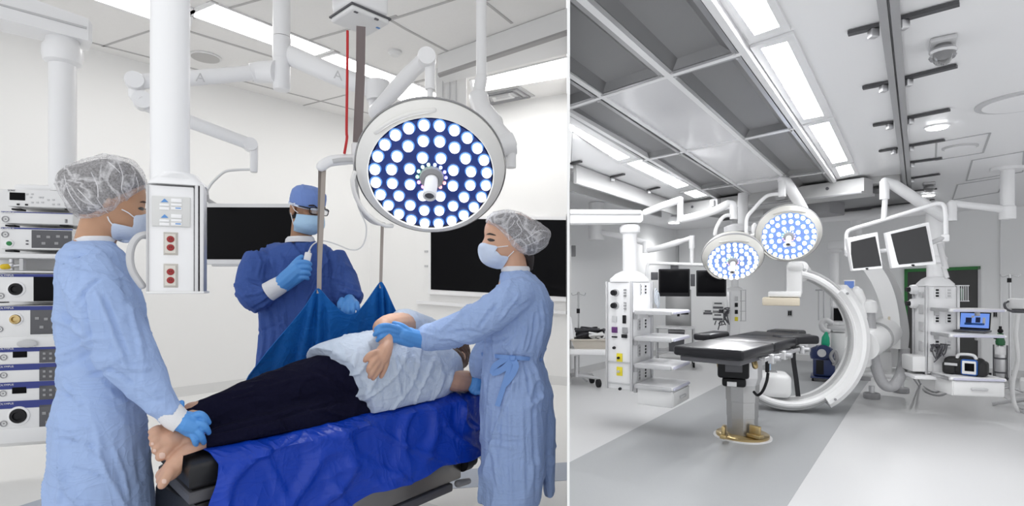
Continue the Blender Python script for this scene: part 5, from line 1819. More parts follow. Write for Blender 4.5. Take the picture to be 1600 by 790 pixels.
glove('glove', nur, W,
      [[(748, 584, 0.180, 13), (746, 598, 0.160, 14), (744, 604, 0.150, 13)]],
      [[(744, 600, 0.140, 4.25), (738, 604, 0.120, 3.91), (735, 608, 0.120, 3.23)], [(746, 604, 0.140, 4.25), (741, 609, 0.120, 3.91), (738, 612, 0.120, 3.23)], [(749, 606, 0.140, 4.25), (745, 612, 0.120, 3.91), (743, 614, 0.120, 3.23)],
       [(752, 606, 0.150, 4.08), (750, 612, 0.120, 3.57), (749, 614, 0.120, 3.06)], [(742, 592, 0.150, 4.67), (737, 596, 0.140, 4.08), (735, 599, 0.140, 3.40)]])
mb = MB()
patch(mb, [(777, 385), (764, 381.5), (755, 379), (748.5, 383), (747, 394), (752, 408), (764, 416.5), (782, 420), (790, 411), (794.5, 401), (784, 399.5), (777, 393), (774.5, 391)], W, B_, e=.007, lift=.006, both=True, sub=3)
mb.build('face_mask', M_MASK, nur)
for pts in ([(777, 386), (785, 385), (794, 384)], [(793, 402), (798, 397), (803, 392)]):
    mb = MB()
    mb.tube(smoothpath([on(W, B_, x, y, .004) for x, y in pts], 4), .0022, 6); mb.build('mask_loop', M_LOOP, nur)
mb = MB(); patch(mb, [(761, 373.5), (766, 372), (773, 374.5), (772, 376.5), (765, 377)], W, B_, e=.0015, sub=2, nr=2, th=.002); mb.build('eye', M_EYE, nur)
mb = MB(); patch(mb, [(759.5, 366.5), (765, 363.5), (774, 366.5), (774, 368), (765, 366.5)], W, B_, e=.0015, sub=2, nr=2, th=.002); mb.build('eyebrow', M_EYE, nur)
mb = MB()
inflate(mb, [W.p(*q) for q in ((768, 338), (786, 333), (808, 334), (830, 344), (850, 358), (856, 368), (848, 382), (834, 392), (820, 393), (806, 386), (790, 370), (776, 354), (764, 346))], .088, W.w, c=W.p(810, 362), power=.5)
mb.build('hair', M_HAIR, nur)
mb = MB(); ptube(mb, W, [(822, 392, .0, 12), (826, 404, .02, 9), (828, 418, .03, 5)], sm=3); mb.build('nape_hair', M_HAIR, nur)
mb = MB()
inflate(mb, [W.p(*q) for q in ((758, 347), (768, 333), (788, 328), (812, 330.5), (836, 343.5), (856, 358), (860.5, 368), (853, 386), (836, 398), (819, 399.5), (803, 390), (784, 370), (770, 354))], .106, W.w, c=W.p(810, 362), power=.42, m=9)
CB_ = bvh_of(fuse(mb, 'bouffant_cap', M_BOUF, nur, voxel=.0065, smooth=2, disp=folds(W, .005, (16, 14), 8.0, .9, -.6)))
mb = MB()
for q in ([(776, 358), (790, 338)], [(796, 376), (815, 362), (808, 348), (812, 340)], [(800, 382), (824, 372), (842, 360), (856, 362)], [(784, 366), (800, 352), (804, 344)], [(812, 388), (836, 378), (852, 370)], [(826, 370), (838, 352)]):
    P = smoothpath([on(W, CB_, x, y, -.0006) for x, y in q], 5)
    mb.tube(P, [.0004] + [.0016] * (len(P) - 2) + [.0008], 6)
mb.build('cap_crease', _mats['nonwoven_crease'], nur)
# ---------------------------------------------------------------- operating table with patient, sheet and sling
ZT = .68
TA, TB = onz(338, 712, ZT), onz(757, 611, ZT)
td = (TB - TA).normalized()
tn = V(-td.y, td.x, 0)                    # away from the viewer
if tn.y < 0:
    tn = -tn
TL = (TB - TA).length


def T(s, w, z):
    return TA + td * s + tn * w + V(0, 0, z - ZT)


RT = Matrix((td, tn, V(0, 0, 1))).transposed()
ot = thing('operating_table', T(.7, .25, 0), 'black padded operating table with steel body under the patient in left room', 'operating table')


def tbox(mb, s0, s1, w0, w1, z0, z1, bev=0.0):
    return mb.box(T((s0 + s1) / 2, (w0 + w1) / 2, (z0 + z1) / 2), (s1 - s0, w1 - w0, z1 - z0), RT, bev)


def skew_end(mb, s1, z0, z1, ch, w1=.50):
    rg = []
    for z, k in ((z0, ch), (z0 + ch, 0), (z1 - ch, 0), (z1, ch)):
        rg.append([T(-.09 + k, -.012 + k, z), T(s1, -.012 + k, z), T(s1, w1 - k, z), T(.06 + k, w1 - k, z), T(-.035 + k, .38 - k, z)])
    return mb.rings(rg)


mb = MB(); skew_end(mb, .55, ZT - .095, ZT - .008, .018); mb.build('foot_pad', M_FOAM, ot, angle=50)
mb = MB(); tbox(mb, .555, TL + .06, -.012, .50, ZT - .095, ZT - .008, .022); mb.build('back_pad', M_FOAM, ot)
mb = MB(); skew_end(mb, TL + .04, ZT - .135, ZT - .097, .006, .48); mb.build('frame', M_DGREY, ot)
mb = MB(); tbox(mb, -.07, .10, -.005, .33, ZT - .30, ZT - .138, .02); mb.build('leg_section_housing', M_FOAM, ot)
mb = MB(); tbox(mb, .42, TL - .15, .03, .45, .25, ZT - .137, .008); mb.build('steel_body', mat('dark_brushed_steel', (0.30, 0.29, 0.28), 0.33, 1.0, vary=0.15, vscale=4), ot)
mb = MB(); tbox(mb, .40, TL - .22, .02, .46, .205, .248, .01); mb.build('black_skirt', M_DGREY, ot)
mb = MB(); tbox(mb, .42, .95, .10, .40, .10, .225, .02); mb.build('column', M_STEEL, ot)
mb = MB(); tbox(mb, .1, 1.2, .0, .5, .0, .10, .03); mb.build('base', M_STEELW, ot)
q = T(TL - .145, .04, .335)
mb = MB(); mb.tube([q, q + td * .05], .055, 20); mb.tube([q + td * .05, q + td * .085], .045, 20); mb.build('end_knob', M_BLACK, ot)
mb = MB(); mb.tube(smoothpath([q + td * .08, q + td * .15, q + td * .20 + V(0, 0, -.05), q + td * .24 + V(0, 0, -.16)], 5), .022, 12); mb.build('end_handle', M_STEELW, ot)
mb = MB(); mb.tube([q + V(0, 0, -.11) - td * .02, q + V(0, 0, -.12) + td * .06], [.02, .016], 12, round_ends=True); mb.build('end_latch', M_MGREY, ot)

# blue sheet over the table, hanging down the near side
NU, NV = 130, 76


def sheet(u, v):
    s = -.012 + u * (TL + .09)
    wtop, drop = .46, .335 - .075 * u + .018 * math.sin(u * 9) + .010 * math.sin(u * 23 + 1)
    tot = wtop + drop
    d = v * tot
    s += (-.05 + .03 * math.sin(v * 5)) * (1 - u) * max(0, (d - wtop) / drop) * 1.2
    f = noise.noise(Vector((s * 4, d * 3, 2.0))) * .016 + max(0, 1 - abs(noise.noise(Vector((s * 2.6 + d * 3, d * 3 - s * 1.5, 7.0)))) * 6) ** 1.3 * .018 + max(0, 1 - abs(noise.noise(Vector((s * 4 - d * 4, d * 3, 3.0)))) * 7) ** 1.3 * .011
    if d < wtop:
        p = T(s, wtop - d, ZT + .004 + max(-.001, f * .5 + .004))
        if wtop - d < .04:
            k = 1 - (wtop - d) / .04
            p.z -= .012 * k * k
        return p
    e = d - wtop
    flare = .012 + .10 * e * .6 + .05 * (1 + math.sin(s * 9 + 2.5 * math.sin(s * 4))) * e
    p = T(s, -.014 - flare - max(-.004, f) * 1.6, ZT - .01 - e)
    return p


mb = MB(); mb.grid(sheet, NU, NV, .003)
sh = tag(mb.build('table_sheet', M_SHEET, angle=60), 'shiny royal blue sheet draped over operating table under the patient', 'sheet')

# blue lifting sling behind the patient, gathered at two peaks
SP1, SP2 = fsl.p(497.5, 452), fsl.p(595.5, 441, .12)
top_px = [(388, 586, .10), (420, 545, .06), (450, 510, .03), (476, 478, .01), (490, 456, 0), (497, 450, 0), (505, 456, 0), (520, 473, .02), (540, 489, .05), (556, 488, .07), (572, 470, .10), (588, 447, .12), (595, 440, .12), (601, 446, .12), (610, 466, .13), (622, 492, .14)]
bot_px = [(378, 606, .02), (400, 606, .02), (425, 604, .02), (450, 600, .02), (468, 598, .02), (490, 596, .03), (505, 592, .03), (520, 590, .04), (540, 584, .05), (556, 580, .06), (572, 576, .08), (588, 572, .09), (600, 570, .1), (610, 566, .1), (620, 560, .11), (634, 552, .12)]
TT = smoothpath([fsl.p(*q) for q in top_px], 6)
BB = smoothpath([fsl.p(q[0], q[1], q[2] + .16) for q in bot_px], 6)
nn = len(TT) - 1


def sling(u, v):
    x = u * nn
    i = min(int(x), nn - 1)
    k = x - i
    a = TT[i].lerp(TT[i + 1], k); b = BB[i].lerp(BB[i + 1], k)
    p = a.lerp(b, v)
    w = 0
    for pk, pos in ((0, 5 / 15), (1, 12 / 15)):
        dd = (u - pos)
        g = math.exp(-(dd / .22) ** 2)
        w += g * math.sin(dd * 62 + pk) * .016 * min(1, v * 4 + .15) * (1 - .35 * v)
    w += noise.noise(Vector((u * 14, v * 3, 1))) * .014 * v
    return p - fsl.w * w


mb = MB(); mb.grid(sling, 150, 26, .004)
tag(mb.build('lifting_sling', M_SLING, angle=60), 'bright blue fabric sling gathered at two strap ends behind the patient', 'sling')

# ---- patient lying on one side, feet towards the viewer's left
PFo = T(0, .155, 0)
PF = Fr(0, 1, td, PFo)
pat = thing('person', T(.75, .21, ZT), 'barefoot patient in pale smock and navy trousers lying on the operating table', 'person')
mb = MB()
# near foot: heel-ankle, sole falling to the lower left, toes
ptube(mb, PF, [(330, 690, -.04, 13), (314, 694, -.05, 14.5), (303, 699, -.06, 16), (292, 708, -.07, 16), (278, 722, -.08, 16), (264, 738, -.085, 14), (257, 745, -.088, 10)], 14)
ptube(mb, PF, [(308, 690, -.05, 13), (296, 690, -.05, 13)], 12)
ptube(mb, PF, [(266, 735, -.10, 9), (258, 749, -.105, 8), (253, 757, -.105, 7)], 12)
ptube(mb, PF, [(262, 732, -.085, 7), (252, 744, -.085, 6), (248.5, 751, -.085, 5)], 10)
ptube(mb, PF, [(260, 730, -.07, 6), (249, 739, -.065, 5), (246.5, 745, -.065, 4)], 10)
# far foot: top of foot with five toes in a row
ptube(mb, PF, [(345, 652, .05, 17), (318, 652, .04, 18), (301, 658, .02, 19), (288, 670, -.0, 19), (274, 682, -.02, 19.5), (262, 689, -.035, 18)], 14)
ptube(mb, PF, [(290, 664, .02, 13), (268, 670, .0, 14), (254, 674, -.01, 12)], 12)
ptube(mb, PF, [(300, 640, .05, 13), (318, 640, .05, 15)], 10)
for a, b, r, w in (((262, 700), (251, 713), 9.0, -.05), ((254, 692), (242.5, 703.5), 6.6, -.045), ((250, 684), (238.5, 693), 6.2, -.038), ((248, 676), (236.5, 683), 5.8, -.03), ((247, 668), (235.5, 674), 5.2, -.02)):
    ptube(mb, PF, [(a[0], a[1], w, r), ((a[0] + b[0]) / 2, (a[1] + b[1]) / 2 - 1, w - .008, r * .92), (b[0], b[1], w, r * .88)], 12)
# legs, hips and trunk under the clothes
ptube(mb, PF, [(330, 650, .04, 17), (420, 622, .05, 18), (500, 600, .05, 22), (560, 592, .02, 32), (610, 584, 0, 40), (660, 578, 0, 40), (690, 572, 0, 32)], 16)
ptube(mb, PF, [(325, 692, -.05, 11), (420, 662, -.03, 14), (500, 645, -.02, 18), (560, 628, -.0, 24)], 16)
# head under and behind the nurse's arm, neck, lower arm on the table
ptube(mb, PF, [(680, 572, .02, 26), (700, 566, .03, 17), (715, 556, .05, 14)], 14)
q = PF.p(706, 548, .10)
mb.ball(q, (.085, .075, .095), PF.R, 18, 12)
ptube(mb, PF, [(686, 590, -.10, 15), (708, 594, -.13, 17), (728, 595, -.13, 16.5), (746, 596, -.10, 14)], 14)
# raised upper arm, elbow and forearm coming down over the trunk
ptube(mb, PF, [(672, 520, .08, 20), (640, 507, .0, 18), (612, 506, -.10, 17), (597, 512, -.16, 15)], 14)
ptube(mb, PF, [(597, 511, -.16, 14.5), (600, 524, -.205, 13), (604, 537, -.235, 10.5), (604, 544, -.245, 10)], 14)
# hand: palm and five fingers
ptube(mb, PF, [(604, 540, -.245, 10), (600, 549, -.252, 13), (596, 558, -.255, 13.5)], 12)
ptube(mb, PF, [(594, 549, -.25, 7), (588, 557, -.255, 7)], 10)
for pts in ([(590, 550, -.252, 6), (580, 553, -.258, 5.4), (573, 559, -.252, 4.8), (570.5, 563, -.246, 4)],
            [(589, 558, -.262, 6), (582, 566, -.272, 5.4), (577, 574, -.268, 4.8), (575.5, 579, -.258, 4)],
            [(593, 562, -.265, 6), (587, 572, -.276, 5.4), (581, 582, -.27, 4.8), (578, 588, -.258, 4)],
            [(598, 564, -.265, 6), (593, 575, -.275, 5.3), (587, 585, -.268, 4.7), (583, 591, -.256, 3.9)],
            [(604, 561, -.262, 5.8), (602, 572, -.268, 5), (598, 582, -.262, 4.4), (595.5, 588, -.254, 3.7)]):
    ptube(mb, PF, pts, 10)
pb = fuse(mb, 'body', M_SKINP, pat, voxel=.0042, smooth=3)
PB = bvh_of(pb)
for x, y, r in ((253.5, 711.5, 4), (241.5, 703.5, 2), (238, 693, 1.8), (256.5, 751.5, 3)):
    mb = MB(); patch(mb, [(x - r, y - r), (x + r, y - r), (x + r, y + r), (x - r, y + r)], PF, PB, e=.001, sub=2, nr=2, th=.002); mb.build('nail', M_NAIL, pat)


def rest(o):
    """Flattens what would sink into the padded table top."""
    for v in o.data.vertices:
        d = v.co + ORIG[o.name] - TA
        if d.dot(td) > -.085 and d.dot(tn) > -.015 and v.co.z + ORIG[o.name].z < ZT + .014:
            v.co.z = ZT + .014 - ORIG[o.name].z
    return o


rest(pb)
# trousers
mb = MB()
ptube(mb, PF, [(306, 653, .04, 25), (325, 647, .04, 27), (350, 640, .04, 31), (420, 617, .03, 37), (480, 601, .03, 40), (530, 592, .01, 46), (575, 588, 0, 46)], 22)
ptube(mb, PF, [(326, 690, -.05, 16), (350, 684, -.05, 22), (420, 665, -.06, 25), (480, 654, -.06, 29), (540, 640, -.04, 34), (575, 628, -.02, 34)], 20)
rest(fuse(mb, 'trousers', M_NAVY, pat, voxel=.007, smooth=4, disp=creased(folds(PF, .008, (5, 12), 2.0, .7, .35), [([(330, 676), (400, 660), (488, 638), (540, 622)], 4, -12), ([(360, 625), (420, 604), (470, 590)], 4, 7), ([(440, 650), (452, 672)], 3.5, -8), ([(500, 640), (540, 650)], 3.5, 8), ([(490, 580), (520, 590), (540, 612)], 4, -8), ([(340, 690), (380, 684)], 3.5, 7)])))
# smock
mb = MB()
PT = [((494, 543), (551, 669), .165, .055), ((508, 535), (562, 666), .172, .052), ((530, 527), (585, 660), .18, .04), ((560, 519), (612, 653), .18, .02), ((592, 520), (640, 644), .178, .01), ((625, 517), (668, 631), .17, 0), ((656, 522), (691, 614), .155, 0), ((684, 537), (705, 592), .13, 0), ((697, 550), (708, 578), .08, 0)]
rg = []
for (a, b, hd, bow_) in PT:
    pa, pb_ = PF.p(*a), PF.p(*b)
    c, h = (pa + pb_) / 2, (pa - pb_) / 2
    L = []
    for k in range(32):
        t_ = 2 * PI * k / 32
        cx, sx = math.cos(t_), math.sin(t_)
        L.append(c + h * math.copysign(abs(cx) ** .85, cx) + PF.w * (hd * math.copysign(abs(sx) ** .85, sx)) + PF.u * (bow_ * max(0, -sx)))
    rg.append(L)
mb.rings(rg)
ptube(mb, PF, [(678, 586, -.08, 24), (690, 590, -.10, 22), (703, 594, -.125, 20)], 16, round_ends=False)
rest(fuse(mb, 'smock', M_SHIRT, pat, voxel=.0085, smooth=4, disp=creased(folds(PF, .011, (9, 5), 5.0, .9, -.6), [([(620, 560), (640, 585), (668, 618)], 4, -11), ([(612, 548), (622, 590), (632, 630)], 3.6, 10), ([(640, 552), (664, 580), (684, 600)], 3.6, 9), ([(600, 600), (604, 640)], 3.4, -8), ([(560, 540), (552, 580), (560, 620)], 3.6, 8), ([(560, 645), (580, 620), (596, 612)], 3.4, -8), ([(660, 555), (684, 572), (700, 584)], 3.4, -8), ([(576, 600), (572, 640)], 3.2, 7)], .7)))
mb = MB()
ptube(mb, PF, [(684, 528, .06, 20), (664, 514, .02, 23), (640, 504, -.01, 20), (628, 500, -.02, 17)], 16)
fuse(mb, 'sleeve', M_SHIRT, pat, voxel=.007, smooth=3, disp=folds(PF, .006, (14, 14), 8.0, .8))
mb = MB()
ptube(mb, PF, [(688, 556, -.02, 12), (700, 556, .0, 16), (712, 562, .0, 15), (714, 572, -.02, 12)], 14)
ptube(mb, PF, [(702, 572, -.06, 9), (709, 580, -.07, 8)], 10)
mb.ball(PF.p(708, 552, .10), (.10, .095, .11), PF.R, 18, 12)
fuse(mb, 'hair', M_HAIRB, pat, voxel=.006, smooth=2, disp=folds(PF, .006, (30, 12), 1.0, .9, .7))
# ---------------------------------------------------------------- right room equipment
CLIP = True
M_GREYW = mat('machine_white', (0.80, 0.80, 0.80), 0.35, vary=0.01)
M_GREYS = mat('machine_grey', (0.44, 0.44, 0.445), 0.4)
M_CREAM = mat('cream_plastic', (0.66, 0.59, 0.47), 0.45)
M_PADB = mat('black_vinyl_pad', (0.012, 0.012, 0.015), 0.36, spec=0.28, bump=0.04, bscale=90)
M_YELLOW = mat('yellow_label', (0.78, 0.66, 0.03), 0.5)
M_PURPLE = mat('purple_port', (0.10, 0.02, 0.14), 0.5)
M_GREENF = mat('green_frame', (0.015, 0.17, 0.03), 0.45)
M_BLIND = mat('dark_blind', (0.055, 0.055, 0.055), 0.6)
M_NAVYP = mat('navy_plastic', (0.012, 0.025, 0.10), 0.35)
M_GREENB = mat('green_rubber_bag', (0.0, 0.32, 0.17), 0.45)
M_TUBEG = mat('hose_grey', (0.36, 0.36, 0.37), 0.5, bump=0.5, bscale=60)
M_BLUEP = mat('blue_plastic', (0.02, 0.12, 0.45), 0.4)

# ---- operating table on its pedestal
ZP = .83
to = V(1.315, 3.64, 0)
t2 = V(.675, .737, 0).normalized()
n2 = V(-t2.y, t2.x, 0)
R2 = Matrix((t2, n2, V(0, 0, 1))).transposed()


def U(s, w, z):
    return to + t2 * s + n2 * w + V(0, 0, z)


def ubox(mb, s0, s1, w0, w1, z0, z1, bev=0.0, seg=3):
    return mb.box(U((s0 + s1) / 2, (w0 + w1) / 2, (z0 + z1) / 2), (s1 - s0, w1 - w0, z1 - z0), R2, bev, seg)


bc = onz(1160, 682, 0)
ot2 = thing('operating_table', V(bc.x, bc.y, 0), 'empty black operating table on steel pedestal with brass base in right room', 'operating table')
for s0, s1, nm in ((-.02, .60, 'leg_pad'), (.61, 1.14, 'seat_pad'), (1.15, 1.62, 'back_pad')):
    mb = MB(); ubox(mb, s0, s1, -.235, .245, ZP - .068, ZP, .02); mb.build(nm, M_PADB, ot2)
mb = MB(); ubox(mb, 1.63, 1.86, -.13, .15, ZP - .05, ZP + .012, .02); mb.build('head_pad', M_PADB, ot2)
mb = MB(); mb.box(U(.88, .34, ZP - .0), (.40, .15, .055), R2, .02, 3); mb.build('arm_pad', M_PADB, ot2)
mb = MB(); ubox(mb, .85, .90, .22, .34, ZP - .07, ZP - .03); mb.build('arm_pad_bracket', M_STEELW, ot2)
a = at(1218, 530, 4.36); b = at(1281, 530, 4.36)
mb = MB(); mb.box((a + b) / 2 + V(0, .07, -.005), ((b - a).length, .15, .068), None, .02, 3); mb.build('arm_board', M_PADB, ot2)
mb = MB(); mb.box((a + b) / 2 + V(-.03, .07, -.05), ((b - a).length * .8, .04, .03), None, .006); mb.tube([a + V(-.05, .05, -.04), a + V(.05, .06, -.045)], .014, 10); mb.build('arm_board_rail', M_STEELW, ot2)
mb = MB(); ubox(mb, .02, 1.60, -.20, .21, ZP - .105, ZP - .07, .006); mb.build('top_frame', M_DGREY, ot2)
for w_ in (-.262, .272):
    mb = MB(); ubox(mb, .30, 1.12, w_ - .006, w_ + .006, ZP - .10, ZP - .072, .002); ubox(mb, 1.18, 1.60, w_ - .006, w_ + .006, ZP - .10, ZP - .072, .002)
    mb.build('side_rail', M_STEELW, ot2)
    for s in (.36, .62, .80, 1.02, 1.24, 1.5):
        mb = MB(); mb.tube([U(s, w_, ZP - .086), U(s, w_ * .8, ZP - .086)], .010, 10); mb.build('rail_spacer', M_STEELW, ot2)
for s in (.43, .70, 1.18):
    mb = MB(); ubox(mb, s - .03, s + .03, -.29, -.25, ZP - .125, ZP - .06, .008); mb.tube([U(s, -.29, ZP - .09), U(s, -.325, ZP - .09)], .018, 12); mb.build('clamp', M_STEELW, ot2)
# pedestal
cx, cy = bc.x, bc.y
oct8 = lambda r, z, rot=PI / 8, dx=0.0: [V(cx + t2.x * dx + r * math.cos(rot + PI / 4 * k + .83) * 1.0, cy + t2.y * dx + r * math.sin(rot + PI / 4 * k + .83), z) for k in range(8)]
mb = MB(); mb.lathe([(.225, .001), (.225, .012)], (cx, cy, 0), seg=40); mb.build('floor_ring', M_TBAR, ot2)
mb = MB(); mb.lathe([(.205, .012), (.205, .030), (.195, .036)], (cx, cy, 0), seg=40); mb.build('base_disc', M_BRASS, ot2)
mb = MB(); mb.rings([oct8(.118, .034), oct8(.118, .17)]); mb.build('column_lower', M_STEEL, ot2, smooth=False)
mb = MB(); mb.rings([oct8(.122, .172), oct8(.122, .30)]); mb.build('column_middle', M_STEEL, ot2, smooth=False)
mb = MB(); mb.rings([oct8(.127, .302), oct8(.130, .44)]); mb.build('column_upper', M_STEEL, ot2, smooth=False)
mb = MB(); mb.rings([oct8(.130, .44), oct8(.150, .50), oct8(.150, .60), oct8(.14, .64), oct8(.13, ZP - .1)]); mb.build('tilt_housing', M_STEELW, ot2, smooth=False)
fr = Fr(1146, cy - .16)
mb = MB(); fbox(mb, fr, 1121, 1171, 562, 593, -.06, .14, .02); fbox(mb, fr, 1128, 1166, 590, 606, -.04, .12, .02); mb.build('motor_cover', M_BLACK, ot2)
mb = MB(); fbox(mb, fr, 1133, 1160, 568, 582, -.07, -.055, .004); mb.build('cover_panel', M_DGREY, ot2)
mb = MB(); fbox(mb, fr, 1136, 1151, 596, 604, -.052, -.035, .002); mb.build('label_plate', M_TBAR, ot2)
for x0 in (1117, 1172):
    mb = MB(); mb.tube(smoothpath([fr.p(x0, 556, .0), fr.p(x0 + 6, 564, -.02), fr.p(x0 + 8, 572, -.03)], 4), .022, 12, round_ends=True); mb.build('pivot_arm', M_BRASS, ot2)
for px, py, sx in ((1131, 671, .05), (1180, 668, .07)):
    p = onz(px, 684, 0.036)
    mb = MB(); mb.box(p + V(0, 0, .05), (.03, .09, .10), Matrix.Rotation(.6 if px > 1150 else -.5, 3, 'Z'), .008); mb.box(p + V(.0, 0, .02), (sx, .11, .03), Matrix.Rotation(.6 if px > 1150 else -.5, 3, 'Z'), .006); mb.build('base_bracket', M_BRASS, ot2)
fr = Fr(1200, 4.15)
t = thing('hand_control', fr.p(1199, 562), 'black handset hanging from rail of the empty operating table on its curled cord', 'remote control')
mb = MB(); fbox(mb, fr, 1195.5, 1202, 545, 582, -.0, .03, .008); mb.build('handset', M_BLACK, t)
mb = MB(); fbox(mb, fr, 1202.2, 1204.5, 548, 578, .0, .028, .003); mb.build('button_strip', mat('pale_blue_plastic', (.45, .60, .80), .4), t)
mb = MB(); mb.tube(smoothpath([fr.p(1200, 582, .015), fr.p(1198, 595, .015), fr.p(1192, 610, .03), fr.p(1184, 617, .06), fr.p(1178, 612, .12)], 6), .011, 10); mb.build('cord', M_BLACK, t)
mb = MB()
P = smoothpath([at(1241, 536, 4.34), at(1240, 560, 4.33), at(1244, 590, 4.33), at(1247.5, 619, 4.33)], 5)
mb.rings([[p + V(-.018, 0, 0), p + V(.018, 0, 0), p + V(.018, .006, 0), p + V(-.018, .006, 0)] for p in P])
tag(mb.build('safety_strap', M_BLACK), 'black strap dangling from arm board of the empty operating table', 'strap')

# ---- two equipment towers on ceiling arms
def tower_frame(o, e1):
    e1 = V(e1[0], e1[1], 0).normalized()
    e2 = V(e1.y, -e1.x, 0)
    return V(o[0], o[1], 0), e1, e2, Matrix((e1, e2, V(0, 0, 1))).transposed()


def tower(o, e1, L1, L2, z0, z1, zb, label, shelves, sw, sd, drawer, zc, colr, s_start=.0, bottom_drawer=True):
    """Ceiling tower: front edge at o, gas face running back along -e2, socket face along e1 with shelves reaching out along e2."""
    o, e1, e2, R = tower_frame(o, e1)
    t = thing('equipment_tower', V(o.x, o.y, z0) + e1 * L1 / 2 - e2 * L2 / 2, label, 'medical pendant', 'equipment towers hanging from ceiling arms')
    Q = lambda a, b, z: o + e1 * a + e2 * b + V(0, 0, z)
    c = Q(L1 / 2, -L2 / 2, 0)
    mb = MB(); mb.box(Q(L1 / 2, -L2 / 2, (z0 + z1) / 2), (L1, L2, z1 - z0), R, .012); mb.build('body', M_WHITE, t)
    # bell cover
    mb = MB()
    rg = []
    for f, z in ((1.06, z1), (1.05, z1 + .025), (.82, z1 + .07), (.5, z1 + .095)):
        L = []
        for k in range(28):
            a = 2 * PI * k / 28
            ca, sa = math.cos(a), math.sin(a)
            q = .45 if f > 1 else (.7 if f > .6 else 1)
            L.append(c + e1 * (math.copysign(abs(ca) ** q, ca) * L1 / 2 * f) + e2 * (math.copysign(abs(sa) ** q, sa) * max(L2 / 2 * f, colr if f < .6 else 0)) + V(0, 0, z))
        rg.append(L)
    mb.rings(rg); mb.build('bell_cover', M_WHITE, t)
    mb = MB(); mb.lathe([(colr, z1 + .06), (colr, zc - .04)], c, seg=28); mb.build('column', M_WHITE, t)
    mb = MB(); mb.lathe([(colr, zc - .05), (colr * 1.42, zc - .035), (colr * 1.45, zc + .01), (colr * 1.2, zc + .03)], c, seg=28); mb.build('collar', M_WHITE, t)
    # corner profiles
    for a, b in ((-.012, .006), (L1 + .006, .006)):
        mb = MB(); mb.box(Q(a, b, (z0 + z1) / 2), (.022, .022, z1 - z0 + .01), R, .004); mb.build('corner_profile', M_STEELW, t)
    mb = MB(); mb.box(Q(-.006, -L2 - .004, (z0 + z1) / 2), (.02, .02, z1 - z0 + .01), R, .004); mb.build('corner_profile', M_STEELW, t)
    for i, z in enumerate(shelves):
        mb = MB(); mb.box(Q(s_start + sw / 2, .02 + sd / 2, z), (sw, sd, .028), R, .010, 3); s = mb.build('shelf', M_WHITE, t)
        mb = MB(); mb.box(Q(s_start + sw / 2, .02 + sd + .004, z - .002), (sw * .9, .02, .022), R, .008); mb.build('shelf_edge', mat('pale_lilac_edge', (.60, .60, .72), .35), s)
        mb = MB(); mb.box(Q(s_start - .002, .02 + sd / 2, z - .002), (.014, sd * .95, .034), R, .004); mb.build('side_rail', M_STEELW, s)
        for a in (s_start + .05, s_start + sw - .05):
            mb = MB(); mb.box(Q(a, .016, z - .035), (.035, .03, .06), R, .006); mb.build('bracket', M_LGREY, s)
    if drawer:
        z = shelves[-1]
        mb = MB(); mb.box(Q(s_start + sw / 2, .03 + sd / 2, z - .085), (sw * .93, sd * .92, .135), R, .01, 2); d = mb.build('drawer', M_GREYW, t)
        mb = MB(); mb.box(Q(s_start + sw / 2, .03 + sd * .965, z - .085), (sw * .90, .012, .115), R, .004); mb.build('drawer_front', M_WHITE2, d)
        mb = MB(); mb.box(Q(s_start + sw / 2, .04 + sd * .985, z - .085), (sw * .3, .02, .025), R, .008); mb.build('handle', M_LGREY, d)
    return t, Q, R, e1, e2


# left tower
TWz = lambda py, d: CAMZ - (py - HZ) / F * d
tw, Q, R, e1, e2 = tower((1.01, 4.60), (.277, .40), .46, .22, TWz(609, 4.62), TWz(440, 4.62), 0, 'white equipment tower with four shelves and yellow outlets, left of the empty table',
                         [TWz(487, 4.6), TWz(528, 4.6), TWz(570, 4.6), TWz(602, 4.6)], .46, .33, True, TWz(354, 4.7), .062)
z0_, z1_ = TWz(609, 4.62), TWz(440, 4.62)


def gz(py):
    return TWz(py, 4.68)


def gface(a, z, sx, sz, m, nm, depth=.012, rnd=False, parent=tw):
    """Fitting on the gas face (normal -e1); a metres back from the front edge."""
    mb = MB()
    c = Q(-.002 - depth / 2, -a, z)
    if rnd:
        mb.lathe([(sx, 0), (sx * .9, depth)], Q(0, -a, z), -e1, seg=18)
    else:
        mb.box(c, (depth, sx, sz), R, min(.003, depth * .4))
    return mb.build(nm, m, parent)


for py in (457, 477):
    gface(.145, gz(py), .034, 0, M_LGREY, 'flow_meter', .012, True)
    gface(.150, gz(py), .026, 0, M_BLACK, 'flow_knob', .045, True)
    for dz in (-.025, 0, .025):
        gface(.055, gz(py) + dz, .022, .012, M_MGREY, 'gas_port', .014)
for a, py, sx, sz, m in ((.15, 498, .04, .05, M_LGREY), (.06, 498, .03, .07, M_BLACK), (.15, 515, .05, .05, M_PURPLE), (.055, 515, .045, .05, M_MGREY), (.15, 526, .05, .012, M_BLACK), (.06, 524, .05, .03, M_BLACK)):
    gface(a, gz(py), sx, sz, m, 'port', .016)
for a, py in ((.155, 543), (.10, 606)):
    gface(a, gz(py), .013, 0, M_BLACK, 'plug', .02, True)
for py in (558, 579):
    y = gface(.105, gz(py), .052, .075, M_YELLOW, 'yellow_outlet', .010)
    gface(.110, gz(py), .012, 0, M_BLACK if py == 558 else M_LGREY, 'jack', .03, True, y)
for py in (565, 598):
    gface(.11, gz(py), .20, .012, M_STEELW, 'cross_rail', .012)
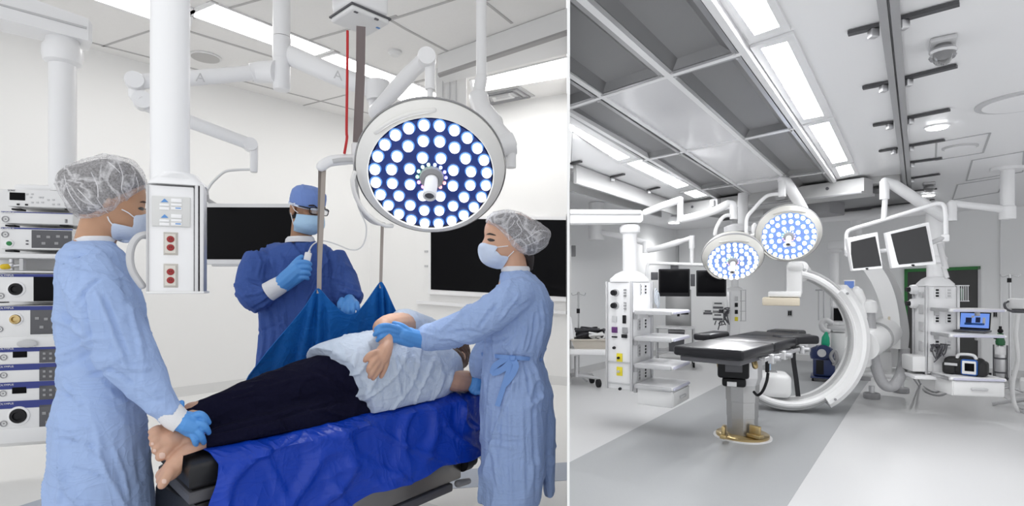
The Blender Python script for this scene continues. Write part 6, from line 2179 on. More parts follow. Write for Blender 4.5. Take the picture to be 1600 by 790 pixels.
for py in (452, 505, 545, 582):
    for a, w_, m in ((.30, .05, M_BLACK), (.16, .05, M_LGREY)):
        zz = TWz(py, 4.85)
        if py == 452 and m is not M_BLACK:
            a, w_ = .20, .02
        mb = MB(); mb.box(Q(a, .004, zz), (w_, .010, .10), R, .003); o_ = mb.build('outlet', M_LGREY if m is M_LGREY else M_TBAR, tw)
        for dz in (-.028, 0, .028):
            mb = MB(); mb.box(Q(a, .010, zz + dz), (w_ * .55, .006, .018), R, .002); mb.build('socket', M_BLACK if m is M_BLACK else M_MGREY, o_)
# its ceiling arm, running left behind the partition
fr = Fr(990, 4.75)
mb = MB()
p1 = Q(.23, -.11, 0) + V(.08, .0, TWz(337, 4.75))
p0 = V(.40, 4.85, p1.z)
rg = []
for p, h in ((p1 + V(.02, 0, 0), .035), (p1, .055), (p0, .062)):
    rg.append([p + V(0, -.075, -h), p + V(0, .075, -h), p + V(0, .075, h), p + V(0, -.075, h)])
mb.rings(rg); mb.build('arm', M_WHITE, tw, smooth=False)
mb = MB(); mb.box(V((p0.x + p1.x) / 2, p1.y - .05, p1.z + .02), (p1.x - p0.x, .075, .012), None, .003); mb.build('arm_groove', M_LGREY, tw)
# coiled tubes and hooks at the tower's sides
mb = MB()
for k in range(3):
    q = Q(.47, .03, TWz(463, 4.8))
    mb.tube(smoothloop([q + e1 * (.03 * math.cos(a) + .03) + V(0, 0, .07 * math.sin(a) - .02 * k) + e2 * .012 * k for a in [i * PI / 4 for i in range(8)]], 4) , .006, 6)
tag(mb.build('coiled_tube', mat('clear_tubing', (.62, .66, .72), .2, alpha=.8)), 'coil of clear tubing hung on the left equipment tower', 'tubing')

# right tower
tr, Q2, Rr, f1, f2 = tower((4.00, 5.24), (.98, -.2), .25, .24, TWz(582, 5.3), TWz(447, 5.3), 0, 'white equipment tower carrying laptop and black monitor-defibrillator, right of the C-shaped X-ray machine',
                           [TWz(482, 5.25), TWz(519, 5.25), TWz(583, 5.2)], .44, .32, True, TWz(405, 5.4), .068, .02)
for py in (457, 495, 535):
    zz = TWz(py, 5.4)
    for a, m in ((.08, M_BLACK), (.18, M_BLACK if py == 495 else M_LGREY)):
        mb = MB(); mb.box(Q2(a, .004, zz), (.05, .01, .10), Rr, .003); o_ = mb.build('outlet', M_TBAR, tr)
        for dz in (-.028, 0, .028):
            mb = MB(); mb.box(Q2(a, .010, zz + dz), (.026, .006, .018), Rr, .002); mb.build('socket', m, o_)
for py, sz in ((460, .05), (483, .09), (510, .09), (541, .10)):
    mb = MB(); mb.box(Q2(-.006, -.10, TWz(py, 5.3)), (.012, .07, sz), Rr, .003); mb.build('port_plate', M_LGREY, tr)
for py in (452, 474):
    mb = MB(); mb.lathe([(.05, 0), (.045, .05), (.03, .06)], Q2(0, -.20, TWz(py, 5.4)), -f1, seg=18); mb.build('flow_meter', M_WHITE, tr)
    mb = MB(); mb.lathe([(.026, 0), (.024, .03)], Q2(-.06, -.20, TWz(py, 5.4)), -f1, seg=14); mb.build('flow_knob', M_BLACK, tr)
mb = MB(); mb.box(Q2(-.04, -.10, TWz(566, 5.35)), (.18, .22, .15), Rr, .012); mb.build('side_box', M_GREYW, tr)
mb = MB(); mb.box(Q2(.02, -.08, TWz(585, 5.35)), (.34, .34, .035), Rr, .01); mb.build('bottom_plate', M_WHITE, tr)
# wire basket on its right
bk = thing('wire_basket', Q2(.62, .12, TWz(472, 5.4)), 'wire basket hooked on right side of the tower with the laptop', 'basket')
fr = Fr(1500, 5.35)
mb = MB()
for i in range(9):
    x = 1486 + i * 3.3
    mb.tube([fr.p(x, 446), fr.p(x, 470)], .004, 6)
for y in (446, 470):
    mb.tube([fr.p(1485, y), fr.p(1514, y)], .006, 6); mb.tube([fr.p(1485, y, .16), fr.p(1514, y, .16)], .006, 6)
    for x in (1485, 1514):
        mb.tube([fr.p(x, y), fr.p(x, y, .16)], .005, 6)
for i in range(5):
    x = 1486 + i * 6.6
    mb.tube([fr.p(x, 446, .16), fr.p(x, 470, .16)], .004, 6)
    mb.tube([fr.p(x, 470, .0), fr.p(x, 470, .16)], .004, 6)
mb.build('wire_frame', M_STEELW, bk)
mb = MB(); fbox(mb, fr, 1488, 1505, 450, 469, .03, .12, .01); mb.build('contents', mat('green_wrap', (.30, .42, .34), .6), bk)
# laptop
zs = TWz(519, 5.25) + .014
fr = Fr(1516, 5.12)
lp = thing('laptop', fr.p(1520, 512), 'open laptop with bright blue screen on middle shelf of the right tower', 'laptop')
b0 = V(fr.p(1519, 512).x, fr.p(1519, 512).y, zs)
LR = Matrix.Rotation(-.25, 3, 'Z') @ fr.R
mb = MB(); mb.box(b0 + V(0, 0, .012), (.24, .20, .018), LR, .005); mb.build('base', M_DGREY, lp)
mb = MB(); mb.box(b0 + V(0, 0, .0225) + LR @ V(0, .02, 0), (.21, .09, .003), LR, .001); mb.build('keyboard', M_BLACK, lp)
LRs = LR @ Matrix.Rotation(-.22, 3, 'X')
sc0 = b0 + LR @ V(-.01, .10, .022)
mb = MB(); mb.box(sc0 + LRs @ V(0, 0, .0825), (.235, .010, .165), LRs, .004); sc_ = mb.build('lid', M_BLACK, lp)
mb = MB(); mb.box(sc0 + LRs @ V(0, -.0065, .084), (.215, .003, .138), LRs); mb.build('screen', mat('laptop_screen', (.05, .10, .3), .3, emit=(.18, .33, .85), estr=.8), sc_, smooth=False)
for dx, dz, sx, sz, m in ((-.045, .055, .045, .07, M_NAVYP), (.025, .07, .035, .05, M_NAVYP), (.0, .03, .15, .02, M_BLUEP), (-.015, .10, .022, .02, M_TBAR), (.07, .06, .02, .07, M_TBAR)):
    mb = MB(); mb.box(sc0 + LRs @ V(dx, -.0085, .02 + dz), (sx, .002, sz), LRs); mb.build('screen_picture', m, sc_, smooth=False)
# monitor-defibrillator
zs = TWz(583, 5.2) + .014
fr = Fr(1506, 5.02)
df = thing('defibrillator', V(fr.p(1506, 580).x, fr.p(1506, 580).y, zs), 'black bag-covered defibrillator with blue and white front on bottom shelf of the right tower', 'defibrillator')
DR = Matrix.Rotation(-.12, 3, 'Z') @ fr.R
dc = V(df.location.x, df.location.y, zs)
mb = MB(); mb.box(dc + DR @ V(0, 0.048, 0.08), (0.296, 0.16, 0.16), DR, .045, 4); mb.box(dc + DR @ V(-0.104, 0.032, 0.06), (0.104, 0.16, 0.12), DR, .03, 3); mb.box(dc + DR @ V(0.128, 0.032, 0.068), (0.08, 0.168, 0.136), DR, .03, 3); mb.build('carry_bag', mat('black_nylon', (.014, .014, .015), .7, bump=.2, bscale=150), df)
mb = MB(); mb.box(dc + DR @ V(0.044, -0.044, 0.08), (0.12, 0.048, 0.144), DR, .02, 3); mb.build('front_unit', M_BLUEP, df)
mb = MB(); mb.box(dc + DR @ V(0.044, -0.0656, 0.08), (0.1, 0.016, 0.12), DR, .012, 3); mb.build('bezel', M_WHITE2, df)
mb = MB(); mb.box(dc + DR @ V(0.048, -0.0752, 0.084), (0.068, 0.0048, 0.072), DR, .003); mb.build('screen', M_SCREEN, df)
mb = MB(); mb.box(dc + DR @ V(-0.088, -0.0496, 0.096), (0.096, 0.0048, 0.024), DR, .003); mb.build('label_plate', M_LGREY, df)
mb = MB(); mb.tube(smoothpath([dc + DR @ V(-0.048, 0, 0.152), dc + DR @ V(-0.032, -0, 0.188), dc + DR @ V(0.064, -0, 0.188), dc + DR @ V(0.088, -0, 0.152)], 5), .014, 10); mb.build('handle', M_WHITE2, df)
mb = MB()
for k in range(7):
    random.seed(50 + k)
    P = [dc + DR @ V(-.20 + random.uniform(-.05, .05), .0 + random.uniform(-.03, .1), .06 + random.uniform(0, .2)) for _ in range(4)] + [Q2(.06 + .02 * k, .02, TWz(535, 5.4))]
    mb.tube(smoothpath(P, 6), .0055, 6)
tag(mb.build('cable_tangle', M_DGREY), 'tangle of dark cables hanging behind the defibrillator', 'cable')
mb = MB(); P = smoothpath([at(1529, 582, 4.93), at(1531, 596, 4.92), at(1534, 613, 4.92)], 4)
mb.rings([[p + V(-.02, 0, 0), p + V(.02, 0, 0), p + V(.02, .01, 0), p + V(-.02, .01, 0)] for p in P])
tag(mb.build('cable_end', M_BLACK), 'black strap end hanging off bottom shelf of the right tower', 'strap')
mb = MB()
fl = lambda x, y: onz(x, y, .012)
mb.tube(smoothpath([at(1426, 588, 5.5), fl(1436, 603), fl(1448, 612), fl(1466, 617), fl(1480, 612), fl(1490, 598)], 6), .009, 8)
tag(mb.build('floor_cable', M_MGREY), 'grey cable looping on floor under the right tower, longer front loop', 'cable')
mb = MB()
mb.tube(smoothpath([at(1434, 588, 5.5), fl(1438, 599), fl(1450, 608), fl(1462, 612), fl(1474, 606), fl(1470, 600), fl(1482, 596)], 6), .009, 8)
tag(mb.build('floor_cable', M_MGREY), 'thin grey cable with a kink on floor behind the longer loop, under right tower', 'cable')

# ---- C-arm X-ray machine
Cc = at(1229, 527, 5.45)
ca_ax = V(-.34, -1, 0).normalized()          # axis of the C towards the viewer
ca_u = V(-ca_ax.y, ca_ax.x, 0)              # right
ca = thing('c_arm', V(Cc.x + .7, Cc.y + .3, 0), 'big white C-shaped X-ray machine behind the empty operating table', 'x-ray machine')


def cp(r, deg, w):
    a = math.radians(deg)
    return Cc + ca_u * (r * .90 * math.cos(a)) + V(0, 0, r * math.sin(a)) + ca_ax * w


def arc(mb, r0, r1, a0, a1, w0, w1, n=40, cham=.02):
    rg = []
    for i in range(n + 1):
        a = a0 + (a1 - a0) * i / n
        rg.append([cp(r0, a, w0), cp(r0, a, w1 - cham), cp(r0 + cham, a, w1), cp(r1 - cham, a, w1), cp(r1, a, w1 - cham), cp(r1, a, w0)])
    return mb.rings(rg)


mb = MB(); arc(mb, .615, .675, 80, -128, -.16, .16); mb.build('c_ring', M_GREYW, ca, angle=35)
mb = MB(); arc(mb, .676, .705, 78, -126, -.11, .12, cham=.008); mb.build('outer_track', M_GREYS, ca, angle=35)
mb = MB(); arc(mb, .606, .617, 79, -127, -.05, .05, cham=.003); mb.build('inner_track', M_GREYS, ca, angle=35)
mb = MB(); arc(mb, .635, .76, 44, -58, -.20, .20, cham=.045); mb.build('ring_carriage', M_GREYW, ca, angle=30)
mb = MB()
rg = []
for w_, k in ((.0, 1.0), (.20, .97)):
    pass
for s in (44, -58):
    mb = MB(); mb.lathe([(.012, 0), (.012, .008)], cp(.70, s * .9, .20), ca_ax, seg=10); mb.build('screw', M_MGREY, ca)
# tube housing at the foot of the C
mb = MB()
bt_ = cp(.60, -108, 0)
mb.box(bt_ + V(0.03, 0, .10), (.34, .30, .24), Matrix((ca_u, -ca_ax, V(0, 0, 1))).transposed(), .06, 5); mb.build('tube_housing', M_GREYW, ca)
mb = MB(); mb.box(bt_ + V(.03, 0, .223), (.10, .10, .012), Matrix((ca_u, -ca_ax, V(0, 0, 1))).transposed(), .004); mb.build('collimator_window', M_MGREY, ca)
# detector at the head of the C
fr = Fr(1232, 5.40)
mb = MB()
fbox(mb, fr, 1229, 1254, 411, 462, -.12, .14, .03)
mb.tube([fr.p(1246, 420, .0), cp(.645, 77, 0)], .10, 16)
mb.build('detector_housing', M_GREYW, ca)
mb = MB(); fbox(mb, fr, 1229, 1256, 408, 424, -.14, .16, .04); mb.build('detector_cap', M_GREYW, ca)
mb = MB(); fbox(mb, fr, 1200, 1252, 455, 464, -.13, .17, .012); mb.build('detector_plate', M_GREYW, ca)
mb = MB(); fbox(mb, fr, 1191, 1250, 464.5, 478, -.16, .18, .012); mb.build('detector_panel', M_CREAM, ca)
# stand: curved gantry arm, pivot, hose, base and feet
Gc = at(1262, 560, 5.75)


def gp(x, y, w):
    return fg.p(x, y, w)


fg = Fr(1385, 5.75)
LE = [(1346, 418), (1361, 440), (1372, 466), (1380, 496), (1384, 522), (1386, 544)]
RE = [(1372, 410), (1388, 434), (1399, 462), (1405, 492), (1407, 520), (1407, 545)]
S_ = smoothpath([V(*p, 0) for p in LE], 5); E_ = smoothpath([V(*p, 0) for p in RE], 5)
mb = MB(); mb.rings([[gp(a.x, a.y, -.10), gp(b.x, b.y, -.10), gp(b.x, b.y, .22), gp(a.x, a.y, .22)] for a, b in zip(S_, E_)]); mb.build('gantry_arm', M_GREYW, ca, angle=35)
LE2 = [(1372, 410), (1388, 434), (1399, 462), (1405, 492), (1407, 520), (1407, 545)]
RE2 = [(1378, 410), (1396, 430), (1409, 458), (1417, 490), (1421, 520), (1419, 545)]
S_ = smoothpath([V(*p, 0) for p in LE2], 5); E_ = smoothpath([V(*p, 0) for p in RE2], 5)
mb = MB(); mb.rings([[gp(a.x, a.y, -.07), gp(b.x, b.y, -.05), gp(b.x, b.y, .25), gp(a.x, a.y, .24)] for a, b in zip(S_, E_)]); mb.build('gantry_side', M_GREYS, ca, angle=35)
mb = MB(); fbox(mb, fg, 1387.5, 1391, 494, 525, -.12, -.095, .008); mb.build('cream_handle', M_CREAM, ca)
pv0, pv1 = cp(.74, -5, -.05), fg.p(1388, 515, .06)
mb = MB(); mb.tube([pv0, pv1], .15, 28); mb.build('pivot_drum', M_GREYW, ca)
mb = MB(); mb.tube([pv0.lerp(pv1, .45), pv0.lerp(pv1, .52)], .157, 28); mb.build('pivot_band', M_GREYS, ca)
# box body, base plate, feet
mb = MB(); fbox(mb, fg, 1341, 1394, 545, 586, .05, .45, .04); mb.build('stand_body', M_GREYW, ca)
mb = MB(); fbox(mb, fg, 1374, 1414, 540, 575, .15, .5, .02); mb.build('stand_box', M_GREYW, ca)
mb = MB(); fbox(mb, fg, 1338, 1422, 580, 594, -.06, .55, .03); mb.build('base_plate', M_GREYW, ca)
for px, py in ((1362, 622), (1408, 613)):
    p = onz(px, py, 0)
    mb = MB(); mb.lathe([(.075, .001), (.08, .01), (.08, .055), (.072, .062)], p, seg=24); mb.build('foot', M_MGREY, ca)
    mb = MB(); mb.lathe([(.028, .06), (.028, .14)], p, seg=14); mb.build('foot_stem', M_STEELW, ca)
p = onz(1375, 600, 0) + V(0, .3, 0)
mb = MB(); mb.lathe([(.07, .001), (.07, .06)], p, seg=20); mb.tube([p + V(0, 0, .06), p + V(0, 0, .2)], .03, 12); mb.build('foot', M_MGREY, ca)
# hose and knuckle
mb = MB(); mb.tube(smoothpath([fg.p(1358, 485, -0.50), fg.p(1361, 520, -0.53), fg.p(1367, 565, -0.54), fg.p(1378, 596, -0.53), fg.p(1391, 604, -0.51), fg.p(1403, 594, -0.46), fg.p(1411, 570, -0.10), fg.p(1413, 544, 0.00)], 7), .050, 16); mb.build('hose', M_TUBEG, ca)
mb = MB(); mb.lathe([(.07, 0), (.075, .06), (.06, .11), (.02, .13)], fg.p(1358, 488, -0.50), (0, 0, 1), seg=20); mb.build('hose_knuckle', M_GREYW, ca)
mb = MB(); mb.tube(smoothpath([fg.p(1351, 522, -0.56), fg.p(1350, 495, -0.56), fg.p(1345, 470, -0.54), fg.p(1338, 452, -0.50)], 5), [.02] * 5 + [.028] * 5 + [.05] * 5 + [.035], 12, round_ends=True); mb.build('pad_arm', M_GREYW, ca)
mb = MB(); fbox(mb, fg, 1335, 1362, 530, 576, -.62, -.54, .05); mb.build('bumper_pad', M_GREYW, ca)

# ---- pair of operating lamps
M_LAMPB = mat('lamp_housing_grey', (0.55, 0.54, 0.51), 0.4)


def lamp_at(px, py, d, R, tilt, label, yawdeg=0):
    c = at(px, py, d)
    tc = (V(0, 0, CAMZ) - c).normalized()
    sd = tc.cross(V(0, 0, 1)).normalized()
    n = Matrix.Rotation(math.radians(-tilt), 3, sd) @ tc
    if n.z > tc.z:
        n = Matrix.Rotation(math.radians(tilt), 3, sd) @ tc
    n = Matrix.Rotation(math.radians(yawdeg), 3, 'Z') @ n
    return surgical_lamp(c, n, R, label, ((60, 120, .90), (200, 250, .90)), 2.4, 'pair of lit operating lamps above the empty table', (0.17, 0.27, 0.60), (0.50, 0.64, 0.92), .1, (n + V(-.12, 0, -.25)).normalized(), body=M_LAMPB)[0]


l1 = lamp_at(1144.5, 401, 5.1, .272, 40, 'smaller-looking lower operating lamp of the pair, at left', 4)
l2 = lamp_at(1231.5, 365, 4.9, .272, 22, 'higher operating lamp of the pair, at right beside the C-shaped machine', 4)
beam(l1, 60.0, at(1128, 538, 3.72), 30)
beam(l2, 22.0, at(1150, 537, 3.85), 30)
fr = Fr(1146, 5.2)
mb = MB(); mb.tube(smoothpath([fr.p(1117, 366, .0), fr.p(1120, 354, .0), fr.p(1129, 340, .0), fr.p(1138, 336, .02), fr.p(1145, 338, .04)], 5), .017, 12, round_ends=True); mb.build('yoke', M_WHITE, l1)
mb = MB(); mb.tube([fr.p(1146, 342, .04), fr.p(1146, 320, .04)], .035, 16); mb.build('hub', M_WHITE, l1)
mb = MB(); mb.tube(smoothpath([fr.p(1146, 319, .04), fr.p(1138, 318, .05), fr.p(1118, 328, .08), fr.p(1090, 337, .12), fr.p(1066, 342, .16)], 5), [.03] * 5 + [.038] * 10 + [.04] * 5 + [.04], 14, round_ends=True); mb.tube([fr.p(1063, 346, .16), fr.p(1063, 310, .16)], .032, 14); mb.tube([fr.p(1063, 312, .16), fr.p(1036, 321, .1), fr.p(1008, 332, .05)], [.034, .036, .034], 14, round_ends=True); mb.build('arm', M_WHITE, l1)
mb = MB(); mb.tube([fr.p(1161, 352, .5), fr.p(1161, 326, .5), V(fr.p(1161, 326, .5).x, fr.p(1161, 326, .5).y, 2.2)], .05, 16); mb.lathe([(.13, 0), (.13, .05), (.06, .08)], fr.p(1152, 362, .45), seg=24); mb.build('ceiling_hub', M_LGREY, l1)
fr = Fr(1225, 4.95)
mb = MB(); mb.tube([fr.p(1222, 307, .1), fr.p(1222, 281, .1)], .033, 16); mb.build('drop_post', M_WHITE, l2)
mb = MB(); mb.tube(smoothpath([fr.p(1222, 303, .1), fr.p(1205, 304, .1), fr.p(1194, 309, .1), fr.p(1178, 326, .1), fr.p(1168, 338, .1), fr.p(1166, 352, .1), fr.p(1168, 368, .08), fr.p(1181, 366, .02)], 5), .017, 12); mb.build('yoke', M_WHITE, l2)
mb = MB(); mb.tube(smoothpath([fr.p(1221, 281, .1), fr.p(1227, 283, .12), fr.p(1241, 304, .25), fr.p(1256, 330, .4)], 5), [.035] * 5 + [.05] * 10 + [.045], 14, round_ends=True); mb.build('spring_arm', M_WHITE, l2)
mb = MB(); mb.ball(fr.p(1179, 358, .04), (.03, .03, .06)); mb.build('yoke_pivot', M_WHITE, l2)

# ---- tilted white monitors on a hanging frame
ma = thing('monitor_boom', at(1574, 320, 5.0), 'white ceiling boom at right with bent tube frame carrying two tilted white monitors', 'support arm')


def monitor(corners, scr, Y, label, side):
    Yl, Yr = Y
    ys = [Yl, Yr, Yr, Yl]
    C4 = [at(x, y, yy) for (x, y), yy in zip(corners, ys)]
    S4 = [at(x, y, yy) for (x, y), yy in zip(scr, ys)]
    n = (C4[1] - C4[0]).cross(C4[3] - C4[0]).normalized()
    if n.y < 0:
        n = -n
    t = thing('monitor', sum(C4, V(0, 0, 0)) / 4, label, 'monitor', 'pair of tilted white monitors')
    c = sum(C4, V(0, 0, 0)) / 4
    mb = MB(); mb.rings([[p + (c - p) * .02 for p in C4], [p + n * .012 for p in C4], [p + n * .05 for p in C4], [p + (c - p) * .12 + n * .07 for p in C4]]); mb.build('housing', M_WHITE, t, smooth=False)
    k = V(0, 0, 0) - n * .002
    mb = MB(); mb.prism([p + k for p in S4], n * .006); mb.build('screen', mat('grey_glass_screen', (.022, .022, .024), .12), t, smooth=False)
    b = C4[2].lerp(C4[3], .5)
    mb = MB(); mb.ball(b + V(0, 0, .01) + n * .01, (.025, .012, .012)); mb.build('power_light', M_BLACK, t)
    return t, C4, n


m1, c1, n1 = monitor([(1323, 372), (1371.5, 362.5), (1379.5, 419.5), (1332.5, 423)], [(1326.5, 378.5), (1367.5, 369), (1377, 415), (1333, 419.5)], (4.75, 4.70), 'smaller tilted white monitor, left of the pair, under bent white tube', 0)
m2, c2, n2_ = monitor([(1383.5, 364), (1452, 346.5), (1463.5, 412.5), (1393.5, 419)], [(1386, 366.8), (1446.5, 352.8), (1457.5, 407.8), (1395, 414.3)], (4.70, 4.60), 'larger tilted white monitor, right of the pair', 1)
fr = Fr(1400, 4.85)
mb = MB(); mb.tube(smoothpath([fr.p(1323, 398), fr.p(1322.5, 375), fr.p(1324, 363), fr.p(1334, 357), fr.p(1378, 344), fr.p(1440, 325), fr.p(1464, 318), fr.p(1474, 320), fr.p(1477, 330), fr.p(1478, 350), fr.p(1478, 370)], 5), .0175, 12); mb.build('tube_frame', M_WHITE, ma)
mb = MB(); mb.tube([fr.p(1381, 343), fr.p(1383, 308)], .022, 14); mb.tube([fr.p(1382, 311), fr.p(1382, 283)], .038, 16); mb.build('hanger', M_WHITE, ma)
mb = MB(); mb.tube([fr.p(1383, 283), fr.p(1396, 288, .05), fr.p(1437, 315, .2), fr.p(1476, 340, .35)], [.035, .048, .05, .045], 16, round_ends=True); mb.build('spring_arm', M_WHITE, ma)
mb = MB(); mb.tube([fr.p(1487, 345, .35), fr.p(1487, 316, .35)], .038, 16); mb.build('joint', M_WHITE, ma)
mb = MB(); mb.tube([fr.p(1487, 317, .35), fr.p(1500, 319, .38), fr.p(1562, 326, .55)], [.03, .03, .034], 14, round_ends=True); mb.build('extension_arm', M_WHITE, ma)
cpx = fr.p(1574, 330, .58)
mb = MB(); mb.lathe([(.055, cpx.z - .07), (.06, cpx.z - .06), (.06, cpx.z + .04), (.05, cpx.z + .05), (.05, ZR - .02)], V(cpx.x, cpx.y, 0), seg=24); mb.build('post', M_WHITE, ma)
mb = MB(); mb.lathe([(.12, ZR - .03), (.12, ZR - .001)], V(cpx.x, cpx.y, 0), seg=24); mb.build('ceiling_plate', M_WHITE, ma)
mb = MB(); fbox(mb, fr, 1470, 1484, 366, 377, -.03, .04, .012); mb.build('frame_clamp', M_WHITE, ma)
mb = MB(); mb.tube([fr.p(1468, 380, .0), fr.p(1478, 420, .0)], .022, 10); mb.tube([fr.p(1474, 416), fr.p(1480, 434)], .018, 10); mb.build('cable_sleeve', M_LGREY, ma)
mb = MB(); mb.tube([c1[0].lerp(c1[2], .5) + n1 * .085, c2[0].lerp(c2[2], .5) + n2_ * .085], .022, 10); mb.tube([fr.p(1323, 392, .0), c1[0].lerp(c1[3], .5) + n1 * .05], .018, 10); mb.tube([fr.p(1477, 370), c2[1].lerp(c2[2], .5) + n2_ * .05], .02, 10); mb.build('monitor_mount', M_LGREY, ma)
# long white arm of the right tower, from the post at the right back to its column
fr = Fr(1420, 5.75)
cc = Q2(.125, -.12, 0)
mb = MB(); mb.tube([V(cc.x, cc.y, TWz(405, 5.4) + .02), V(cc.x, cc.y, fr.p(1420, 335, .1).z)], .075, 20); mb.build('upper_column', M_WHITE, tr)
mb = MB(); mb.tube([V(cc.x, cc.y, fr.p(1420, 333).z), fr.p(1360, 334, .4), fr.p(1268, 340, .7)], [.07, .065, .06], 14, flat=.8, round_ends=True); mb.build('long_arm', M_WHITE, tr)
p = fr.p(1268, 340, .7)
mb = MB(); mb.tube([p, V(p.x, p.y, ZR - .005)], .06, 16); mb.build('ceiling_post', M_WHITE, tr)

# ---- black monitors on a bent white tube, left
fr = Fr(1075, 6.0)
bm_ = thing('monitor_boom', fr.p(1080, 372), 'white arm with bent tube frame holding two black screens behind the left tower', 'support arm')
mb = MB(); mb.tube(smoothpath([fr.p(1011, 440), fr.p(1011, 420), fr.p(1013, 413), fr.p(1020, 411), fr.p(1080, 413), fr.p(1130, 415), fr.p(1138, 418), fr.p(1140, 430)], 5), .018, 12); mb.build('tube_frame', M_WHITE, bm_)
mb = MB(); mb.tube([fr.p(1081, 412), fr.p(1081, 385)], .022, 12); mb.tube([fr.p(1081, 388), fr.p(1081, 368)], .032, 14); mb.build('hanger', M_WHITE, bm_)
mb = MB(); mb.tube(smoothpath([fr.p(1081, 371), fr.p(1060, 378, .05), fr.p(1030, 387, .12), fr.p(1010, 391, .18)], 4), [.024] * 4 + [.034] * 8 + [.03], 14, round_ends=True); mb.build('spring_arm', M_WHITE, bm_)
mb = MB(); mb.tube([fr.p(1009, 395, .18), fr.p(1009, 377, .18)], .036, 14); mb.tube([fr.p(1010, 380, .2), fr.p(985, 372, .35), fr.p(937, 362, .6)], .034, 14); q = fr.p(932, 362, .62); mb.tube([V(q.x, q.y, q.z - .1), V(q.x, q.y, ZR - .005)], .10, 16); mb.build('extension_arm', M_WHITE, bm_)
for x0, x1, y0, y1, lab in ((1029, 1078, 420, 463, 'black hanging screen behind left tower, left of the two'), (1088, 1135, 422, 463, 'black hanging screen partly covered by lower operating lamp, right of the two')):
    t = thing('monitor', fr.p((x0 + x1) / 2, y1), lab, 'monitor', 'two black hanging screens')
    mb = MB(); fbox(mb, fr, x0, x1, y0, y1, -.05, .01, .008); mb.build('housing', M_BLACK, t)
    mb = MB(); fbox(mb, fr, x0 + 2.5, x1 - 2.5, y0 + 2.5, y1 - 6, -.054, -.045, .001); mb.build('screen', M_SCREEN, t)
    mb = MB(); fbox(mb, fr, (x0 + x1) / 2 - 6, (x0 + x1) / 2 + 6, 411, 440, .01, .03, .003); mb.build('mount', M_DGREY, t)
for x0, x1, y0, y1 in ((1017, 1028, 425, 437), (1079, 1086, 428, 447)):
    mb = MB(); fbox(mb, fr, x0, x1, y0, y1, -.01, .04, .005); mb.build('junction_box', M_DGREY, bm_)

# ---- back wall: dark window with green frame, steel pass-through, outlets
def bq(x0, x1, y00, y01, y10, y11, off, a=RC, b=RB1):
    return [onwall(x0, y00, a, b, off), onwall(x1, y10, a, b, off), onwall(x1, y11, a, b, off), onwall(x0, y01, a, b, off)]


BN = V((RB1 - RC).y, -(RB1 - RC).x, 0).normalized()
if BN.y > 0:
    BN = -BN
mb = MB(); mb.prism(bq(1416, 1531, 421, 566, 417, 575, .02), -BN * .018); wnd = struct(mb.build('window_1', M_BLIND, smooth=False))
wnd['label'] = 'dark blind-covered opening with green frame in the right back wall'
mb = MB(); mb.prism(bq(1413, 1532, 420, 425, 415.5, 420.5, .035), -BN * .033); mb.build('frame_top', M_GREENF, wnd, smooth=False)
mb = MB(); mb.prism(bq(1413, 1418, 420, 567, 420, 567, .035), -BN * .033); mb.build('frame_side', M_GREENF, wnd, smooth=False)
mb = MB(); mb.prism(bq(1528, 1532, 417, 575, 417, 575, .035), -BN * .033); mb.build('frame_side', M_LGREY, wnd, smooth=False)
for px, py, a, b, lab in ((1234, 489, RC, RB1, 'small dark wall outlet under the X-ray detector'), (1555, 491, RC, RB1, 'small dark wall outlet right of the green framed opening')):
    t = thing('wall_outlet', onwall(px, py, a, b, .01), lab, 'outlet')
    mb = MB(); mb.prism(bq(px - 3.5, px + 3.5, py - 5, py + 5, py - 5, py + 5, .012), -BN * .011); mb.build('plate', M_LGREY, t, smooth=False)
    for dx in (-1.5, 1.5):
        mb = MB(); mb.prism(bq(px + dx - 1.2, px + dx + 1.2, py - 3.5, py + 3.5, py - 3.5, py + 3.5, .016), -BN * .004); mb.build('socket', M_BLACK, t, smooth=False)
# steel cabinet on the far wall and steel table before it
fr = Fr(1060, 9.0)
t = thing('steel_cabinet', fr.p(1060, 512), 'tall brushed steel cabinet on far wall under the black hanging screens', 'cabinet')
mb = MB(); fbox(mb, fr, 1040, 1080, 452, 513, 0, .25, .006); mb.build('body', M_STEEL, t)
mb = MB(); fbox(mb, fr, 1042, 1078, 484, 511, -.012, .0, .003); mb.build('door', M_STEEL, t)
mb = MB(); fbox(mb, fr, 1058, 1062, 486, 494, -.03, -.012, .003); fbox(mb, fr, 1064, 1076, 487, 491, -.03, -.012, .003); mb.build('handle', M_BLACK, t)
fr = Fr(1055, 8.3)
t = thing('steel_table', onz(1055, 556, 0), 'stainless steel instrument table against far wall left of the empty table', 'table')
mb = MB(); fbox(mb, fr, 1024, 1086, 511.5, 514.5, 0, .5, .006); mb.build('table_top', M_STEELW, t)
for x, w_ in ((1026, .02), (1084, .02), (1026, .46), (1084, .46)):
    a = fr.p(x, 514, 0) + fr.w * w_
    mb = MB(); mb.tube([a, V(a.x, a.y, .05)], .016, 10); lg = mb.build('leg', M_STEELW, t)
    mb = MB(); mb.lathe([(.04, -.015), (.04, .015)], V(a.x, a.y, .0401), fr.u, seg=14); mb.build('caster', M_BLACK, lg)
a, b = fr.p(1026, 514), fr.p(1084, 514)
mb = MB(); mb.box(V((a.x + b.x) / 2, (a.y + b.y) / 2, .22) + fr.w * .25, ((b - a).length, .48, .02), fr.R, .004); mb.build('lower_shelf', M_STEELW, t)
t = thing('dark_gap_block', fr.p(1060, 548), 'dark block standing in for the dark gap under the steel table top', 'dark filler')  # dark solid added for the shaded gap between the table legs
mb = MB(); c = V((a.x + b.x) / 2, (a.y + b.y) / 2, .231) + fr.u * .02 + fr.w * .15
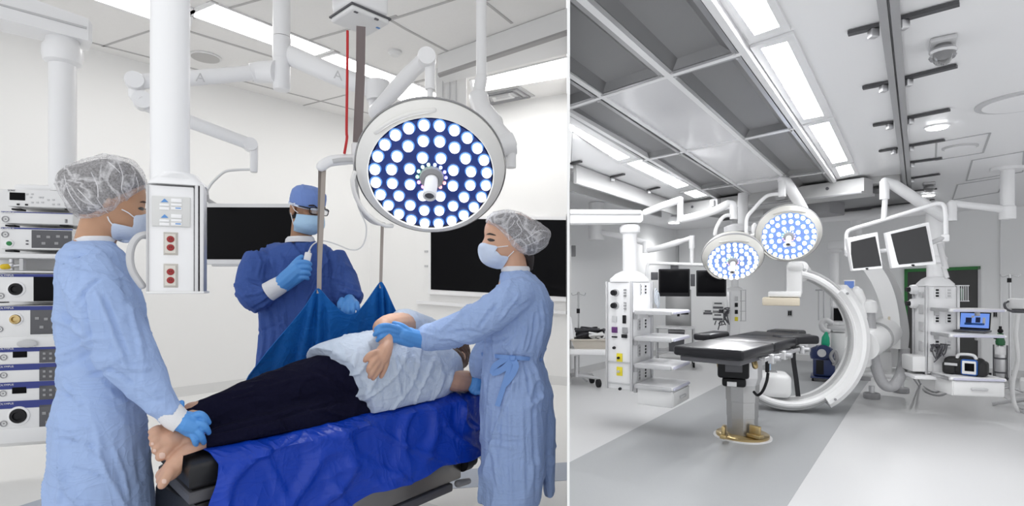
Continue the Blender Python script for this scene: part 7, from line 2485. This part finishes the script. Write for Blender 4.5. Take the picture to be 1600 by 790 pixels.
mb.hexa([c + fr.u * x + fr.w * y for x, y in ((-.11, -.1), (.11, -.1), (.11, .1), (-.11, .1))], [c + fr.u * x + fr.w * y + V(0, 0, .30) for x, y in ((-.12, -.11), (.12, -.11), (.12, .11), (-.12, .11))]); mb.build('body', M_DGREY, t, smooth=False)
mb = MB(); mb.box(c + V(0, 0, .31), (.25, .23, .02), fr.R, .006); mb.build('lid', M_MGREY, t)  # grey top slab of the block that fills the dark gap

# centre back: slim tower with pumps
fr = Fr(1150, 7.6)
t = thing('equipment_tower', fr.p(1150, 535), 'slim far white equipment tower behind the lower operating lamp', 'medical pendant')
mb = MB(); fbox(mb, fr, 1141, 1156, 453, 528, 0, .18, .01); mb.build('body', M_WHITE, t)
mb = MB(); mb.lathe([(.11, 0), (.10, .03), (.05, .05), (.05, .30)], fr.p(1148, 453, .09), seg=20); mb.build('bell_cover', M_WHITE, t)
mb = MB(); c = fr.p(1148, 425, .09); mb.tube([c, V(c.x, c.y, ZR - .005)], .05, 14); mb.build('column', M_WHITE, t)
mb = MB(); fbox(mb, fr, 1136, 1140.5, 455, 530, .02, .05, .004); mb.build('side_rail', M_STEELW, t)
for py, m in ((466, M_LGREY), (476, M_BLACK), (487, M_BLACK), (498, M_YELLOW)):
    mb = MB(); fbox(mb, fr, 1148, 1153, py - 3.2, py + 3.2, -.015, .0, .003); mb.build('outlet', m, t)
mb = MB()
for x in (1158, 1165):
    mb.tube([fr.p(x, 452, .1), fr.p(x, 501, .1)], .006, 6)
for y in (453, 470, 486, 501):
    mb.tube([fr.p(1154, y, .1), fr.p(1166, y, .1)], .005, 6)
mb.build('side_rack', M_LGREY, t)
for i, (x0, x1, y0, y1, lab) in enumerate(((1113, 1131, 471, 483, 'upper infusion pump on arm left of slim far tower'), (1098, 1114, 483, 492, 'leftmost small infusion pump beside slim far tower'), (1113, 1130, 489, 501, 'lower infusion pump on arm left of slim far tower'))):
    p_ = thing('infusion_pump', fr.p((x0 + x1) / 2, y1, -.1), lab, 'infusion pump', 'infusion pumps by the slim far tower')
    mb = MB(); fbox(mb, fr, x0, x1, y0, y1, -.16, -.02, .012); mb.build('case', M_WHITE2, p_)
    mb = MB(); fbox(mb, fr, x0 + 3, x1 - 3, y0 + 1.5, y0 + 4, -.165, -.155); mb.build('display', M_DGREY, p_)
    mb = MB(); fbox(mb, fr, x0 + 1, x1 - 1, y1 - 4.5, y1 - 1, -.165, -.155, .003); mb.build('key_strip', M_DGREY, p_)
mb = MB(); mb.tube([fr.p(1114, 487, -.01), fr.p(1138, 487, .02)], .02, 10); mb.tube([fr.p(1126, 473, -.01), fr.p(1126, 500, -.01)], .014, 10); mb.build('pump_arm', M_STEELW, t)
mb = MB()
for k in range(8):
    random.seed(70 + k)
    P = [fr.p(1138 + random.uniform(-3, 3), 480 + random.uniform(-5, 14), -.03)] + [fr.p(1132 + random.uniform(-9, 7), 488 + random.uniform(-9, 18), -.06 + random.uniform(-.04, .03)) for _ in range(3)] + [fr.p(1118 + random.uniform(-2, 24), 515 + random.uniform(-14, 4), -.05)]
    mb.tube(smoothpath(P, 5), .008, 6)
tag(mb.build('cable_tangle', M_DGREY), 'tangle of black cables beside the infusion pumps at centre back', 'cable')

# left back: cart with beige tray, IV pole
fr = Fr(918, 6.6)
t = thing('utility_cart', onz(905, 602, 0), 'white-topped wheeled cart against the partition at left of right room', 'cart')
mb = MB(); fbox(mb, fr, 884, 951, 545.5, 555, -.1, .34, .012); mb.build('table_top', M_WHITE, t)
c = fr.p(901, 556, .1)
mb = MB(); mb.tube([c, V(c.x, c.y, .12)], .03, 14); mb.build('post', M_STEELW, t)
for dx, dy in ((.26, -.06), (-.10, .20), (.22, .22)):
    mb = MB(); e = V(c.x + dx, c.y + dy, .11); mb.tube([V(c.x, c.y, .14), e], [.026, .018], 10); lg = mb.build('leg', M_LGREY, t)
    mb = MB(); mb.lathe([(.05, -.018), (.05, .018)], V(e.x, e.y, .0501), (1, .3, 0), seg=18); mb.build('caster', M_BLACK, lg)
t = thing('instrument_tray', fr.p(920, 545, .05), 'beige plastic tray of black coiled cords on wheeled cart by the partition', 'tray')
a = fr.p(893, 531, -.04); b = fr.p(953, 531, -.04); a2 = fr.p(898, 545, -.02); b2 = fr.p(946, 545, -.02)
mb = MB(); mb.hexa([a2, b2, b2 + fr.w * .22, a2 + fr.w * .22], [a, b, b + fr.w * .28, a + fr.w * .28]); mb.build('tray_body', mat('beige_tray', (.52, .48, .42), .5), t, smooth=False)
mb = MB(); P = [a, b, b + fr.w * .28, a + fr.w * .28, a]; mb.tube(P, .012, 8); mb.build('rim', mat('beige_tray', (.52, .48, .42), .5), t)
mb = MB()
for k in range(9):
    random.seed(20 + k)
    P = [fr.p(random.uniform(897, 944), random.uniform(512, 530), random.uniform(0, .2)) for _ in range(5)]
    mb.tube(smoothpath(P, 6), .018, 8)
mb.ball(fr.p(915, 521, .10), (.11, .07, .06), None, 14, 8)
tag(mb.build('cord_heap', mat('black_rubber_cord', (.02, .02, .026), .4)), 'heap of black coiled cords in beige tray on the cart', 'cord')
mb = MB()
for k in range(4):
    random.seed(32 + k)
    mb.tube(smoothpath([fr.p(random.uniform(918, 944), random.uniform(516, 531), random.uniform(-.03, .05)) for _ in range(4)], 5), .012, 8)
tag(mb.build('white_tubing', M_WHITE2), 'loops of white tubing among black cords in beige tray', 'tubing')
mb = MB(); q = fr.p(943, 531, -.03); mb.hexa([fr.p(888, 530, .0), fr.p(897, 532, .0), fr.p(897, 532, .03), fr.p(888, 530, .03)], [fr.p(886, 486, .04), fr.p(893, 497, .04), fr.p(893, 497, .06), fr.p(886, 486, .06)])
mb.build('white_flap', M_WHITE, t, smooth=False)
mb = MB(); mb.tube([fr.p(950, 529, .02), fr.p(948, 517, .02), fr.p(955, 508, .02)], [.018, .03, .02], 10, round_ends=True); mb.build('hook', M_WHITE2, t)
fr = Fr(904, 7.2)
t = thing('iv_pole', onz(904, 598, 0), 'thin steel IV pole with hooked top behind the cart at left', 'iv pole')
c = fr.p(904, 458, .0)
mb = MB(); mb.tube([c, V(c.x, c.y, .06)], .012, 10); mb.build('pole', M_STEELW, t)
mb = MB(); mb.tube(smoothpath([fr.p(893, 457), fr.p(895, 461), fr.p(904, 459), fr.p(913, 461), fr.p(915, 457)], 4), .006, 8); mb.ball(c, .02); mb.build('hook', M_STEELW, t)
mb = MB(); mb.lathe([(.022, 0), (.022, .06)], fr.p(903.5, 489), seg=12); mb.build('clamp', M_BLACK, t)
mb = MB()
for a in range(5):
    mb.tube([V(c.x, c.y, .09), V(c.x + .25 * math.cos(a * 1.257), c.y + .25 * math.sin(a * 1.257), .02)], .014, 8)
mb.build('base', M_STEELW, t)
# small grey wall unit
p = onwall(893, 392, RA0, RC, .03)
mb = MB(); mb.box(p + V(.02, 0, 0), (.07, .05, .15), None, .008)
tag(mb.build('wall_sensor', M_MGREY), 'small dark grey wall unit beside the partition in right room', 'wall unit')

# far anaesthesia corner seen through the C
fr = Fr(1292, 6.75)
g0 = onz(1287, 596, 0)
t = thing('blue_cart', g0, 'navy blue wheeled suction unit seen through the C-shaped machine', 'medical cart')
fr = Fr(1287, g0.y)
mb = MB(); fbox(mb, fr, 1270, 1305, 559, 589, 0, .30, .02); mb.build('cabinet', M_NAVYP, t)
mb = MB(); fbox(mb, fr, 1275, 1287, 562, 585, -.006, .0, .004); mb.build('front_recess', M_BLACK, t)
mb = MB(); fbox(mb, fr, 1266, 1306, 588, 593, -.05, .33, .008); mb.build('base', M_NAVYP, t)
mb = MB(); mb.lathe([(.13, 0), (.14, .05), (.13, .13), (.08, .17)], fr.p(1284, 560, .14), seg=24); mb.lathe([(.09, -.06), (.09, .06)], fr.p(1287, 549, .02), -fr.w, seg=24); mb.build('motor_drum', M_NAVYP, t)
mb = MB(); mb.lathe([(.05, 0), (.05, .03)], fr.p(1284, 551, -.06), -fr.w, seg=20); mb.build('gauge', M_LGREY, t)
for x, w_ in ((1270, .0), (1302, .0), (1270, .28), (1302, .28)):
    p = fr.p(x, 596, 0) + fr.w * w_
    mb = MB(); mb.lathe([(.03, -.012), (.03, .012)], V(p.x, p.y, .0305), fr.u, seg=14); mb.build('caster', M_BLACK, t)
mb = MB(); P = smoothpath([fr.p(1302, 570, -.04), fr.p(1308, 560, -.05), fr.p(1304, 548, -.05), fr.p(1298, 556, -.06), fr.p(1303, 566, -.06)], 5); mb.tube(P, .022, 10); mb.build('hose_coil', M_MGREY, t)
fr = Fr(1305, 7.1)
t = thing('anaesthesia_machine', onz(1312, 572, 0), 'pale anaesthesia workstation with dark screen seen through the C-shaped machine', 'medical machine')
mb = MB(); fbox(mb, fr, 1298, 1330, 519, 570, 0, .4, .02); mb.build('cabinet', M_WHITE2, t)
mb = MB(); fbox(mb, fr, 1300, 1319, 479, 503, -.02, .04, .01); mb.build('screen_housing', M_LGREY, t)
mb = MB(); fbox(mb, fr, 1302.5, 1316.5, 481, 501, -.025, -.015); mb.build('screen', M_SCREEN, t)
mb = MB(); fbox(mb, fr, 1292, 1322, 508, 517, -.05, .2, .01); mb.build('breathing_block', M_LGREY, t)
mb = MB(); fbox(mb, fr, 1297, 1301, 450, 520, .05, .1, .006); mb.build('back_post', M_LGREY, t)
mb = MB(); mb.tube(smoothpath([fr.p(1296, 518, -.08), fr.p(1286, 514, -.10), fr.p(1284, 505, -.10), fr.p(1291, 500, -.09), fr.p(1300, 505, -.08)], 5), .035, 12); mb.build('breathing_hose', M_LGREY, t)
mb = MB(); mb.tube([fr.p(1291, 520, -.12), fr.p(1290, 527, -.12), fr.p(1290, 537, -.12), fr.p(1291.5, 548, -.12)], [.018, .045, .05, .012], 14, round_ends=True); mb.build('breathing_bag', M_GREENB, t)
mb = MB(); fbox(mb, fr, 1318, 1336, 437, 452, .0, .05, .008); s_ = mb.build('upper_screen_housing', M_WHITE2, t)
mb = MB(); fbox(mb, fr, 1319.5, 1334.5, 439, 450, -.005, .0); mb.build('upper_screen', mat('blue_monitor_glow', (.05, .08, .2), .3, emit=(.12, .22, .55), estr=.7), s_, smooth=False)
mb = MB(); mb.tube([fr.p(1325, 452, .03), fr.p(1325, 520, .1)], .02, 10); mb.build('screen_post', M_LGREY, t)
t = thing('iv_rods', fr.p(1283, 500, .3), 'pair of hanging steel IV rods on far wall seen through the C', 'iv pole')
mb = MB()
for x in (1279, 1287):
    mb.tube([fr.p(x, 453, .5), fr.p(x, 500, .5)], .009, 8)
mb.tube([fr.p(1274, 453, .5), fr.p(1300, 452, .5)], .011, 8); mb.build('rods', M_STEELW, t)
# far white column pendant
fr = Fr(1304, 7.9)
t = thing('ceiling_column', fr.p(1304, 470), 'far white ceiling column with round collar behind the tilted monitors', 'medical pendant')
c = fr.p(1304, 470); z_ = fr.p(1304, 391).z
mb = MB(); mb.lathe([(.06, c.z), (.06, z_)], V(c.x, c.y, 0), seg=20); mb.build('column', M_WHITE, t)
mb = MB(); mb.lathe([(.06, z_ - .04), (.09, z_ - .02), (.09, z_ + .02), (.07, z_ + .05)], V(c.x, c.y, 0), seg=20); mb.build('collar', M_WHITE, t)
mb = MB(); fbox(mb, fr, 1292, 1345, 376, 388, -.08, .08, .02); q = fr.p(1338, 380); mb.tube([q, V(q.x, q.y, ZR - .005)], .07, 14); mb.build('arm', M_WHITE, t)
mb = MB(); fbox(mb, fr, 1297, 1311, 470, 520, -.08, .08, .01); mb.build('box', M_WHITE, t)

# right edge: oxygen cylinder, IV pole, machine with hose
b0 = onz(1563, 597, 0)
fr = Fr(1563, b0.y)
t = thing('oxygen_cylinder', V(b0.x, b0.y, 0), 'steel oxygen cylinder with green valve on small two-wheeled stand at right', 'gas cylinder')
mb = MB(); zt = fr.p(1563, 541).z; mb.lathe([(.05, .035), (.055, .05), (.055, zt - .05), (.04, zt), (.022, zt + .03)], V(b0.x, b0.y, 0), seg=22); mb.build('tank', M_STEELW, t)
mb = MB(); mb.lathe([(.057, zt - .1), (.057, zt - .05), (.042, zt + .002)], V(b0.x, b0.y, 0), seg=22); mb.build('white_shoulder', M_WHITE, t)
mb = MB(); mb.lathe([(.045, zt + .02), (.05, zt + .06), (.035, zt + .12), (.03, zt + .17)], V(b0.x, b0.y, 0), seg=16); mb.build('regulator', mat('dark_green_paint', (.02, .14, .05), .4), t)
mb = MB(); p = V(b0.x, b0.y, zt + .10); mb.tube([p, p - fr.u * .06 + V(0, 0, .02)], .025, 12); mb.ball(p + V(0, 0, .10), (.03, .03, .03)); mb.tube([p + V(0, 0, .06), p + V(0, 0, .16)], .015, 8); mb.build('valve', M_BLACK, t)
for s in (-.10, .10):
    mb = MB(); mb.lathe([(.055, -.015), (.055, .015)], V(b0.x, b0.y, .0555) + fr.u * s + fr.w * .03, fr.u, seg=18); mb.build('wheel', M_BLACK, t)
mb = MB(); mb.tube([V(b0.x, b0.y, .055) - fr.u * .11 + fr.w * .03, V(b0.x, b0.y, .055) + fr.u * .11 + fr.w * .03], .012, 8)
for z in (.12, .30):
    mb.lathe([(.062, z), (.062, z + .02)], V(b0.x, b0.y, 0), seg=20)
for s in (-.065, .065):
    mb.tube([V(b0.x, b0.y, .03) + fr.u * s, V(b0.x, b0.y, zt + .02) + fr.u * s], .008, 8)
mb.build('stand', M_DGREY, t)
fr = Fr(1578, 6.2)
t = thing('iv_pole', fr.p(1578, 640), 'steel IV pole with four hooks at right edge above white machine', 'iv pole')
c = fr.p(1578, 428)
mb = MB(); mb.tube([c, V(c.x, c.y, .06)], .012, 10); mb.build('pole', M_STEELW, t)
mb = MB(); mb.tube(smoothpath([fr.p(1563, 428), fr.p(1566, 432), fr.p(1578, 429), fr.p(1591, 432), fr.p(1594, 428)], 4), .007, 8); mb.build('hook', M_STEELW, t)
mb = MB(); mb.lathe([(.02, 0), (.02, .05)], fr.p(1577, 441), seg=12); mb.build('clamp', M_BLACK, t)
mb = MB()
for a in range(5):
    mb.tube([V(c.x, c.y, .09), V(c.x + .22 * math.cos(a * 1.257 + .3), c.y + .22 * math.sin(a * 1.257 + .3), .02)], .014, 8)
mb.build('base', M_STEELW, t)
fr = Fr(1600, 5.4)
t = thing('patient_warmer', fr.p(1600, 640), 'white machine with corrugated hose at extreme right edge', 'medical machine')
mb = MB(); fbox(mb, fr, 1573, 1640, 466, 484, 0, .30, .03); mb.build('head_unit', M_WHITE2, t)
mb = MB(); fbox(mb, fr, 1580, 1640, 483, 490, .02, .28, .01); mb.build('under_tray', M_DGREY, t)
c = fr.p(1612, 490, .15)
mb = MB(); mb.tube([c, V(c.x, c.y, .1)], .03, 12); mb.build('post', M_STEELW, t)
mb = MB(); fbox(mb, fr, 1593, 1640, 594, 616, 0, .3, .02); mb.build('lower_box', M_WHITE2, t)
mb = MB()
for a in range(5):
    mb.tube([V(c.x, c.y, .11), V(c.x + .3 * math.cos(a * 1.257), c.y + .3 * math.sin(a * 1.257), .02)], .02, 8)
mb.build('base', M_LGREY, t)
mb = MB(); mb.tube(smoothpath([fr.p(1591, 490, -.04), fr.p(1587, 520, -.05), fr.p(1590, 560, -.06), fr.p(1582, 600, -.08), fr.p(1585, 630, -.10), fr.p(1600, 655, -.1)], 6), .019, 12); mb.build('hose', M_WHITE2, t)
mb = MB(); mb.tube(smoothpath([fr.p(1576, 470, -.02), fr.p(1570, 474, -.03), fr.p(1572, 482, -.03), fr.p(1584, 487, -.02)], 5), .012, 8); mb.build('cord', M_DGREY, t)
# far wall door frame line and panels
mb = MB(); mb.prism(bq(1563, 1566, 334, 590, 334, 590, .03), -BN * .028); struct(mb.build('trim_7', M_WALLR, smooth=False))
mb = MB(); mb.prism(bq(1059, 1060.5, 384, 470, 384, 470, .02), -BN * .018); struct(mb.build('trim_8', M_SEAM, smooth=False))
CLIP = False
